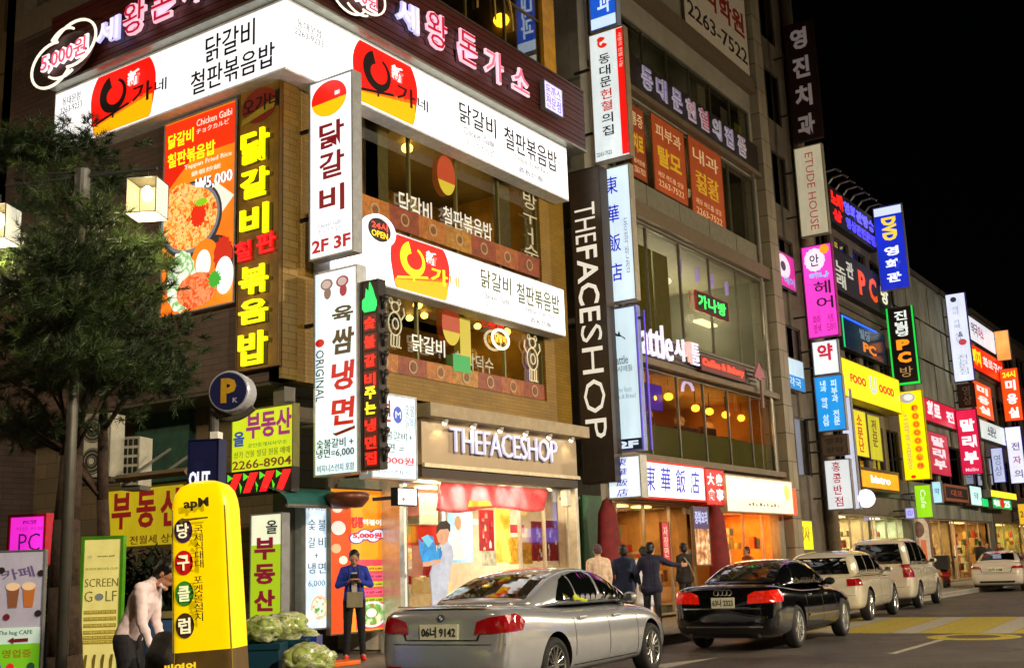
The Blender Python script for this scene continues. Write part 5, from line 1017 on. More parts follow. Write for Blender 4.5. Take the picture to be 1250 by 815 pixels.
for i, (x0, x1, c_, e_) in enumerate(((40.3, 44.6, '#f0dcb0', '#ffecc0'), (44.8, 49.3, '#e0e8c8', '#f0ffd8'), (50, 57, '#d8c090', '#ffe0a8'), (57.3, 65, '#e0b878', '#ffd898'), (66, 74, '#f8e890', '#fff0a0'), (74.3, 81.5, '#e8c080', '#ffdca0'), (83, 96, '#c8a868', '#ffd890'), (96.3, 109, '#a89068', '#ffd890'))):
    front(['cream lit shop interior under the Hong Kong noodle blade', 'pale green lit shop interior behind the parked cream car', 'dim warm shop interior below the yellow striped blade', 'brown lit shop interior beside the tall arched standee', 'yellow lit shop interior under the green and red sign', 'amber lit shop interior behind the distant white car', 'far warm shop interior near the street end', 'farthest warm shop interior at the street end'][i], x0, x1, c_, e_, 60 + i * 8)
def L(kind, lab, xl, xr, yt, yb, face, glow, txt=(), wall=WY - .35, case='#8a8a90', border=.03, **k):
    s = Sign(kind, lab, 'L', None, xl, xr, yt, yb, wall=wall, depth=.2, face=face, glow=glow, case=case, border=border, **k)
    for a in txt: s.T(a[0], a[1], a[2], a[3], a[4], a[5], a[6], off=a[7] if len(a) > 7 else .02, vert=a[8] if len(a) > 8 else False, rot=a[9] if len(a) > 9 else 0)
    return s.bracket()
def SS(kind, lab, xl, xr, zt_px, zb_px, face, glow, txt=(), Y=WY - .45, case='#8a8a90', depth=.3, border=.03):
    """street facing sign; zt_px/zb_px are (x,y) pixels on its top and bottom edge"""
    s = Sign(kind, lab, 'S', Y, xl, xr, zt_px[1], zb_px[1], depth=depth, face=face, glow=glow, case=case, border=border)
    for a in txt: s.T(a[0], a[1], a[2], a[3], a[4], a[5], a[6], off=a[7] if len(a) > 7 else .02, vert=a[8] if len(a) > 8 else False)
    return s
L('blade_sign', 'unlit dark maroon blade with four dim grey letters high against the night sky', 962, 998, 26, 172, mat('maroon_face', '#2a1010', .5), 0, [('영진치과'[i], .2, .78, .77 - i * .245, .95 - i * .245, '#b8aaa8', .16, .04) for i in range(4)], case='#241414')  # grey letters get a faint glow though the blade is unlit
L('blade_sign', 'cream blade sign with faded red lettering running downwards', 973, 1008, 177, 288, '#c8bfa0', .62, [('ETUDE HOUSE', .38, .66, .06, .92, '#b04848', 0, .0, False, -90)], case='#a8a088')
s = L('blade_sign', 'bright pink hair salon blade with a white flower disc at its top', 982, 1020, 298, 412, '#f040c8', 1.05, [('헤', .32, .86, .46, .60, '#2a1030', 0, .01), ('어', .36, .9, .30, .43, '#2a1030', 0, .01), ('파마\n염색', .2, .45, .05, .24, '#a01880', 0, .01), ('커트\n드라이', .62, .92, .05, .24, '#a01880', 0, .01), ('헤나', .2, .85, .63, .70, '#90c8f0', .9, .05)], case='#a83888')
s.disc(.42, .84, .33, .125, '#f8e8f8', 1.0, y=-.014, wob=.06); s.disc(.76, .94, .15, .05, '#f8a020', 1.1, y=-.018); s.T('안', .26, .56, .77, .9, '#202030', 0, y=-.02, off=.01)
L('blade_sign', 'white pharmacy blade with one red letter above the blue sign', 992, 1024, 415, 457, '#e4ecf4', 1.0, [('약', .2, .8, .4, .9, '#d83048', 0, .04)])
L('blade_sign', 'bright blue blade sign with two columns of white letters', 996, 1031, 458, 526, '#2090e0', 1.0, [('내과 약국 상담', .2, .42, .1, .92, '#d8f0ff', 1, .02, True), ('피부과 전문', .58, .8, .1, .92, '#d8f0ff', 1, .02, True)])
L('blade_sign', 'small unlit grey plate below the blue blade', 1003, 1035, 530, 556, P('#6a5a48'), 0, [('영화', .15, .85, .55, .85, '#38302a', 0), ('상담', .15, .85, .15, .42, '#38302a', 0)], case='#5a4a3c')
L('blade_sign', 'white noodle restaurant blade with red brush letters above the pale green shop', 1008, 1040, 560, 622, '#dce4ea', .85, [(c, .3, .62, .76 - i * .23, .95 - i * .23, '#b82838', 0, .01) for i, c in enumerate('홍콩반점')])
L('blade_sign', 'narrow white strip blade left of the yellow facade sign', 1030, 1044, 474, 622, '#c8cce0', .9, [])
L('blade_sign', 'blue film theatre blade with yellow DVD and white letters under a white cap', 1070, 1106, 250, 354, '#1830c8', .85, [('DVD', .25, .75, .58, .86, '#f0d040', 1.1, .06, False, -90), ('영', .25, .75, .40, .51, '#f0f4ff', 1.1, .04), ('화', .25, .75, .25, .36, '#f0f4ff', 1.1, .04), ('관', .25, .75, .09, .2, '#f0f4ff', 1.1, .04)]).panel(.03, .97, .89, .985, '#d8e4f0', 1.0)
s = L('blade_sign', 'black PC room blade with orange PC letters inside a green neon border', 1086, 1119, 374, 470, '#14120e', 0, [('진', .28, .76, .83, .95, '#e8f0e8', 1, .03), ('빌딩', .28, .76, .62, .81, '#e8f0e8', 1, .03, True), ('P', .26, .76, .45, .58, '#f88c18', 1.3, .06), ('C', .26, .76, .28, .42, '#f88c18', 1.3, .06), ('방', .3, .76, .1, .23, '#c09a60', .5, .0)], case='#184828')
for q_ in ((0, .06, 0, 1), (.94, 1, 0, 1), (.06, .94, 0, .03)): bx('neon_edge', s.t, (s.W * q_[0], s.W * q_[1], -.05, -.028, s.H * q_[2], s.H * q_[3]), E('#18c840', 1.2))
s = L('blade_sign', 'bright yellow blade sign with orange beaded letters and a silver disc', 1099, 1131, 476, 586, '#f8e000', 1.1, [('노래연습장', .18, .38, .12, .78, '#d8b860', .9, .03, True)], case='#c8a800')
for i, st in enumerate('FOOOOO노래'): s.disc(.66, .80 - i * .092, .15, .042, '#f8a010', 1.0, y=-.014); s.T(st, .56, .76, .775 - i * .092, .825 - i * .092, '#c83818', 0, y=-.02, off=.02)
s.disc(.42, .92, .3, .06, '#c8c8c0', .7, y=-.014); s.disc(.46, .925, .18, .035, '#f0f0e8', .9, y=-.02); s.disc(.35, .04, .1, .02, '#e83810', 1, y=-.016)
s = L('blade_sign', 'tall bluish white blade with fine grey letters and a small red crest', 1159, 1184, 357, 466, '#dce4f8', 1.05, [('헤어 카페 상담', .3, .6, .45, .85, '#8890a8', 0, -.005, True), ('전문점', .3, .8, .08, .3, '#a0a8b8', 0, 0, True), ('&', .45, .7, .5, .56, '#606880', 0)], case='#5848c0')
s.disc(.62, .44, .2, .035, '#d04858', 0, y=-.016); s.disc(.4, .93, .15, .03, '#303848', 0, y=-.016)
L('blade_sign', 'small unlit brown blade below the tall bluish white one', 1169, 1190, 468, 497, P('#3a1814'), 0, [('영상', .3, .8, .1, .9, '#8a7a60', 0, .01, True)], case='#2a1210')
L('blade_sign', 'crimson blade sign with three thick white letters', 1170, 1196, 499, 579, '#d01848', .95, [(c, .18, .86, .66 - i * .25, .85 - i * .25, '#fff0f4', 1.1, .05) for i, c in enumerate('말리부')] + [('Malibu', .2, .8, .05, .1, '#ffd0e0', .9)], case='#901030')
L('blade_sign', 'orange blade sign with white letters at the far right under a 24 hour mark', 1223, 1246, 449, 514, '#f04c10', 1.0, [('24시', .15, .85, .82, .95, '#f8e030', 1.2, .04)] + [(c, .25, .8, .58 - i * .26, .78 - i * .26, '#f8f4f0', 1.1, .05) for i, c in enumerate('미용실')], case='#a83008')
L('blade_sign', 'white blade with a blue neon edge, last at the right border of the view', 1230, 1250, 520, 590, '#dce0f4', .95, [('전', .3, .8, .58, .72, '#8068a0', 0), ('자', .3, .8, .34, .48, '#c060a0', 0), ('의', .3, .8, .1, .24, '#7078a0', 0)], case='#3020c0')
L('blade_sign', 'pale blue edged blade partly behind the last white blade', 1211, 1226, 546, 589, '#b8c4e8', .85, [('영상', .2, .8, .2, .8, '#7880a8', 0, 0, True)], case='#3828c0')
L('blade_sign', 'small lime green blade hanging over the pavement below the yellow one', 1117, 1138, 591, 632, '#8cd018', .95, [('Cafe', .35, .65, .3, .85, '#e8f8d0', 1, 0, False, -90)], wall=WY - .5)
L('blade_sign', 'little lilac square blade beside the lime green one', 1105, 1117, 619, 633, '#a8a8f0', 1.0, [('CU', .25, .75, .3, .7, '#6060b0', 0)], wall=WY - .5)
L('blade_sign', 'small white and blue blade right of the lime green one', 1138, 1150, 587, 614, '#a8d8f0', 1.0, [('약', .25, .75, .4, .7, '#4878a0', 0)], wall=WY - .5)
L('orange_box_sign', 'plain glowing orange box high at the end of the sign row', 1215, 1233, 403, 440, multi('orange_glow', [(.35, '#f08030'), (.65, '#ffb060')], .6, emit=1.05), 0, [])
L('globe_board', 'yellow round faced clock like sign at the right border above the pavement', 1243, 1256, 614, 640, '#e8b828', .8, [('24', .2, .8, .35, .65, '#5a3a10', 0)], wall=WY - .4)
# street facing signs of the right hand buildings
def SZs(kind, lab, x0, y0t, y0b, x1, face, glow, txt=(), Y=WY - .3, case='#6a6458', depth=.25, border=.03, cat='sign'):
    """fix top and bottom at the left end pixel (x0; y0t,y0b), run to x1"""
    zt_, zb_ = onY(x0, y0t, Y).z, onY(x0, y0b, Y).z; s = Sign(kind, lab, 'S', Y, x0, x1, y0t, y0b, depth=depth, face=face, glow=glow, case=case, border=border)
    k = (zt_ - zb_) / s.H; s.t.location.z = zb_; s.t.scale = (1, 1, 1)
    for ch in list(s.t.children): ch.scale.z = k
    s.k = k
    for a in txt:
        o = s.T(a[0], a[1], a[2], a[3] , a[4], a[5], a[6], off=a[7] if len(a) > 7 else .02, vert=a[8] if len(a) > 8 else False)
        if o: o.scale.z = k
    return s
SZs('neon_roof_sign', 'roof edge sign of blue neon letters with a red block at its left end', 1012, 226, 268, 1064, P('#181420'), 0, [('노래', .04, .28, .5, .92, '#ff1c10', 2.0, .06), ('상', .05, .24, .1, .44, '#e81010', 1.5, .06), ('영화관방송', .30, .98, .52, .88, '#5850ff', 1.8, .05), ('영상관전문점', .32, .98, .12, .44, '#4840ff', 1.6, .05)], case='#1c1418')
SZs('dark_facade_sign', 'dark facade sign with orange PC letters and pale side lettering', 1016, 300, 350, 1082, P('#1a1414'), 0, [('노래', .04, .2, .1, .7, '#c8c8b8', .7, .03, True), ('관', .22, .34, .45, .85, '#c8c8b8', .7, .03), ('P', .42, .54, .2, .8, '#e84810', 1.1, .04), ('C', .60, .74, .2, .8, '#e84810', 1.1, .04), ('방', .82, .96, .3, .75, '#e8e8c8', .9, .04)], case='#1c1814')
s = SZs('neon_window', 'window edged in blue and green neon with orange lettering below the dark sign', 1027, 382, 422, 1078, mat('deep_blue_glass', '#0a1630', .2, emit=.8), 0, [('빌딩', .4, .62, .5, .8, '#7088a0', .7, .02), ('PC', .45, .75, .12, .42, '#e07818', 1.0, .04)], case='#20242c')
bx('neon_line', s.t, (.05, s.W * .8, -.05, -.02, s.H * s.k * .9, s.H * s.k * .94), E('#1850ff', 2.5)); bx('neon_line', s.t, (.1, .16, -.05, -.02, 0, s.H * s.k * .9), E('#10b860', 1.4))
SZs('yellow_facade_sign', 'large bright yellow facade sign with a cartoon cup between red words', 1028, 436, 482, 1096, '#f4d400', 1.1, [('FOOO', .12, .38, .42, .66, '#c83010', 0, .05), ('OOOD', .60, .88, .42, .66, '#c83010', 0, .05), ('U', .44, .56, .3, .8, '#c8d8d8', .8, .06)], Y=WY - .7, case='#a89008', depth=.6)
SZs('window_poster', 'yellow window poster strip with red letters below the yellow facade sign', 1040, 498, 555, 1058, '#c8c010', .8, [('소문난', .35, .7, .1, .9, '#c84010', 0, .03, True)], Y=WY - .1, depth=.03)
SZs('window_poster', 'second yellow window poster strip beside the dark window', 1060, 505, 560, 1075, '#a8a81c', .7, [('전문', .3, .7, .3, .9, '#5a4010', 0, .02, True)], Y=WY - .1, depth=.03)
SZs('framed_orange_sign', 'orange framed sign with white letters over the pale green shop', 1050, 569, 597, 1097, '#f89410', 1.0, [('bistro', .25, .75, .35, .7, '#f8f0ff', 1.2, .04)], Y=WY - .5, case='#4a3818', border=.12)
SZs('crimson_facade_sign', 'crimson facade sign with slanting white letters beside the yellow blade', 1128, 484, 512, 1168, '#b81838', .85, [('화로', .08, .45, .2, .9, '#f8e0e8', 1, .05), ('전', .62, .85, .25, .75, '#f8e0e8', 1, .05)], case='#701020')
SZs('crimson_banner', 'faded crimson window banner with three stacked white letters', 1133, 525, 577, 1158, '#a82038', .7, [(c, .2, .8, .68 - i * .27, .9 - i * .27, '#f0d0d8', .9, .05) for i, c in enumerate('말리부')], Y=WY - .1, case='#601420', depth=.05)
SZs('white_facade_sign', 'white facade sign with small dark letters at the top of the far building', 1181, 384, 412, 1216, '#d8dce8', 1.0, [('약국', .1, .3, .3, .8, '#705068', 0), ('미소', .32, .48, .3, .8, '#c03858', 0)], case='#707080')
SZs('red_facade_sign', 'red facade sign with yellow and white letters below the high white sign', 1184, 418, 447, 1222, '#e82810', 1.0, [('돼지', .06, .3, .2, .85, '#f8d020', 1.2, .05), ('화로구이', .36, .95, .35, .75, '#f8e0d8', 1, .03)], case='#901808')
SZs('orange_window_sign', 'orange window sign with outlined white letters in a column', 1189, 463, 505, 1210, '#e85010', .9, [(c, .2, .8, .68 - i * .28, .9 - i * .28, '#e8e4e0', 1, .05) for i, c in enumerate('미용실')], case='#903808', depth=.05)
SZs('pale_facade_sign', 'pale grey facade sign with dark letters right of the crimson blade', 1196, 511, 534, 1229, '#c8d4d4', .85, [('소문난', .25, .55, .25, .8, '#504858', 0, .03)], case='#707878')
s = SZs('wood_framed_sign', 'dark sign in a reddish wooden frame above the pavement', 1153, 590, 610, 1181, P('#1c1410'), 0, [('대포', .25, .75, .3, .7, '#8a4030', .5)], Y=WY - .5, case='#a86850', border=.12)
SZs('small_pale_sign', 'small pale teal sign left of the green shop sign', 1184, 592, 616, 1198, '#b8e0e0', .95, [('약', .3, .7, .3, .7, '#6a9a9a', 0)], Y=WY - .5)
s = SZs('green_shop_sign', 'green lit shop sign with a red ribbon centre on the yellow shop', 1211, 606, 620, 1234, '#18a048', 1.0, [('마트', .08, .38, .2, .8, '#e8fff0', 1.2, .04), ('25', .62, .92, .2, .8, '#e8fff0', 1.2, .04)], Y=WY - .6); s.disc(.5, .5, .1, .4, '#e01820', 1.2, y=-.02)
SZs('yellow_canopy', 'glowing yellow shop canopy over the green sign', 1209, 597, 606, 1240, '#f8d830', 1.4, [], Y=WY - .9, depth=.8)
SZs('narrow_green_sign', 'small bright green sign end between the teal and green shop signs', 1198, 607, 618, 1206, '#10c060', 1.2, [], Y=WY - .5)
s = SZs('yellow_door_poster', 'yellow poster panel in the orange shop doorway behind the black car', 971, 634, 672, 992, '#d8d818', .85, [('행사', .2, .8, .3, .8, '#b89010', 0, .03)], Y=WY - .25)
p = onY(1057, 608, WY - .9); t = thing('globe_lamp', 'white globe lamp on a short arm above the cream car', 'lamp', (p.x, WY - .9, p.z)); b = bmesh.new(); ball(b, (0, 0, 0), .32, (1, 1, 1), 18, 12); obj('globe', b, E('#f4f0ff', 2.0), t, smooth=True); b = bmesh.new(); cone(b, (0, .3, 0), (0, .9, 0), .03, .03, 6); obj('arm', b, P('#444444'), t)
# far end signs
for i in range(10):
    x = 84 + i * 6.2; c_, n_ = (('#e83828', 'red'), ('#e8e8f0', 'white'), ('#f0c020', 'yellow'), ('#2858d0', 'blue'), ('#f07818', 'orange'))[i % 5]
    t = thing('far_blade_sign', f'{n_} blade sign far down the street, ' + ['just past the orange corner', 'over the farthest cars'][i // 5], 'sign', (x, WY - .5, 3.2 + (i * 1.7) % 4)); bx('cabinet', t, (0, .22, -.9, 0, 0, 2.4), P('#555560')); bx('face_panel', t, (-.012, -.002, -.86, -.04, .05, 2.35), E(c_, 1)); 
    tt = thing('tmp', 'x', 'x', (x - .014, WY - .5, t.location.z), -math.pi / 2); text(tt, '영화관'[:3], (.2, .7, .2, 2.1), P('#f8f0e8' if i % 5 != 1 else '#404040'), vert=True, y=-.004); merge(t, tt)
# ================= opposite side of the street (seen only in reflections) =================
def opposite(i, x0, x1, z1, wc, sc_, shopc):
    t = thing('opposite_building', ['plain lit shop block across the road from the corner restaurant', 'grey shop block across the road from the cosmetics shop', 'tall shop block across the road from the cafe building', 'shop block across the road from the far parked cars'][i], 'building', (x1, -17.5, 0), math.pi); W = x1 - x0
    facade('wall', t, W, z1, [(.5, W - .5, .2, 3.0)] + [(.8 + k * 2.6, 2.8 + k * 2.6, 4.8 + f * 3.2, 6.6 + f * 3.2) for k in range(int((W - 1) / 2.6)) for f in range(int((z1 - 5) / 3.2))], mat('opp_' + wc, wc, .7, noise=.2))
    bx('interior_wall', t, (.3, W - .3, 3, 3.2, .15, z1 - .2), mat('opp_in' + shopc, shopc, .7, emit=1.0, noise=.3, nscale=.8)); bx('roof', t, (0, W, 0, 3.2, z1, z1 + .2), P('#333333'))
    for k in range(int(W / 4)): bx('shop_sign', t, (.4 + k * 4, 3.9 + k * 4, -.3, -.002, 3.15, 4.1), E(['#f4f4ff', '#e83820', '#f8d030', '#3870e0', '#f8f0e0'][(k + i) % 5], 1.6))
    for k in range(int(W / 2.4)): bx('blade_sign', t, (.8 + k * 2.4, 1.0 + k * 2.4, -1.1, -.31, 4.3 + (k * 1.3) % 2, 7.3 + (k * 1.7) % 2), E(['#f4f4ff', '#e030a0', '#f8d030', '#3870e0', '#20b050', '#e83820', '#f8f0e0'][(k * 3 + i) % 7], 1.5))  # unseen lit blades added to give the car paint reflections
    bx('window_light', t, (.6, W - .6, 1.5, 1.6, 4.5, z1 - .4), mat('opp_win', '#6a5a34', .7, emit=.25, noise=.5, nscale=.5))
for i, a in enumerate(((-6, 10, 12, '#6a6458', 0, '#e8d0a0'), (10.5, 26, 9, '#585450', 0, '#f0e0b8'), (26.5, 44, 15, '#6a5a4a', 0, '#e8c080'), (44.5, 70, 11, '#5a5650', 0, '#e8d0a0'))): opposite(i, *a)
# ================= vehicles =================
def paintm(key, col, metal=.6, rough=.28): return mat(key, col, rough, metal, noise=.04, nscale=3, coat=1.0)
car_glass = mat('car_glass', '#0a0c0c', .04, 0, noise=0, coat=1.0); black_trim = P('#101010', .5); chrome = P('#c8c8c8', .15, 1, noise=0)
lamp_red = mat('tail_lamp_red', '#8c0a10', .12, 0, noise=.2, nscale=25, coat=1.0, emit=.12); tyre_m = mat('tyre', '#141414', .8, noise=.2, nscale=30); alloy = P('#a8a8a4', .25, .9, noise=.05)
WORK = bpy.data.scenes.new('work')      # scratch scene, removed at the end: modifiers are applied there
def evalmesh(o, helpers=()):
    for q_ in (o, *helpers):
        if q_.name in COL.objects: COL.objects.unlink(q_)
        WORK.collection.objects.link(q_)
    vl = WORK.view_layers[0]; vl.update(); dg = vl.depsgraph; me = bpy.data.meshes.new_from_object(o.evaluated_get(dg)); WORK.collection.objects.unlink(o)
    for q_ in helpers: WORK.collection.objects.unlink(q_)
    return me
def make_wheel(parent, x, y, r, side, spokes=10, col=None):
    bm = bmesh.new(); w_ = .11
    lathe(bm, [(r * .70, -w_ * .8), (r * .76, -w_), (r * .93, -w_ * .95), (r, -w_ * .6), (r, w_ * .6), (r * .93, w_ * .95), (r * .76, w_), (r * .70, w_ * .8)], 32, axis='y')
    t = obj('wheel', bm, tyre_m, parent, smooth=True); t.location = (x, y, r)
    bm = bmesh.new(); s = side
    rows = lathe(bm, [(r * .72, s * w_ * .85), (r * .69, s * w_ * .92), (r * .64, s * w_ * .80), (r * .60, s * w_ * .2), (r * .60, -s * w_ * .7), (.01, -s * w_ * .7)], 32, axis='y')
    for i in range(spokes):
        a = 2 * math.pi * i / spokes
        for d in (-.08, .08) if spokes <= 7 else (0,):
            p0 = (r * .14 * math.cos(a), s * w_ * .62, r * .14 * math.sin(a)); p1 = (r * .64 * math.cos(a + d * 2), s * w_ * .82, r * .64 * math.sin(a + d * 2)); cone(bm, p0, p1, r * .045, r * .035, 6)
    cone(bm, (0, s * w_ * .3, 0), (0, s * w_ * .85, 0), r * .2, r * .15, 14)
    obj('rim', bm, col or alloy, t)
    bm = bmesh.new(); cone(bm, (0, s * w_ * .0, 0), (0, s * w_ * .12, 0), r * .42, r * .42, 20); obj('brake_disc', bm, P('#4a4a4a', .4, .7), t)
def car(name, label, cat, wheelpt, yaw, S, group='cars parked along the kerb'):
    """origin at the rear bumper centre on the road; wheelpt = contact of the right rear wheel"""
    c_, s_ = math.cos(yaw), math.sin(yaw); ax, hw = S['ra'], S['W'] / 2 - .06
    ox = wheelpt[0] - (ax * c_ + hw * s_); oy = wheelpt[1] - (ax * s_ - hw * c_)
    root = thing(name, label, cat, (ox, oy, 0), yaw, group)
    paint_ = S['paint']; K = S['L'] / S['L0'] if 'L0' in S else 1
    bm = bmesh.new(); rows = []
    for (x, w_, zb_, zt_, cr) in S['lower']:
        half = [(0, zb_), (w_ * .78, zb_), (w_ * .95, zb_ + .05), (w_ * 1.0, zb_ + .35 * (zt_ - zb_)), (w_ * 1.0, zb_ + .62 * (zt_ - zb_)), (w_ * .975, zb_ + .84 * (zt_ - zb_)), (w_ * .90, zt_), (w_ * .62, zt_ + cr * .8), (0, zt_ + cr)]
        bul = S.get('bulge', .05) if x < .01 else (-S.get('bulge', .05) * 1.2 if x > S['L'] - .01 else 0)
        def sh(z): return bul * (1 if z < zb_ + .45 * (zt_ - zb_) else -.2) if bul else 0
        ring = [bm.verts.new((x - sh(z), y, z)) for y, z in half] + [bm.verts.new((x - sh(z), -y, z)) for y, z in half[-2:0:-1]]
        rows.append(ring)
    n = len(rows[0])
    for a, b in zip(rows, rows[1:]):
        for i in range(n): bm.faces.new((a[i], a[(i + 1) % n], b[(i + 1) % n], b[i]))
    bm.faces.new(rows[0]); bm.faces.new(rows[-1][::-1]); bmesh.ops.recalc_face_normals(bm, faces=bm.faces)
    lo = obj('tmp_lower', bm, [paint_, black_trim]); md = lo.modifiers.new('s', 'SUBSURF'); md.levels = 2
    cb = bmesh.new()
    for xx in (S['ra'], S['fa']):
        for sd in (-1, 1): cone(cb, (xx, sd * (S['W'] / 2 - .30), S['wr'] + .01), (xx, sd * (S['W'] / 2 + .2), S['wr'] + .01), S['wr'] + .055, S['wr'] + .055, 40)
    for f in cb.faces: f.material_index = 1
    bmesh.ops.recalc_face_normals(cb, faces=cb.faces)
    cu = obj('tmp_cut', cb, [paint_, black_trim]); md = lo.modifiers.new('b', 'BOOLEAN'); md.object = cu; md.operation = 'DIFFERENCE'; md.solver = 'EXACT'
    bm = bmesh.new(); rows = []
    for (x, zb_, zt_, hb, ht) in S['roof']:
        hh = zt_ - zb_
        half = [(hb, zb_), (hb * .7 + ht * .3 + .02, zb_ + hh * .4), (hb * .3 + ht * .7 + .02, zb_ + hh * .78), (ht, zt_ - hh * .06), (ht * .82, zt_ + .005), (ht * .4, zt_ + .022), (0, zt_ + .028)]
        rows.append([bm.verts.new((x, y, z)) for y, z in half] + [bm.verts.new((x, -y, z)) for y, z in half[-2::-1]])
    n = len(rows[0])
    for a, b in zip(rows, rows[1:]):
        for i in range(n - 1): bm.faces.new((a[i], a[i + 1], b[i + 1], b[i]))
        bm.faces.new((a[n - 1], a[0], b[0], b[n - 1]))
    bm.faces.new(rows[0]); bm.faces.new(rows[-1][::-1]); bmesh.ops.recalc_face_normals(bm, faces=bm.faces)
    ro = obj('tmp_roof', bm, [paint_]); md = ro.modifiers.new('s', 'SUBSURF'); md.levels = 2
    m1, m2 = evalmesh(lo, (cu,)), evalmesh(ro); j = bmesh.new(); j.from_mesh(m1); j.from_mesh(m2)
    for o in (lo, ro, cu): bpy.data.objects.remove(o)
    tree = BVHTree.FromBMesh(j)
    body = obj('body', j, [paint_, black_trim], root, smooth=True)
    body.data.set_sharp_from_angle(angle=math.radians(38))
    def decal(nm, fn, outline, m, off=.006, parent=None, cuts=3, ic=None):
        b = bmesh.new(); v = [b.verts.new((p[0], p[1], 0)) for p in outline]; b.faces.new(v); bmesh.ops.triangulate(b, faces=b.faces[:])
        for _ in range(3):
            es = [e for e in b.edges if e.calc_length() > .12]
            if not es: break
            bmesh.ops.subdivide_edges(b, edges=es, cuts=1, use_grid_fill=False); bmesh.ops.triangulate(b, faces=b.faces[:])
        dead = []
        for v in b.verts:
            o_, d_ = fn(v.co.x, v.co.y); h, nn, _, _ = tree.ray_cast(Vector(o_), Vector(d_))
            if h is None: dead.append(v); continue
            if nn.dot(Vector(d_)) > 0: nn = -nn
            v.co = h + nn * off
        if dead: bmesh.ops.delete(b, geom=dead, context='VERTS')
        if not b.faces: b.free(); return None
        bmesh.ops.recalc_face_normals(b, faces=b.faces); b.normal_update()
        f0 = b.faces[0]; d0 = Vector(fn(outline[0][0], outline[0][1])[1])
        if f0.normal.dot(d0) > 0: bmesh.ops.reverse_faces(b, faces=b.faces[:])
        r = bmesh.ops.extrude_face_region(b, geom=b.faces[:]); tv = [q for q in r['geom'] if isinstance(q, bmesh.types.BMVert)]
        for v in b.verts:
            if v not in set(tv): pass
        for v in tv: v.co += -d0.normalized() * .002
        return obj(nm, b, m, parent or root, smooth=False)
    side = lambda sd: (lambda x, z: ((x, sd * 2, z), (0, -sd, 0)))
    top = lambda x, y: ((x, y, 3), (0, 0, -1)); rear = lambda y, z: ((-1, y, z), (1, 0, 0)); frontf = lambda y, z: ((S['L'] + 1, y, z), (-1, 0, 0))
    cxr = S.get('polar', .75)
    def polar(sd):
        def f(a, z): th = a; d = Vector((-math.cos(th), sd * math.sin(th), 0)); c = Vector((cxr, sd * (S['W'] / 2 - .62), z)); return c + d * 2.5, -d
        return f
    for sd in (-1, 1):
        for w_ in S['side_windows']: decal('side_window', side(sd), w_, car_glass)
        for w_ in S['seams']: decal('door_seam', side(sd), w_, black_trim, off=.001)
        for w_ in S.get('strips', []): decal('side_strip', side(sd), w_[0], w_[1], off=.012)
        for (x, z) in S['handles']:
            h, nn, _, _ = tree.ray_cast(Vector((x, sd * 2, z)), Vector((0, -sd, 0)))
            if h: y = h.y; bx('door_handle', root, (x - .11, x + .09, min(y, y + sd * .035), max(y, y + sd * .035), z - .018, z + .018), S.get('handle', paint_), .008)
        # mirror
        x, z = S['mirror']; h, nn, _, _ = tree.ray_cast(Vector((x, sd * 2, z)), Vector((0, -sd, 0))); y = h.y if h else sd * .85
        b = bmesh.new(); ball(b, (x - .02, y + sd * .16, z + .05), .10, (.75, 1.05, .72), 14, 8); cone(b, (x, y - sd * .03, z), (x, y + sd * .12, z + .03), .03, .03, 8); mo = obj('mirror', b, S.get('mirror_m', paint_), root, smooth=True)
        bx('mirror_glass', mo, (x - .105, x - .09, min(y + sd * .10, y + sd * .22), max(y + sd * .10, y + sd * .22), z + .0, z + .10), chrome)
        for (ol, m_) in S['lamps']: decal('tail_lamp', polar(sd), ol, m_, off=.010)
        decal('headlight', (lambda s2: (lambda a, z: (Vector((S['L'] - .7, s2 * (S['W'] / 2 - .62), z)) + Vector((math.cos(a), s2 * math.sin(a), 0)) * 2.5, -Vector((math.cos(a), s2 * math.sin(a), 0)))))(sd), S['head'], mat('headlight_glass', '#c8ccd0', .1, .3, noise=0, coat=1), off=.008)
        make_wheel(root, S['ra'], sd * (S['W'] / 2 - .125), S['wr'], sd, S.get('spokes', 10), S.get('rim')); make_wheel(root, S['fa'], sd * (S['W'] / 2 - .125), S['wr'], sd, S.get('spokes', 10), S.get('rim'))
    if S.get('rear_top'): decal('rear_window', top, S['rear_top'], car_glass)
    if S.get('rear_back'): decal('rear_window', rear, S['rear_back'], car_glass)
    if S.get('wind'): decal('windscreen', top, S['wind'], car_glass)
    for ol, m_, nm in S.get('rear_decals', []): decal(nm, rear, ol, m_, off=.004)
    px_, pz = S['plate']; h, nn, _, _ = tree.ray_cast(Vector((-1, px_, pz)), Vector((1, 0, 0))); X = (h.x if h else 0) - .02
    g_ = link(bpy.data.objects.new('number_plate', bpy.data.meshes.new('number_plate')), root)
    b = bmesh.new(); pw, ph = S.get('psize', (.26, .085)); box(b, X, X + .03, px_ - pw, px_ + pw, pz - ph, pz + ph); b.to_mesh(g_.data); b.free(); g_.data.materials.append(P('#d8d8bc', .5, noise=.05))
    def back_text(st, y0, y1, z0, z1, m_, xo=.004, off=.02, th=.003, par=None, xx=None):
        o = text(par or root, st, (0, y1 - y0, z0, z1), m_, y=0, th=th, off=off); o.rotation_euler = (0, 0, -math.pi / 2); o.location = ((xx if xx is not None else X) - xo, y1, 0); return o
    back_text(S['ptext'], px_ - pw * .9, px_ + pw * .9, pz - ph * .7, pz + ph * .7, P('#202830', .5, noise=0), par=g_)
    S['_'] = dict(tree=tree, decal=decal, back_text=back_text, root=root, rear=rear, side=side, top=top, X=X)
    if S.get('extra'): S['extra'](S['_'])
    return root
def q4(x0, x1, z0, z1): return [(x0, z0), (x1, z0), (x1, z1), (x0, z1)]
sil = paintm('champagne_silver_paint', '#c2c6ca', .6, .2)
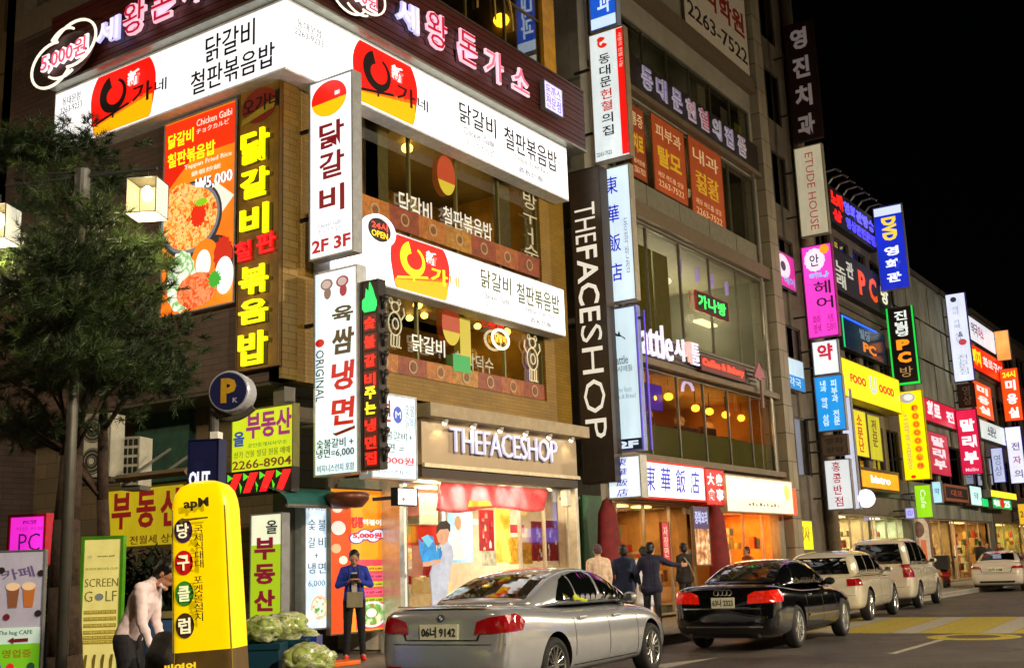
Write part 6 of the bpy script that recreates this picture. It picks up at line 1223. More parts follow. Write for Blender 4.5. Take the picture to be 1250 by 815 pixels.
def sx_extra(D):
    t, r = D['tree'], D['root']
    h, n, _, _ = t.ray_cast(Vector((-1, 0, .955)), Vector((1, 0, 0)))
    if h:
        b = bmesh.new(); lathe(b, [(.001, -.012), (.036, -.012), (.042, 0)], 24, axis='y'); o = obj('badge', b, P('#20242c', .3), r); o.rotation_euler = (0, 0, -math.pi / 2); o.location = (h.x - .004, 0, .955)
        for a0, c_ in ((0, '#2860b8'), (90, '#e8e8e8'), (180, '#2860b8'), (270, '#e8e8e8')):
            poly(o, [(0, 0)] + [(.026 * math.cos(math.radians(a0 + k * 15)), .026 * math.sin(math.radians(a0 + k * 15))) for k in range(7)], P(c_, .3), y=-.014, th=.001)
        ringp(o, 0, 0, .042, .042, .008, chrome, y=-.013, th=.003)
        D['back_text']('525i', -.66, -.50, .925, .955, chrome, xx=h.x + .03, xo=.0)
    D['decal']('bumper_reflector', D['rear'], q4(-.80, -.55, .37, .41), lamp_red); D['decal']('bumper_reflector', D['rear'], q4(.55, .80, .37, .41), lamp_red)
    # stuffed yellow and green toy seen in the rear side window sits inside: modelled on the sill
    b = bmesh.new(); cone(b, (1.95, -.70, 1.10), (2.30, -.69, 1.06), .035, .03, 8); ball(b, (1.93, -.70, 1.11), .05, seg=10, rings=6); o = obj('toy_on_sill', b, E('#c8c820', .55), r, smooth=True); o.location.y = -.045
    bx('trunk_lip', r, (.02, .12, -.62, .62, 1.075, 1.09), sil, .005)
sedan_lower = [(0.0, .80, .34, .98, .015), (.06, .875, .24, 1.045, .02), (.3, .915, .20, 1.065, .035), (.8, .925, .19, 1.04, .04), (1.6, .925, .19, .97, .03), (2.5, .925, .19, .955, .03), (3.4, .925, .19, .95, .05), (4.1, .905, .20, .90, .075), (4.55, .86, .21, .79, .08), (4.77, .76, .24, .67, .05), (4.84, .62, .3, .56, .02)]
sedan_roof = [(.78, .98, 1.07, .72, .66), (1.1, .98, 1.20, .78, .63), (1.5, .97, 1.36, .81, .60), (1.95, .96, 1.45, .82, .585), (2.45, .95, 1.475, .825, .58), (2.9, .95, 1.43, .825, .58), (3.35, .95, 1.25, .81, .62), (3.85, .94, 1.02, .74, .66)]
sedan = dict(L=4.84, W=1.85, ra=1.13, fa=4.02, wr=.335, paint=sil, lower=sedan_lower, roof=sedan_roof,
    side_windows=[[(1.40, 1.085), (1.92, 1.06), (1.92, 1.385), (1.72, 1.33), (1.52, 1.20)], [(1.96, 1.058), (2.56, 1.045), (2.56, 1.415), (2.2, 1.41), (1.96, 1.385)], [(2.64, 1.043), (3.50, 1.035), (3.22, 1.20), (2.95, 1.36), (2.64, 1.41)]],
    seams=[q4(1.62, 1.632, .42, 1.0), q4(2.595, 2.607, .30, 1.0), q4(3.50, 3.512, .32, .96), [(1.62, .30), (3.51, .30), (3.51, .312), (1.62, .312)]], strips=[],
    handles=[(1.86, .86), (2.84, .84)], mirror=(3.38, 1.0), lamps=[([(.20, .77), (.95, .80), (1.04, .90), (.85, .985), (.45, .96), (.24, .91)], lamp_red)],
    head=[(-.1, .62), (.9, .66), (.95, .74), (-.05, .74)], rear_top=[(.93, -.60), (.93, .60), (1.62, .52), (1.62, -.52)], wind=[(3.0, -.52), (3.0, .52), (3.72, .64), (3.72, -.64)],
    plate=(.02, .80), ptext='06너 9142', rear_decals=[([(-.50, .70), (.50, .70), (.58, .90), (.56, .912), (.48, .712), (-.48, .712), (-.56, .912), (-.58, .90)], black_trim, 'trunk_seam'), ([(-.84, .655), (.84, .655), (.84, .663), (-.84, .663)], black_trim, 'bumper_seam'), ([(-.62, .40), (.62, .40), (.58, .33), (-.58, .33)], black_trim, 'lower_grille')], extra=sx_extra, spokes=14)
car('parked_sedan', 'champagne silver sedan in the foreground with its right flank and rear towards the view', 'car', (11.95, 7.52), math.radians(4.0), sedan)
blk = mat('black_paint', '#0a0a0c', .12, 0, noise=0, coat=1.0)
def audi_extra(D):
    t, r = D['tree'], D['root']
    h, n, _, _ = t.ray_cast(Vector((-1, 0, .96)), Vector((1, 0, 0)))
    if h:
        for k in range(4):
            b = bmesh.new(); tube(b, [(h.x - .012, .075 * (1.5 - k) * 1.0 + .045 * math.cos(a), .965 + .045 * math.sin(a)) for a in [i * math.pi / 8 for i in range(17)]], .007, 5); obj('badge_ring', b, chrome, r)
    for z in (.69, .40): D['decal']('chrome_strip', D['rear'], q4(-.86, .86, z, z + .022), chrome)
    D['decal']('reverse_lamp', D['rear'], q4(-.72, -.56, .845, .875), E('#f8e0c8', .9)); D['decal']('reverse_lamp', D['rear'], q4(.56, .72, .845, .875), E('#f8e0c8', .9))
    for y in (-.6, .6): b = bmesh.new(); cone(b, (-.02, y, .27), (.12, y, .27), .035, .035, 12); obj('exhaust', b, chrome, r)
aud = dict(sedan); aud.update(L=5.05, W=1.90, ra=1.12, fa=4.06, wr=.355, paint=blk, lower=[(x * 5.05 / 4.84 if x > 4.2 else x, w_ * 1.025, z0, z1 + .0, c_) for x, w_, z0, z1, c_ in sedan_lower], handle=chrome, extra=audi_extra, ptext='63나 2323', plate=(.0, .80), psize=(.20, .085), mirror_m=blk,
    lamps=[([(.12, .78), (.95, .80), (1.02, .90), (.85, .99), (.3, .975), (.14, .92)], mat('tail_lamp_bright', '#c01808', .12, noise=.25, nscale=20, coat=1, emit=.5))], strips=[([(1.7, .50), (3.5, .48), (3.5, .515), (1.7, .535)], chrome), ([(1.38, 1.07), (1.50, 1.215), (1.70, 1.355), (1.96, 1.405), (2.56, 1.435), (2.95, 1.385), (3.25, 1.21), (3.54, 1.025), (3.50, 1.03), (3.22, 1.205), (2.95, 1.365), (2.56, 1.418), (1.96, 1.388), (1.72, 1.335), (1.52, 1.205), (1.42, 1.075)], chrome)], rim=P('#d0d0cc', .2, .8), spokes=9,
    rear_decals=[([(-.46, .715), (.46, .715), (.46, .725), (-.46, .725)], chrome, 'trunk_trim')])
car('parked_sedan', 'glossy black sedan with four chrome rings and glowing red rear lamps', 'car', (19.3, 7.22), math.radians(3.4), aud)
cream = paintm('cream_paint', '#d8d0b8', .2, .2)
suv_lower = [(0.0, .80, .36, .95, .01), (.06, .88, .27, .99, .01), (.3, .92, .25, 1.0, .02), (1.0, .93, .25, 1.0, .02), (2.2, .93, .25, .99, .02), (3.2, .93, .25, .99, .04), (3.8, .91, .25, .97, .06), (4.3, .86, .26, .88, .06), (4.5, .74, .3, .75, .04), (4.55, .6, .34, .62, .02)]
def wagon(H, L, rs, paint_, **k):
    f = L / 4.55; hi = (H - 1.6)
    d = dict(sedan); d.update(L=L, W=1.86, ra=.95 * f, fa=3.65 * f, wr=.36, paint=paint_, lower=[(x * f, w_, z0, z1 + hi * .45, c_) for x, w_, z0, z1, c_ in suv_lower],
        roof=[(.12, .95, H - .10 - .30 * rs, .82, .70), (.22, .95, H - .06 - .15 * rs, .83, .68), (.5, .95, H - .03, .84, .67), (1.5 * f, .95, H, .84, .66), (2.4 * f, .95, H - .03, .84, .65), (2.9 * f, .95, H - .22, .83, .67), (3.55 * f, .95, 1.04 + hi * .4, .76, .68)],
        side_windows=[[(.42, 1.06 + hi * .45), (1.15 * f, 1.05 + hi * .45), (1.15 * f, H - .12), (.52, H - .13)], [(1.22 * f, 1.05 + hi * .45), (2.0 * f, 1.04 + hi * .45), (2.0 * f, H - .12), (1.22 * f, H - .12)], [(2.08 * f, 1.04 + hi * .45), (3.15 * f, 1.04 + hi * .45), (2.55 * f, H - .16), (2.08 * f, H - .12)]],
        seams=[q4(1.18 * f, 1.192 * f, .35, 1.0 + hi * .4), q4(2.04 * f, 2.052 * f, .35, 1.0 + hi * .4), q4(3.05 * f, 3.062 * f, .35, 1.0 + hi * .4)], handles=[(1.35 * f, .92 + hi * .3), (2.2 * f, .92 + hi * .3)], mirror=(3.0 * f, 1.08 + hi * .45),
        rear_top=None, rear_back=[(-.66, 1.08 + hi * .45), (.66, 1.08 + hi * .45), (.58, H - .16), (-.58, H - .16)], wind=[(2.55 * f, -.55), (2.55 * f, .55), (3.4 * f, .66), (3.4 * f, -.66)], polar=.6,
        lamps=[([(.35, .80), (1.0, .80), (1.0, .97), (.35, .97)], lamp_red)], rear_decals=[(q4(-.8, .8, .60, .61), black_trim, 'bumper_seam')], plate=(0, .86), extra=None, ptext='31무 4402', psize=(.22, .075), strips=[([(.6, .52), (3.9 * f, .52), (3.9 * f, .56), (.6, .56)], paint_)], spokes=10, head=[(-.1, .72), (.9, .74), (.95, .86), (-.05, .84)])
    d.update(k); return d
car('parked_wagon', 'cream wagon with a wide dark rear window parked in front of the black sedan', 'car', (27.4, 8.45), math.radians(4), wagon(1.62, 4.5, .6, cream, lamps=[([(.48, .82), (1.1, .82), (1.15, .97), (.48, .97)], lamp_red)]))
car('parked_minivan', 'tall cream minivan with roof rails parked ahead of the cream wagon', 'car', (33.5, 8.9), math.radians(4.5), wagon(1.94, 4.9, .25, paintm('cream_paint2', '#dcd4bc', .2, .2), lamps=[([(.55, .86), (1.15, .86), (1.15, 1.22), (.55, 1.22)], lamp_red)], plate=(0, .8)))
q = onZ(1216, 722, 0); ww = mat('white_paint', '#c8bfae', .25, 0, noise=.03, coat=1)
wc = dict(sedan); wc.update(paint=ww, extra=None, ptext='52가 1108', lamps=[([(.25, .84), (.95, .84), (1.05, .95), (.35, .93)], lamp_red)])
car('distant_sedan', 'distant white sedan seen from behind on the road near the right edge', 'car', (q.x + 1.1, q.y - .85), math.radians(6), wc, group='cars further down the street')
car('distant_sedan', 'red tail lamp end of a pale sedan cut off by the right edge', 'car', (q.x + 6.5, q.y - 3.2), math.radians(4), dict(wc, paint=paintm('grey_paint', '#8a8478', .4, .3)), group='cars further down the street')
# motor scooter with a black delivery box behind the minivan
q = onZ(1158, 722, 0); ms = thing('delivery_scooter', 'delivery scooter with a big black box parked beyond the cream minivan', 'scooter', (q.x + .3, q.y + .2, 0), math.radians(8))
for x in (.25, 1.45):
    b = bmesh.new(); lathe(b, [(.15, -.05), (.24, -.055), (.28, 0), (.24, .055), (.15, .05)], 20, axis='y'); w1 = obj('wheel', b, tyre_m, ms, smooth=True); w1.location = (x, 0, .28); b = bmesh.new(); cone(b, (0, -.04, 0), (0, .04, 0), .15, .15, 14); obj('rim', b, alloy, w1)
b = bmesh.new(); ball(b, (.5, 0, .62), .3, (1.6, .6, .5), 16, 10); ball(b, (1.25, 0, .75), .22, (.6, .8, 1.5), 14, 10); cone(b, (.5, 0, .45), (1.2, 0, .35), .14, .14, 12); obj('fairing', b, P('#a02018', .25), ms, smooth=True)
b = bmesh.new(); cone(b, (1.45, 0, .28), (1.2, 0, 1.1), .03, .03, 8); cone(b, (1.2, -.32, 1.08), (1.2, .32, 1.08), .018, .018, 8); obj('handlebar', b, P('#222222', .4, .5), ms)
for sd in (-1, 1): b = bmesh.new(); cone(b, (1.2, sd * .3, 1.08), (1.15, sd * .36, 1.28), .008, .008, 6); ball(b, (1.15, sd * .37, 1.3), .06, (.4, 1, .7), 10, 6); obj('mirror', b, P('#181818', .3), ms)
bx('seat', ms, (.3, .85, -.14, .14, .76, .84), P('#101010', .6), .03); bx('delivery_box', ms, (-.25, .28, -.27, .27, .85, 1.38), P('#16140f', .5), .02); bx('tail_lamp', ms, (.0, .02, -.06, .06, .66, .72), lamp_red)
# tall arched standee beyond
q = onZ(1163, 712, .15); t = thing('arched_standee', 'tall cream and brown arched inflatable standee with a round picture behind the scooter', 'standee', (q.x - 1.5, q.y + .9, .15), math.radians(-62))
pts = lambda k, h: [(-k, 0), (k, 0), (k, h - .55)] + [(k * math.cos(math.pi * i / 12), h - .55 + .55 * math.sin(math.pi * i / 12)) for i in range(1, 12)] + [(-k, h - .55)]
poly(t, pts(.62, 3.1), mat('standee_brown', '#6a4a34', .5, emit=.25, noise=.2), y=0, th=-.55, name='body'); poly(t, pts(.5, 2.95), mat('standee_cream2', '#c8b49a', .5, emit=.35, noise=.15), y=-.01, th=.02, name='front_print'); disc(t, 0, 2.35, .32, .36, mat('portrait_print', '#6a4838', .5, emit=.3, noise=.5, nscale=5), y=-.035); bx('stripe', t, (.12, .34, -.036, -.031, .3, 1.9), E('#d86838', .6)); text(t, '커피', (-.3, 0, 1.0, 1.6), P('#5a3a2a'), y=-.034, vert=True)
bx('base', t, (-.7, .7, -.1, .6, -.0, .22), P('#1a1814'))
# ================= people =================
skin_m = mat('skin', '#c08a6c', .55, noise=.06, nscale=12); hair_m = mat('black_hair', '#0e0b0a', .5, noise=.3, nscale=40)
def cap(bm, a, b, ra, rb, n=14):
    a = Vector(a); b = Vector(b); cone(bm, a, b, ra, rb, n); ball(bm, a, ra, seg=n, rings=8); ball(bm, b, rb, seg=n, rings=8)
label_seed = []
def remesh(name, bm, m, parent, vox, smooth=3, disp=0., kind=None):
    o = obj('tmp_r', bm, m); md = o.modifiers.new('r', 'REMESH'); md.mode = 'VOXEL'; md.voxel_size = vox; md.use_smooth_shade = True
    s = o.modifiers.new('s', 'SMOOTH'); s.iterations = smooth; s.factor = .6
    me = evalmesh(o); bpy.data.objects.remove(o); me.materials.clear(); me.materials.append(m); me.name = name
    if disp:
        from mathutils import noise
        import numpy as np
        n_ = len(me.vertices); co = np.empty(n_ * 3, 'f'); me.vertices.foreach_get('co', co); nr = np.empty(n_ * 3, 'f'); me.vertex_normals.foreach_get('vector', nr)
        co = co.reshape(-1, 3); nr = nr.reshape(-1, 3); ph = disp * 7 + len(label_seed); label_seed.append(1)
        # folds: slanting creases across the cloth plus a fine irregular term
        fold = np.array([noise.noise((x * 7 + z * 5, y * 7 + ph, z * 20 - x * 9)) * .75 + noise.noise((x * 22, y * 22 + ph, z * 30)) * .35 for x, y, z in co.tolist()], 'f')
        co += nr * (fold * disp)[:, None]; me.vertices.foreach_set('co', co.ravel())
    me.polygons.foreach_set('use_smooth', [True] * len(me.polygons)); me.update()
    o = bpy.data.objects.new(name, me); link(o, parent); return o
def hand(bm, w_, d, up, side, curl=.5, k=1.0):
    """palm with five fingers: w_ wrist, d pointing direction, side = thumb side"""
    w_ = Vector(w_); d = Vector(d).normalized(); side = Vector(side); side = (side - d * side.dot(d)).normalized(); nrm = d.cross(side).normalized()
    if up < 0: nrm = -nrm
    pal = w_ + d * .085 * k
    for q_ in (-.028, -.01, .01, .028): cap(bm, w_ + side * q_ * .7 * k, pal + side * q_ * k, .014 * k, .0125 * k, 8)
    for q_, L_ in ((.03, .070), (.010, .078), (-.010, .072), (-.03, .058)):
        p = pal + side * q_ * k; dd = d
        for sgm in range(3):
            dd = (dd + nrm * curl * .55).normalized(); p2 = p + dd * L_ * k * (.42, .32, .26)[sgm]; cap(bm, p, p2, .0088 * k, .0078 * k, 6); p = p2
    p = w_ + d * .03 * k + side * .028 * k; dd = (d * .7 + side * .8 + nrm * .2).normalized()
    for sgm in range(2): p2 = p + dd * .032 * k; cap(bm, p, p2, .0105 * k, .009 * k, 6); p = p2; dd = (dd + d * .5 + nrm * curl * .4).normalized()
def person(label, loc, rz, J, top, bottom, shoe, hair='short', k=1.0, topdisp=.006, cloth_k=1., long_top=0., vox=.011, skirt=None, group=None):
    """local frame: x forward, y left, z up, metres for a 1.72 m figure"""
    root = thing('person', label, 'person', loc, rz, group)
    g = dict(pel=(0, 0, .95), che=(0, 0, 1.32), nek=(0, 0, 1.47), hed=(.02, 0, 1.60), shL=(0, .165, 1.395), shR=(0, -.165, 1.395), elL=(-.03, .21, 1.12), elR=(-.03, -.21, 1.12), wrL=(.06, .20, .88), wrR=(.06, -.20, .88), hdL=(.1, 0, -1), hdR=(.1, 0, -1), hiL=(0, .09, .92), hiR=(0, -.09, .92), knL=(.02, .10, .49), knR=(.02, -.10, .49), anL=(-.02, .11, .09), anR=(-.02, -.11, .09), face=(1, 0, 0), curl=.5, toeL=(1, .1, 0), toeR=(1, -.1, 0))
    g.update(J); V = {a: (Vector(b) * (k if a not in ('hdL', 'hdR', 'face', 'toeL', 'toeR') else 1) if a != 'curl' else b) for a, b in g.items()}
    F = V['face'].normalized(); Uu = (V['hed'] - V['nek']).normalized(); F = (F - Uu * F.dot(Uu) * .3).normalized(); Lf = Vector((0, 0, 1)).cross(F).normalized(); UpH = F.cross(Lf)
    R3 = Matrix((F, Lf, UpH)).transposed(); eu = R3.to_euler()
    b = bmesh.new()
    c = V['hed']
    ball(b, c + UpH * .025, .098, (1.02, .80, 1.0), 18, 12, eu); ball(b, c + F * .02 - UpH * .045, .075, (.95, .80, .95), 16, 10, eu)
    ball(b, c + F * .098 - UpH * .012, .018, (1, .8, 1.5), 8, 6, eu); ball(b, c + F * .088 - UpH * .05, .02, (.5, 1.3, .5), 8, 6, eu); ball(b, c + F * .075 - UpH * .10, .024, (1, 1, .8), 8, 6, eu)
    for s_ in (-1, 1): ball(b, c + Lf * s_ * .082 - UpH * .01, .028, (.55, .35, 1.0), 8, 6, eu)
    cap(b, V['nek'] - (V['nek'] - V['che']) * .3, c - UpH * .04, .058 * k, .052 * k)
    cap(b, V['pel'], V['che'], .09, .09)
    for s_ in 'LR':
        cap(b, V['che'], V['sh' + s_], .075, .05); cap(b, V['sh' + s_], V['el' + s_], .05, .04); cap(b, V['el' + s_], V['wr' + s_], .038, .026)
        hd = V['hd' + s_]; tdir = Vector((0, -1, 0)) if s_ == 'L' else Vector((0, 1, 0))
        if abs(hd.normalized().y) > .7: tdir = Vector((0, 0, 1))
        else: tdir = tdir * .5 + Vector((1, 0, 0)) * (.8 if hd.z < -.5 else 0) + Vector((0, 0, 1)) * (.3 if hd.z > -.5 else 0)
        hand(b, V['wr' + s_], hd, 1 if s_ == 'L' else -1, tdir, V['curl'] if not hasattr(V['curl'], 'x') else .5)
        cap(b, V['hi' + s_], V['kn' + s_], .08, .055); cap(b, V['kn' + s_], V['an' + s_], .05, .035); cap(b, V['an' + s_], V['an' + s_] + V['toe' + s_] * .12 - Vector((0, 0, .04)), .035, .03)
    body = remesh('body', b, skin_m, root, .0075 if vox < .012 else .010, 2)
    for s_ in (-1, 1):
        e = bmesh.new(); ball(e, c + F * .085 + Lf * s_ * .032 + UpH * .012, .0125, (.6, 1.2, .7), 10, 6, eu); o = obj('eye', e, P('#1a1412', .2), root, smooth=True)
    if True:
        e = bmesh.new(); ball(e, c + F * .092 - UpH * .052, .012, (.5, 1.8, .5), 10, 6, eu); obj('mouth', e, P('#8c4a40', .5), root, smooth=True)
    h = bmesh.new(); ball(h, c + UpH * .036 - F * .016, .104, (1.0, .84, 1.0), 20, 14, eu)
    if hair == 'long': ball(h, c - UpH * .05 - F * .045, .095, (.75, .9, 1.5), 16, 12, eu)
    if hair in ('short', 'long', 'bob'): ball(h, c - F * .04 - UpH * .01, .092, (.8, .93, 1.05), 16, 10, eu)
    # cut the face opening
    for i in range(26):
        a = random.uniform(0, 6.28); e_ = random.uniform(.1, 1.3); d_ = (UpH * math.sin(e_) + (F * math.cos(a) * .9 + Lf * math.sin(a) * .82) * math.cos(e_)); 
        if d_.dot(F) < .55: ball(h, c + UpH * .03 - F * .012 + d_ * .088, .026, seg=8, rings=6)
    hm = remesh('hair' if hair != 'cap' else 'knit_hat', h, hair_m if hair != 'cap' else mat('knit_grey', '#5a4a50', .9, noise=.4, nscale=60), root, .010, 1)
    if hair == 'fringe': pass
    t = bmesh.new(); q_ = cloth_k; yh = (V['shL'] - V['shR']).normalized()
    def slab(p, r, wy):      # body cross section wider than deep
        p = Vector(p); cap(t, p - yh * wy, p + yh * wy, r, r)
    pe, ch, nk = V['pel'], V['che'], V['nek']
    if long_top: slab(pe + Vector((0, 0, -long_top)), .115 * q_, .085 * q_); cap(t, pe + Vector((0, 0, -long_top)) - yh * .08, pe - yh * .07, .115 * q_, .11 * q_); cap(t, pe + Vector((0, 0, -long_top)) + yh * .08, pe + yh * .07, .115 * q_, .11 * q_)
    for s_ in (-1, 0, 1):
        cap(t, pe + yh * .065 * s_, pe.lerp(ch, .5) + yh * .05 * s_, .108 * q_, .100 * q_); cap(t, pe.lerp(ch, .5) + yh * .05 * s_, ch + yh * .065 * s_, .100 * q_, .108 * q_)
    cap(t, ch, nk - (nk - ch) * .18, .11 * q_, .062 * q_); cap(t, nk - (nk - ch) * .1, nk + (V['hed'] - nk) * .12, .06, .058)
    for s_ in 'LR': cap(t, nk - (nk - ch) * .28, V['sh' + s_], .068 * q_, .062 * q_); cap(t, ch.lerp(V['sh' + s_], .5), V['sh' + s_] - Vector((0, 0, .02)), .085 * q_, .062 * q_); cap(t, V['sh' + s_], V['el' + s_], .062 * q_, .050 * q_); cap(t, V['el' + s_], V['wr' + s_] - (V['wr' + s_] - V['el' + s_]) * .06, .048 * q_, .036 * q_)
    remesh('top', t, top, root, vox, 3, topdisp)
    l = bmesh.new(); cap(l, V['pel'] + Vector((0, 0, .03)), V['pel'] - Vector((0, 0, .04)), .105, .10)
    for s_ in 'LR': cap(l, V['hi' + s_], V['kn' + s_], .092, .064); cap(l, V['kn' + s_], V['an' + s_] + Vector((0, 0, .02)), .062, .052)
    remesh('trousers', l, bottom, root, vox, 3, topdisp * .8)
    for s_ in 'LR':
        sh = bmesh.new(); A = V['an' + s_]; td = V['toe' + s_].normalized(); cap(sh, A + Vector((0, 0, -.03)) - td * .03, A + td * .15 + Vector((0, 0, -.05)), .045, .038); cap(sh, A, A + Vector((0, 0, -.04)), .045, .045)
        remesh('shoe', sh, shoe, root, .01, 1)
    return root
def cloth(key, col, noise=.2, rough=.85): return mat('cloth_' + key, col, rough, noise=noise, nscale=14, bump=.2)
R = math.radians
# stooping man in the pink shirt (lower left)
q = atD(167, 760, 9.4)
man = person('man in a pale pink shirt stooping over a dark bag beside the yellow inflatable', (q.x, q.y, .15), R(-60), dict(pel=(-.06, 0, .94), che=(.06, 0, 1.24), nek=(.15, 0, 1.37), hed=(.25, 0, 1.44), face=(.8, -.1, -.6), shL=(.09, .16, 1.32), shR=(.09, -.16, 1.32), elL=(.09, .19, 1.04), elR=(.12, -.19, 1.04), wrL=(.20, .13, .82), wrR=(.20, -.14, .80), hdL=(.5, -.1, -.8), hdR=(.5, .1, -.7), hiL=(-.07, .09, .90), hiR=(-.07, -.09, .90), knL=(-.02, .1, .48), knR=(0, -.1, .48)),
    mat('pink_shirt', '#e4d0d4', .8, noise=.06, nscale=10, bump=.15), cloth('black', '#14141a'), P('#1a1210', .4), k=.975, topdisp=.009, vox=.009, cloth_k=.9)
bm_ = bmesh.new(); tube(bm_, [(.205, .055, 1.315), (.235, 0, 1.285), (.205, -.055, 1.315)], .018, 6); obj('collar', bm_, mat('pink_shirt'), man, smooth=True)
b = bmesh.new(); ball(b, (0, 0, 0), .19, (.8, 1.1, 1.2), 20, 14)
for v in b.verts: v.co += v.co.normalized() * .03 * math.sin(v.co.x * 31) * math.sin(v.co.z * 23)
o = obj('dark_bag', b, mat('black_bag', '#0f0c0a', .7, noise=.5, nscale=20, bump=.5), None, smooth=True); q = atD(206, 800, 9.0); o.location = (q.x, q.y, q.z - .05); tag(o, 'bulging black bag held low by the stooping man', 'bag')
# phone user by the orange wall
q = onZ(433, 806, .15)
man = person('person in a bright blue jacket looking down at a phone by the orange wall', (q.x, q.y, .15), R(180 + 42), dict(hed=(.05, 0, 1.585), face=(.8, 0, -.5), elL=(-.0, .26, 1.16), elR=(-.0, -.26, 1.16), wrL=(.22, .08, 1.22), wrR=(.22, -.08, 1.22), hdL=(.8, -.4, .5), hdR=(.8, .4, .5), curl=.9, knL=(.0, .11, .49), knR=(.0, -.11, .49), anL=(0, .13, .09), anR=(0, -.13, .09)),
    cloth('blue_jacket', '#2438a8'), cloth('black', '#14141a'), P('#e02018', .5), k=1.0, cloth_k=1.03, hair='bob')
bx('phone', man, (.30, .315, -.05, .05, 1.22, 1.34), P('#202024', .2), .004); bx('bag', man, (.17, .24, -.12, .13, .82, 1.06), mat('bag_canvas', '#8c8468', .8, noise=.15), .015); bx('shirt_front', man, (.13, .165, -.045, .045, 1.05, 1.36), P('#c8c0b8', .8), .01)
b = bmesh.new(); tube(b, [(.19, .10, 1.05), (.17, .08, 1.25), (.10, .07, 1.46), (0, .04, 1.50)], .008, 6); tube(b, [(.19, -.10, 1.05), (.17, -.08, 1.25), (.10, -.07, 1.46), (0, -.04, 1.50)], .008, 6); obj('strap', b, P('#3a3020'), man)
# walkers between the cars
wk = 'walkers on the pavement beside the black car'
def at_head(px, py, Y, hz): p = onY(px, py, Y); return p
def stand(label, px, X_or_Y, rz, J, *a, k=1., **kw):
    p = onY(px, 700, X_or_Y); kw.setdefault('vox', .013); return person(label, (p.x, p.y, .15), rz, J, *a, k=k, group=wk, **kw)
stand('woman in a cream coat and grey knit hat next to the green door', 731, 11.2, R(40), dict(wrL=(.12, .26, .95)), cloth('cream_coat', '#e0c4a8'), cloth('grey', '#4a4440'), P('#3a2a20'), k=1.0, cloth_k=1.2, long_top=.25, hair='cap')
stand('man in a navy jacket seen from behind, left of the figure in white', 762, 10.9, R(38), dict(elL=(-.02, .26, 1.14)), cloth('navy', '#24304c'), cloth('navy2', '#141c2c'), P('#141414'), k=.99, cloth_k=1.12, long_top=.2)
stand('figure in a long white coat mostly hidden between two men in navy', 787, 11.4, R(60), dict(), cloth('white', '#e4e4f0', .05), cloth('white', '#e4e4f0'), P('#888888'), k=.97, cloth_k=1.12, long_top=.35)
q = onZ(815, 776, .15)
pm = person('man in a black jacket pointing to the right with his arm stretched out', (q.x + .15, 10.25, .15), R(28), dict(pel=(0, 0, .95), hed=(.04, -.02, 1.6), face=(.8, -.6, 0), shR=(.02, -.18, 1.42), elR=(.18, -.38, 1.31), wrR=(.30, -.58, 1.28), hdR=(.4, -.9, .1), elL=(.02, .27, 1.16), wrL=(.16, .22, .96), knL=(.12, .10, .50), anL=(.20, .11, .09), knR=(-.02, -.10, .49), anR=(-.22, -.11, .12), curl=.2), cloth('blackblue', '#1c1c34'), cloth('darkgrey', '#2c2c30'), P('#a8a8a8'), cloth_k=1.1, long_top=.08, group=wk)
stand('man in a dark jacket with a pale strap across his back', 836, 12.0, R(70), dict(elR=(.1, -.24, 1.16), wrR=(.3, -.16, 1.2)), cloth('dark', '#1c1814'), cloth('dark2', '#201c18'), P('#141414'), k=1.03, cloth_k=1.12, long_top=.05)
p_ = bpy.data.objects[[o.name for o in bpy.data.objects if o.get('label', '').startswith('man in a dark jacket')][0]]; b = bmesh.new(); tube(b, [(-.13, .12, 1.44), (-.19, 0, 1.25), (-.17, -.13, 1.0)], .015, 6); obj('strap', b, P('#a89878'), p_)
stand('person in the orange shop doorway, only the head above the black car', 914, 12.6, R(150), dict(), cloth('orange', '#b06030'), cloth('dark', '#1c1814'), P('#141414'), k=.98)
def far(label, px, Y, rz, c_, k=1.): p = onY(px, 690, Y); return person(label, (p.x, p.y, .15), rz, dict(), cloth(c_[0], c_[1]), cloth('dark', '#1c1814'), P('#141414'), k=k, vox=.022, group='far walkers by the yellow shop')
far('far walker in black just left of the distant white car', 1199, 12.0, R(30), ('dark', '#1c1814'), 1.04); far('far walker in grey behind the roof of the distant white car', 1207, 12.2, R(200), ('fargrey', '#3a3634')); far('far walker in maroon right behind the distant white car', 1222, 12.3, R(200), ('maroon', '#5a1c20'))
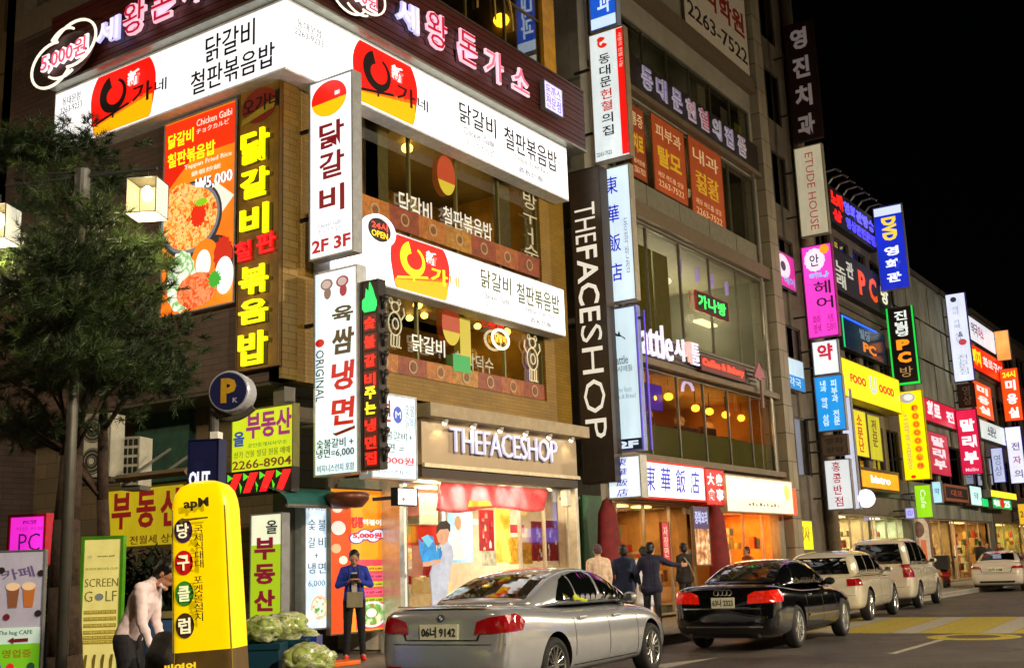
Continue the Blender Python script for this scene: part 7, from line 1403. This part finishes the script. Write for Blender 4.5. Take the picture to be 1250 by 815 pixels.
# ================= pine, lamps, air conditioners, baskets =================
def pine(label, base, trunk_top, crown, nclump, seed, tr=.11, lean=(0, 0)):
    rnd = random.Random(seed); t = thing('pine_tree', label, 'tree', base)
    b = bmesh.new(); pts = []
    for i in range(9): u = i / 8; pts.append(Vector((lean[0] * u + .06 * math.sin(u * 7 + seed), lean[1] * u + .06 * math.cos(u * 5 + seed), trunk_top * u)))
    for i in range(8): cone(b, pts[i], pts[i + 1], tr * (1 - i / 9.5), tr * (1 - (i + 1) / 9.5), 10)
    clumps = []
    for i in range(nclump):
        for _ in range(30):
            u = rnd.uniform(-1, 1); v = rnd.uniform(-1, 1); w_ = rnd.uniform(-1, 1)
            if u * u + v * v + w_ * w_ < 1: break
        c, r = crown[i % len(crown)]; p = Vector(c) + Vector((u * r[0], v * r[1], w_ * r[2])); lay = .42; p.z = (round(p.z / lay) + rnd.uniform(-.16, .16)) * lay; clumps.append(p)
    for p in clumps:
        if rnd.random() < .22:
            a = pts[min(8, max(3, int(8 * min(1, (p.z - .45) / trunk_top))))]; mid_ = (a + p) / 2 + Vector((0, 0, .15)); cone(b, a, mid_, .025, .015, 5); cone(b, mid_, p, .02, .008, 5)
    obj('trunk', b, mat('pine_bark', '#3a2a1e', .9, noise=.5, nscale=14, bump=.6), t, smooth=True)
    mats = [mat('needles_a', '#263a12', .55, noise=.35, nscale=3), mat('needles_b', '#384e18', .55, noise=.35, nscale=3), mat('needles_c', '#18260c', .6, noise=.35, nscale=3)]
    V_ = []; F_ = []; MI = []
    for ci, p in enumerate(clumps):
        R_ = rnd.uniform(.18, .38); mi = rnd.choice((0, 0, 1, 2))
        for _ in range(9):
            d = Vector((rnd.gauss(0, 1), rnd.gauss(0, 1), rnd.gauss(.35, .45))).normalized(); q = p + d * R_ * rnd.uniform(.2, 1)
            for k_ in range(44):     # needle brush: long thin leaves fanned round a twig
                e = (d * .8 + Vector((rnd.gauss(0, .7), rnd.gauss(0, .7), rnd.gauss(.1, .6)))).normalized(); L_ = rnd.uniform(.08, .14); o_ = q + d * rnd.uniform(-.05, .07); s_ = e.cross(Vector((rnd.random(), rnd.random(), rnd.random()))).normalized() * .0032
                n0 = len(V_); V_ += [o_ - s_, o_ + s_, o_ + e * L_]; F_.append((n0, n0 + 1, n0 + 2)); MI.append(mi)
    me = bpy.data.meshes.new('crown'); me.from_pydata([tuple(v) for v in V_], [], F_); me.polygons.foreach_set('material_index', MI)
    for m_ in mats: me.materials.append(m_)
    link(bpy.data.objects.new('crown', me), t); return t
def crown_at(pxs, D, base):
    out = []
    for px, py, rx, rz in pxs: q = atD(px, py, D); out.append(((q.x - base[0], q.y - base[1], q.z - .15), (rx * D / FPX, rx * D / FPX, rz * D / FPX)))
    return out
q = atD(86, 640, 11.6); base = (q.x, q.y, .15)
pine('large shaggy pine at the left edge, its dark crown half hiding the side wall', base, atD(86, 250, 11.6).z, crown_at([(75, 330, 75, 70), (130, 400, 90, 80), (60, 440, 85, 70), (170, 440, 60, 60), (30, 360, 50, 90), (150, 330, 50, 50), (100, 290, 60, 45)], 11.6, base) + crown_at([(97, 330, 45, 50), (95, 420, 60, 50)], 10.6, base), 270, 3, .19)
q = atD(142, 640, 12.2); base = (q.x, q.y, .15)
pine('second thinner pine whose loose top brushes the white lightbox', base, atD(142, 200, 12.2).z, crown_at([(60, 215, 70, 25), (120, 200, 30, 18), (30, 190, 40, 30), (200, 460, 40, 25), (40, 520, 40, 30)], 12.2, base), 80, 9, .09, (-.3, .1))
# twin lantern street lamp
q = atD(97, 300, 11.2); lp = thing('lantern_post', 'grey street lamp post carrying two square glass lanterns in front of the pine', 'street lamp', (q.x, q.y, .15), R(-62))
topz = atD(97, 203, 11.2).z - .15
b = bmesh.new(); cone(b, (0, 0, 0), (0, 0, topz - .3), .055, .05, 12); obj('pole', b, P('#56544c', .5, .4), lp, smooth=True); b = bmesh.new(); cone(b, (0, 0, topz - .28), (0, 0, topz + .02), .075, .075, 14); obj('collar', b, P('#6a6a68', .4, .5), lp)
b = bmesh.new(); cone(b, (-.80, 0, topz - .09), (.77, 0, topz - .02), .018, .018, 8); cone(b, (-.4, .02, topz + .02), (.5, .02, topz - .04), .012, .012, 8); obj('cross_arm', b, P('#5a5a58', .4, .5), lp)
fr = P('#3c3a34', .4, .4)
for sx_, dz, nm in ((.68, -.15, 1), (-.85, -.32, 0)):
    L_ = .15; z1 = topz + dz - .0; z0 = z1 - .36
    b = bmesh.new()
    for x, y in ((-1, -1), (1, -1), (1, 1), (-1, 1)): cone(b, (sx_ + x * L_, y * L_, z0), (sx_ + x * L_, y * L_, z1), .006, .006, 6)
    for z in (z0, z1):
        for a, c in (((-1, -1), (1, -1)), ((1, -1), (1, 1)), ((1, 1), (-1, 1)), ((-1, 1), (-1, -1))): cone(b, (sx_ + a[0] * L_, a[1] * L_, z), (sx_ + c[0] * L_, c[1] * L_, z), .006, .006, 6)
    cone(b, (sx_, 0, z1), (sx_, 0, z1 + .14), .008, .008, 6); o = obj('lantern_frame', b, fr, lp)
    gm = mat('lantern_glass', '#f4ecd0', .4, emit=.85, noise=.0)
    for q_ in ((sx_ - L_ + .008, sx_ + L_ - .008, -L_, -L_ + .004), (sx_ - L_ + .008, sx_ + L_ - .008, L_ - .004, L_), (sx_ - L_, sx_ - L_ + .004, -L_ + .008, L_ - .008), (sx_ + L_ - .004, sx_ + L_, -L_ + .008, L_ - .008)): bx('lantern_pane', o, (*q_, z0 + .008, z1 - .008), glass('frosted_pane', .1, '#fff6e0') if q_[3] < 0 else gm)
    bx('lantern_pane', o, (sx_ - L_, sx_ + L_, -L_, L_, z0 - .006, z0), gm); bx('lantern_pane', o, (sx_ - L_, sx_ + L_, -L_, L_, z1, z1 + .006), P('#8a8878', .4))
    b = bmesh.new(); ball(b, (sx_, 0, z1 - .13), .055, (1, 1, 1.5), 14, 10); obj('bulb', b, E('#fff4d8', 14), o, smooth=True)
    light('POINT', (sx_, 0, z0 - .12), 35, '#ffe2b0', .06, parent=lp, name='lantern_light')
# air conditioners on the side wall ledge
def aircon(label, px0, px1, pyt, pyb, D, fans, grille=False):
    s = Sign('air_conditioner', label, (D, -66), None, px0, px1, pyt, pyb, depth=.32, face=P('#b8b6a4', .6), glow=0, case='#b0ae9c', border=.02, cat='air conditioner', back=False)
    for i in range(fans):
        cz = s.H * ((i + .5) / fans); b = bmesh.new()
        disc(s.t, s.W * .42, cz, s.W * .36, s.H * .42 / fans, P('#3a3a30', .6), y=-.016, name='fan_recess')
        for r_ in (.34, .24, .14): ringp(s.t, s.W * .42, cz, s.W * r_, s.H * r_ * 1.15 / fans, .008, P('#9a9888', .5), y=-.024, name='grille')
        disc(s.t, s.W * .42, cz, s.W * .09, s.H * .1 / fans, P('#c8c4b0', .5), y=-.034, name='fan_hub')
    if grille:
        for i in range(5):
            for j in range(3): bx('vent_slot', s.t, (s.W * (.1 + j * .28), s.W * (.3 + j * .28), -.02, -.013, s.H * (.06 + i * .19), s.H * (.19 + i * .19)), P('#14140f'))
    bx('stand', s.t, (0, s.W, .02, .3, -.06, -.002), P('#5a5648'))
aircon('grey twin fan air conditioner between the two pine trunks', 98, 136, 505, 582, 14.5, 2)
aircon('lower air conditioner with slotted grille right of the second pine trunk', 149, 171, 533, 592, 14.8, 0, True)
ldg = thing('ledge_shelf', 'rusty ledge carrying the air conditioners above the yellow estate board', 'ledge', (0, 0, 0)); a, c_ = atD(92, 590, 15), atD(228, 586, 13.8); b = bmesh.new()
cone(b, (a.x, a.y, a.z), (c_.x, c_.y, a.z - .0), .05, .05, 4); obj('beam', b, P('#6a5a3a', .7), ldg); b = bmesh.new()
for u in (.2, .5, .8): p = a.lerp(c_, u); cone(b, (p.x, p.y, a.z), (p.x + .6, p.y - .05, a.z + .4), .02, .02, 6)
obj('brace', b, P('#6a6a60', .5, .4), ldg)
s = Sign('green_tarpaulin', 'dark teal tarpaulin box hanging on the wall behind the air conditioners', 'L', 13.95, 165, 232, 498, 588, depth=.1, face=mat('tarp', '#1c4a40', .7, noise=.4, nscale=3, bump=.3), glow=0, case='#22443c', border=.01, cat='tarpaulin')
# left edge background: beige tower, dim windows, stair railing
tw = thing('beige_tower', 'tall beige panel building at the top left behind the corner building', 'building', (15.5, 38, 0), -math.pi / 2)
facade('wall', tw, 16.5, 30, [(x, x + 1.6, z, z + 1.6) for x in (6.2, 9.2, 12.2) for z in (12, 15.5, 19)], mat('beige_panel', '#a8946c', .8, noise=.15, nscale=.6))
for x in (1.6, 5.2, 8.6, 11.8, 14.9): bx('panel_joint', tw, (x, x + .04, -.004, -.001, 0, 30), P('#4a4030'))
for z in (8, 10.9, 14.3, 17.8): bx('panel_joint', tw, (0, 16.5, -.0045, -.0015, z, z + .04), P('#4a4030'))
for x in (6.2, 9.2, 12.2):
    for z in (12, 15.5, 19): window(tw, x, x + 1.6, z, z + 1.6, 2, 1, P('#4a4638'), y=.08, gm=glass('dark_glass', .2, '#30342c')); bx('blind', tw, (x, x + 1.6, .25, .27, z, z + 1.6), P('#46483a'))
bx('back_wall', tw, (0, 16.5, .31, 6, 0, 30), P('#4a4234'))
rl = thing('stair_railing', 'black iron railing of an outside stair left of the white lightbox', 'railing', (0, 0, 0)); A_ = onX(20, 170, 13.5); B_ = onX(58, 150, 13.5)
y0, y1 = onX(20, 140, 13.5).y, onX(66, 140, 13.5).y; zb0, zt0 = onX(20, 180, 13.5).z, onX(20, 118, 13.5).z
b = bmesh.new()
for k_ in range(9): y = y0 + (y1 - y0) * k_ / 8; cone(b, (13.6, y, zb0), (13.6, y, zt0), .018, .018, 6)
obj('baluster', b, P('#121210', .5, .3), rl)
b = bmesh.new()
for z in (zb0, (zb0 + zt0) / 2, zt0): cone(b, (13.6, y0, z), (13.6, y1, z), .028, .028, 6)
for k_ in range(8):
    ya = y0 + (y1 - y0) * k_ / 8; yb_ = y0 + (y1 - y0) * (k_ + 1) / 8
    cone(b, (13.6, ya, zb0), (13.6, yb_, (zb0 + zt0) / 2), .012, .012, 6); cone(b, (13.6, yb_, (zb0 + zt0) / 2), (13.6, ya, zt0), .012, .012, 6)
obj('rail', b, P('#121210', .5, .3), rl); bx('landing', rl, (13.1, 15, y1, y0, zb0 - .15, zb0 - .02), P('#2a2820'))
lowb = thing('dim_annexe', 'dim low annexe behind the pines with a lit vertical tube', 'building', (15.2, 34, 0), -math.pi / 2)
facade('wall', lowb, 12.2, 7.4, [(3, 5.5, 2.5, 5), (7, 9.5, 2.5, 5), (1, 11, .3, 2.1)], mat('annexe_wall', '#3a342a', .8, noise=.3)); bx('inner_wall', lowb, (0, 12.2, 1.5, 1.7, 0, 7.3), mat('annexe_in', '#4a4a30', .7, noise=.4, nscale=1, emit=.12))
p = onX(37, 440, 15.0); tb = thing('tube_light', 'glowing white vertical tube light seen between the pine branches at left', 'tube light', (p.x, p.y, p.z - 1.4)); b = bmesh.new(); cone(b, (0, 0, 0), (0, 0, 2.9), .05, .05, 8); obj('tube', b, E('#e8f0d8', 1.6), tb)
b = bmesh.new(); cone(b, (0, .22, .5), (0, .22, 2.6), .035, .035, 8); obj('tube', b, E('#90b8a0', .8), tb)
# blue planter / stall wall at the lower left
pl = thing('blue_planter', 'blue painted planter box with a pale rim behind the golf standee', 'planter', (*atD(80, 780, 12.4).xy, .15), R(-62)); zz = atD(80, 750, 12.4).z - .15
bx('box', pl, (-.5, 1.5, 0, .8, 0, zz - .07), mat('blue_paint', '#3a5c8c', .6, noise=.15)); bx('rim', pl, (-.53, 1.53, -.03, .83, zz - .07, zz), P('#8a8250', .7))
b = bmesh.new(); rnd = random.Random(5); V_ = []; F_ = []
for i in range(5200):
    p = Vector((rnd.uniform(-.6, 1.7), rnd.uniform(.1, .8), zz + rnd.uniform(-.05, .7) * rnd.random() ** .4)); d = Vector((rnd.gauss(0, 1), rnd.gauss(0, 1), rnd.gauss(.4, .8))).normalized(); s_ = d.cross(Vector((0, .3, 1))).normalized() * .022; n0 = len(V_); V_ += [p, p + d * .06 + s_, p + d * .13, p + d * .06 - s_]; F_.append((n0, n0 + 1, n0 + 2, n0 + 3))
me = bpy.data.meshes.new('shrub_leaves'); me.from_pydata([tuple(v) for v in V_], [], F_); me.materials.append(mat('shrub_green', '#1c2c10', .6, noise=.4, nscale=4)); b.free(); o = bpy.data.objects.new('shrub', me); link(o); o.location = pl.location; o.rotation_euler = pl.rotation_euler; tag(o, 'dark leafy shrub growing over the blue planter behind the stooping man', 'shrub')
# baskets of cabbages in plastic
def cabbage_bag(label, px, py, D, r, seed):
    rnd = random.Random(seed); q = atD(px, py, D); t = thing('cabbage_bag', label, 'bag of cabbages', tuple(q))
    from mathutils import noise
    b = bmesh.new(); bmesh.ops.create_icosphere(b, subdivisions=4, radius=r)
    for v in b.verts: n_ = v.co.normalized(); v.co = Vector((n_.x * 1.1, n_.y * 1.1, n_.z * .75)) * r * (1 + .22 * noise.noise(n_ * 3 + Vector((seed, 0, 0))) + .09 * noise.noise(n_ * 11)); 
    obj('plastic_bag', b, multi('cabbage_plastic', [(.3, '#5a7024'), (.45, '#9aa85a'), (.55, '#c8cca8'), (.62, '#6a8430'), (.75, '#dcdccc')], 7, rough=.15, detail=6, dist=1.2, stretch=(1, 1, 2)), t, smooth=True)
    for i in range(5):
        b = bmesh.new(); a = rnd.uniform(0, 6.28); ball(b, (r * .7 * math.cos(a), r * .7 * math.sin(a), r * .35 * rnd.random()), r * .45, (1, 1, .9), 12, 8)
        for v in b.verts: v.co += v.normal * .02 * noise.noise(v.co * 30)
        obj('cabbage', b, multi('cabbage_leaf', [(.35, '#56741e'), (.6, '#a8b860')], 9, rough=.5, stretch=(1, 1, .3)), t, smooth=True)
def basket(label, px, pyt, D, w_, col='#123a4a'):
    q = atD(px, pyt, D); t = thing('plastic_basket', label, 'basket', (q.x, q.y, .15), R(-56)); H_ = q.z - .15
    b = bmesh.new()
    for x0, x1, y0, y1 in ((-w_, w_, -.25, -.23), (-w_, w_, .23, .25), (-w_, -w_ + .02, -.23, .23), (w_ - .02, w_, -.23, .23)): box(b, x0, x1, y0, y1, 0, H_)
    box(b, -w_ + .02, w_ - .02, -.23, .23, 0, .03); obj('shell', b, P(col, .35), t); bx('rim', t, (-w_ - .02, w_ + .02, -.27, -.252, H_ - .05, H_ + .01), P(col, .3), .006); bx('handle_slot', t, (-.08, .08, -.262, -.2505, H_ * .55, H_ * .55 + .04), P('#8ab0c0', .4))
basket('teal plastic basket nearest the yellow inflatable', 318, 785, 12.0, .24); basket('teal plastic basket in the middle of the cabbage stack', 348, 780, 12.6, .26); basket('blue rimmed basket under the right end of the cabbages', 368, 776, 13.0, .2, '#1c3c90')
cabbage_bag('plastic bag of cabbages on the left basket beside the inflatable', 320, 768, 12.1, .19, 1); cabbage_bag('large plastic bag of cabbages on the middle basket', 348, 765, 12.7, .22, 4); cabbage_bag('small plastic bag of cabbages below the narrow blue lightbox', 372, 778, 13.1, .15, 7); cabbage_bag('torn plastic bag of cabbages in front at the bottom edge', 377, 806, 11.6, .24, 9)
stp = bx('entrance_step', None, (15.6, 17.8, 12.0, 12.9, .151, .30), tiles('step_stone', '#a08c68', '#94805c', '#5a4c38', .4, .3), .01); tag(stp, 'low tan stone step in front of the orange menu poster', 'step')
o = bx('orange_crate_lid', None, (-.3, .3, -.2, .2, 0, .06), P('#f07018', .4), .01); q = onZ(412, 812, .15); o.location = (q.x, q.y, .155); tag(o, 'flat orange plastic lid lying on the pavement at the bottom edge', 'lid')
for i, (px, Y) in enumerate(((1238, 9.3),)):
    pass

bpy.data.scenes.remove(WORK)
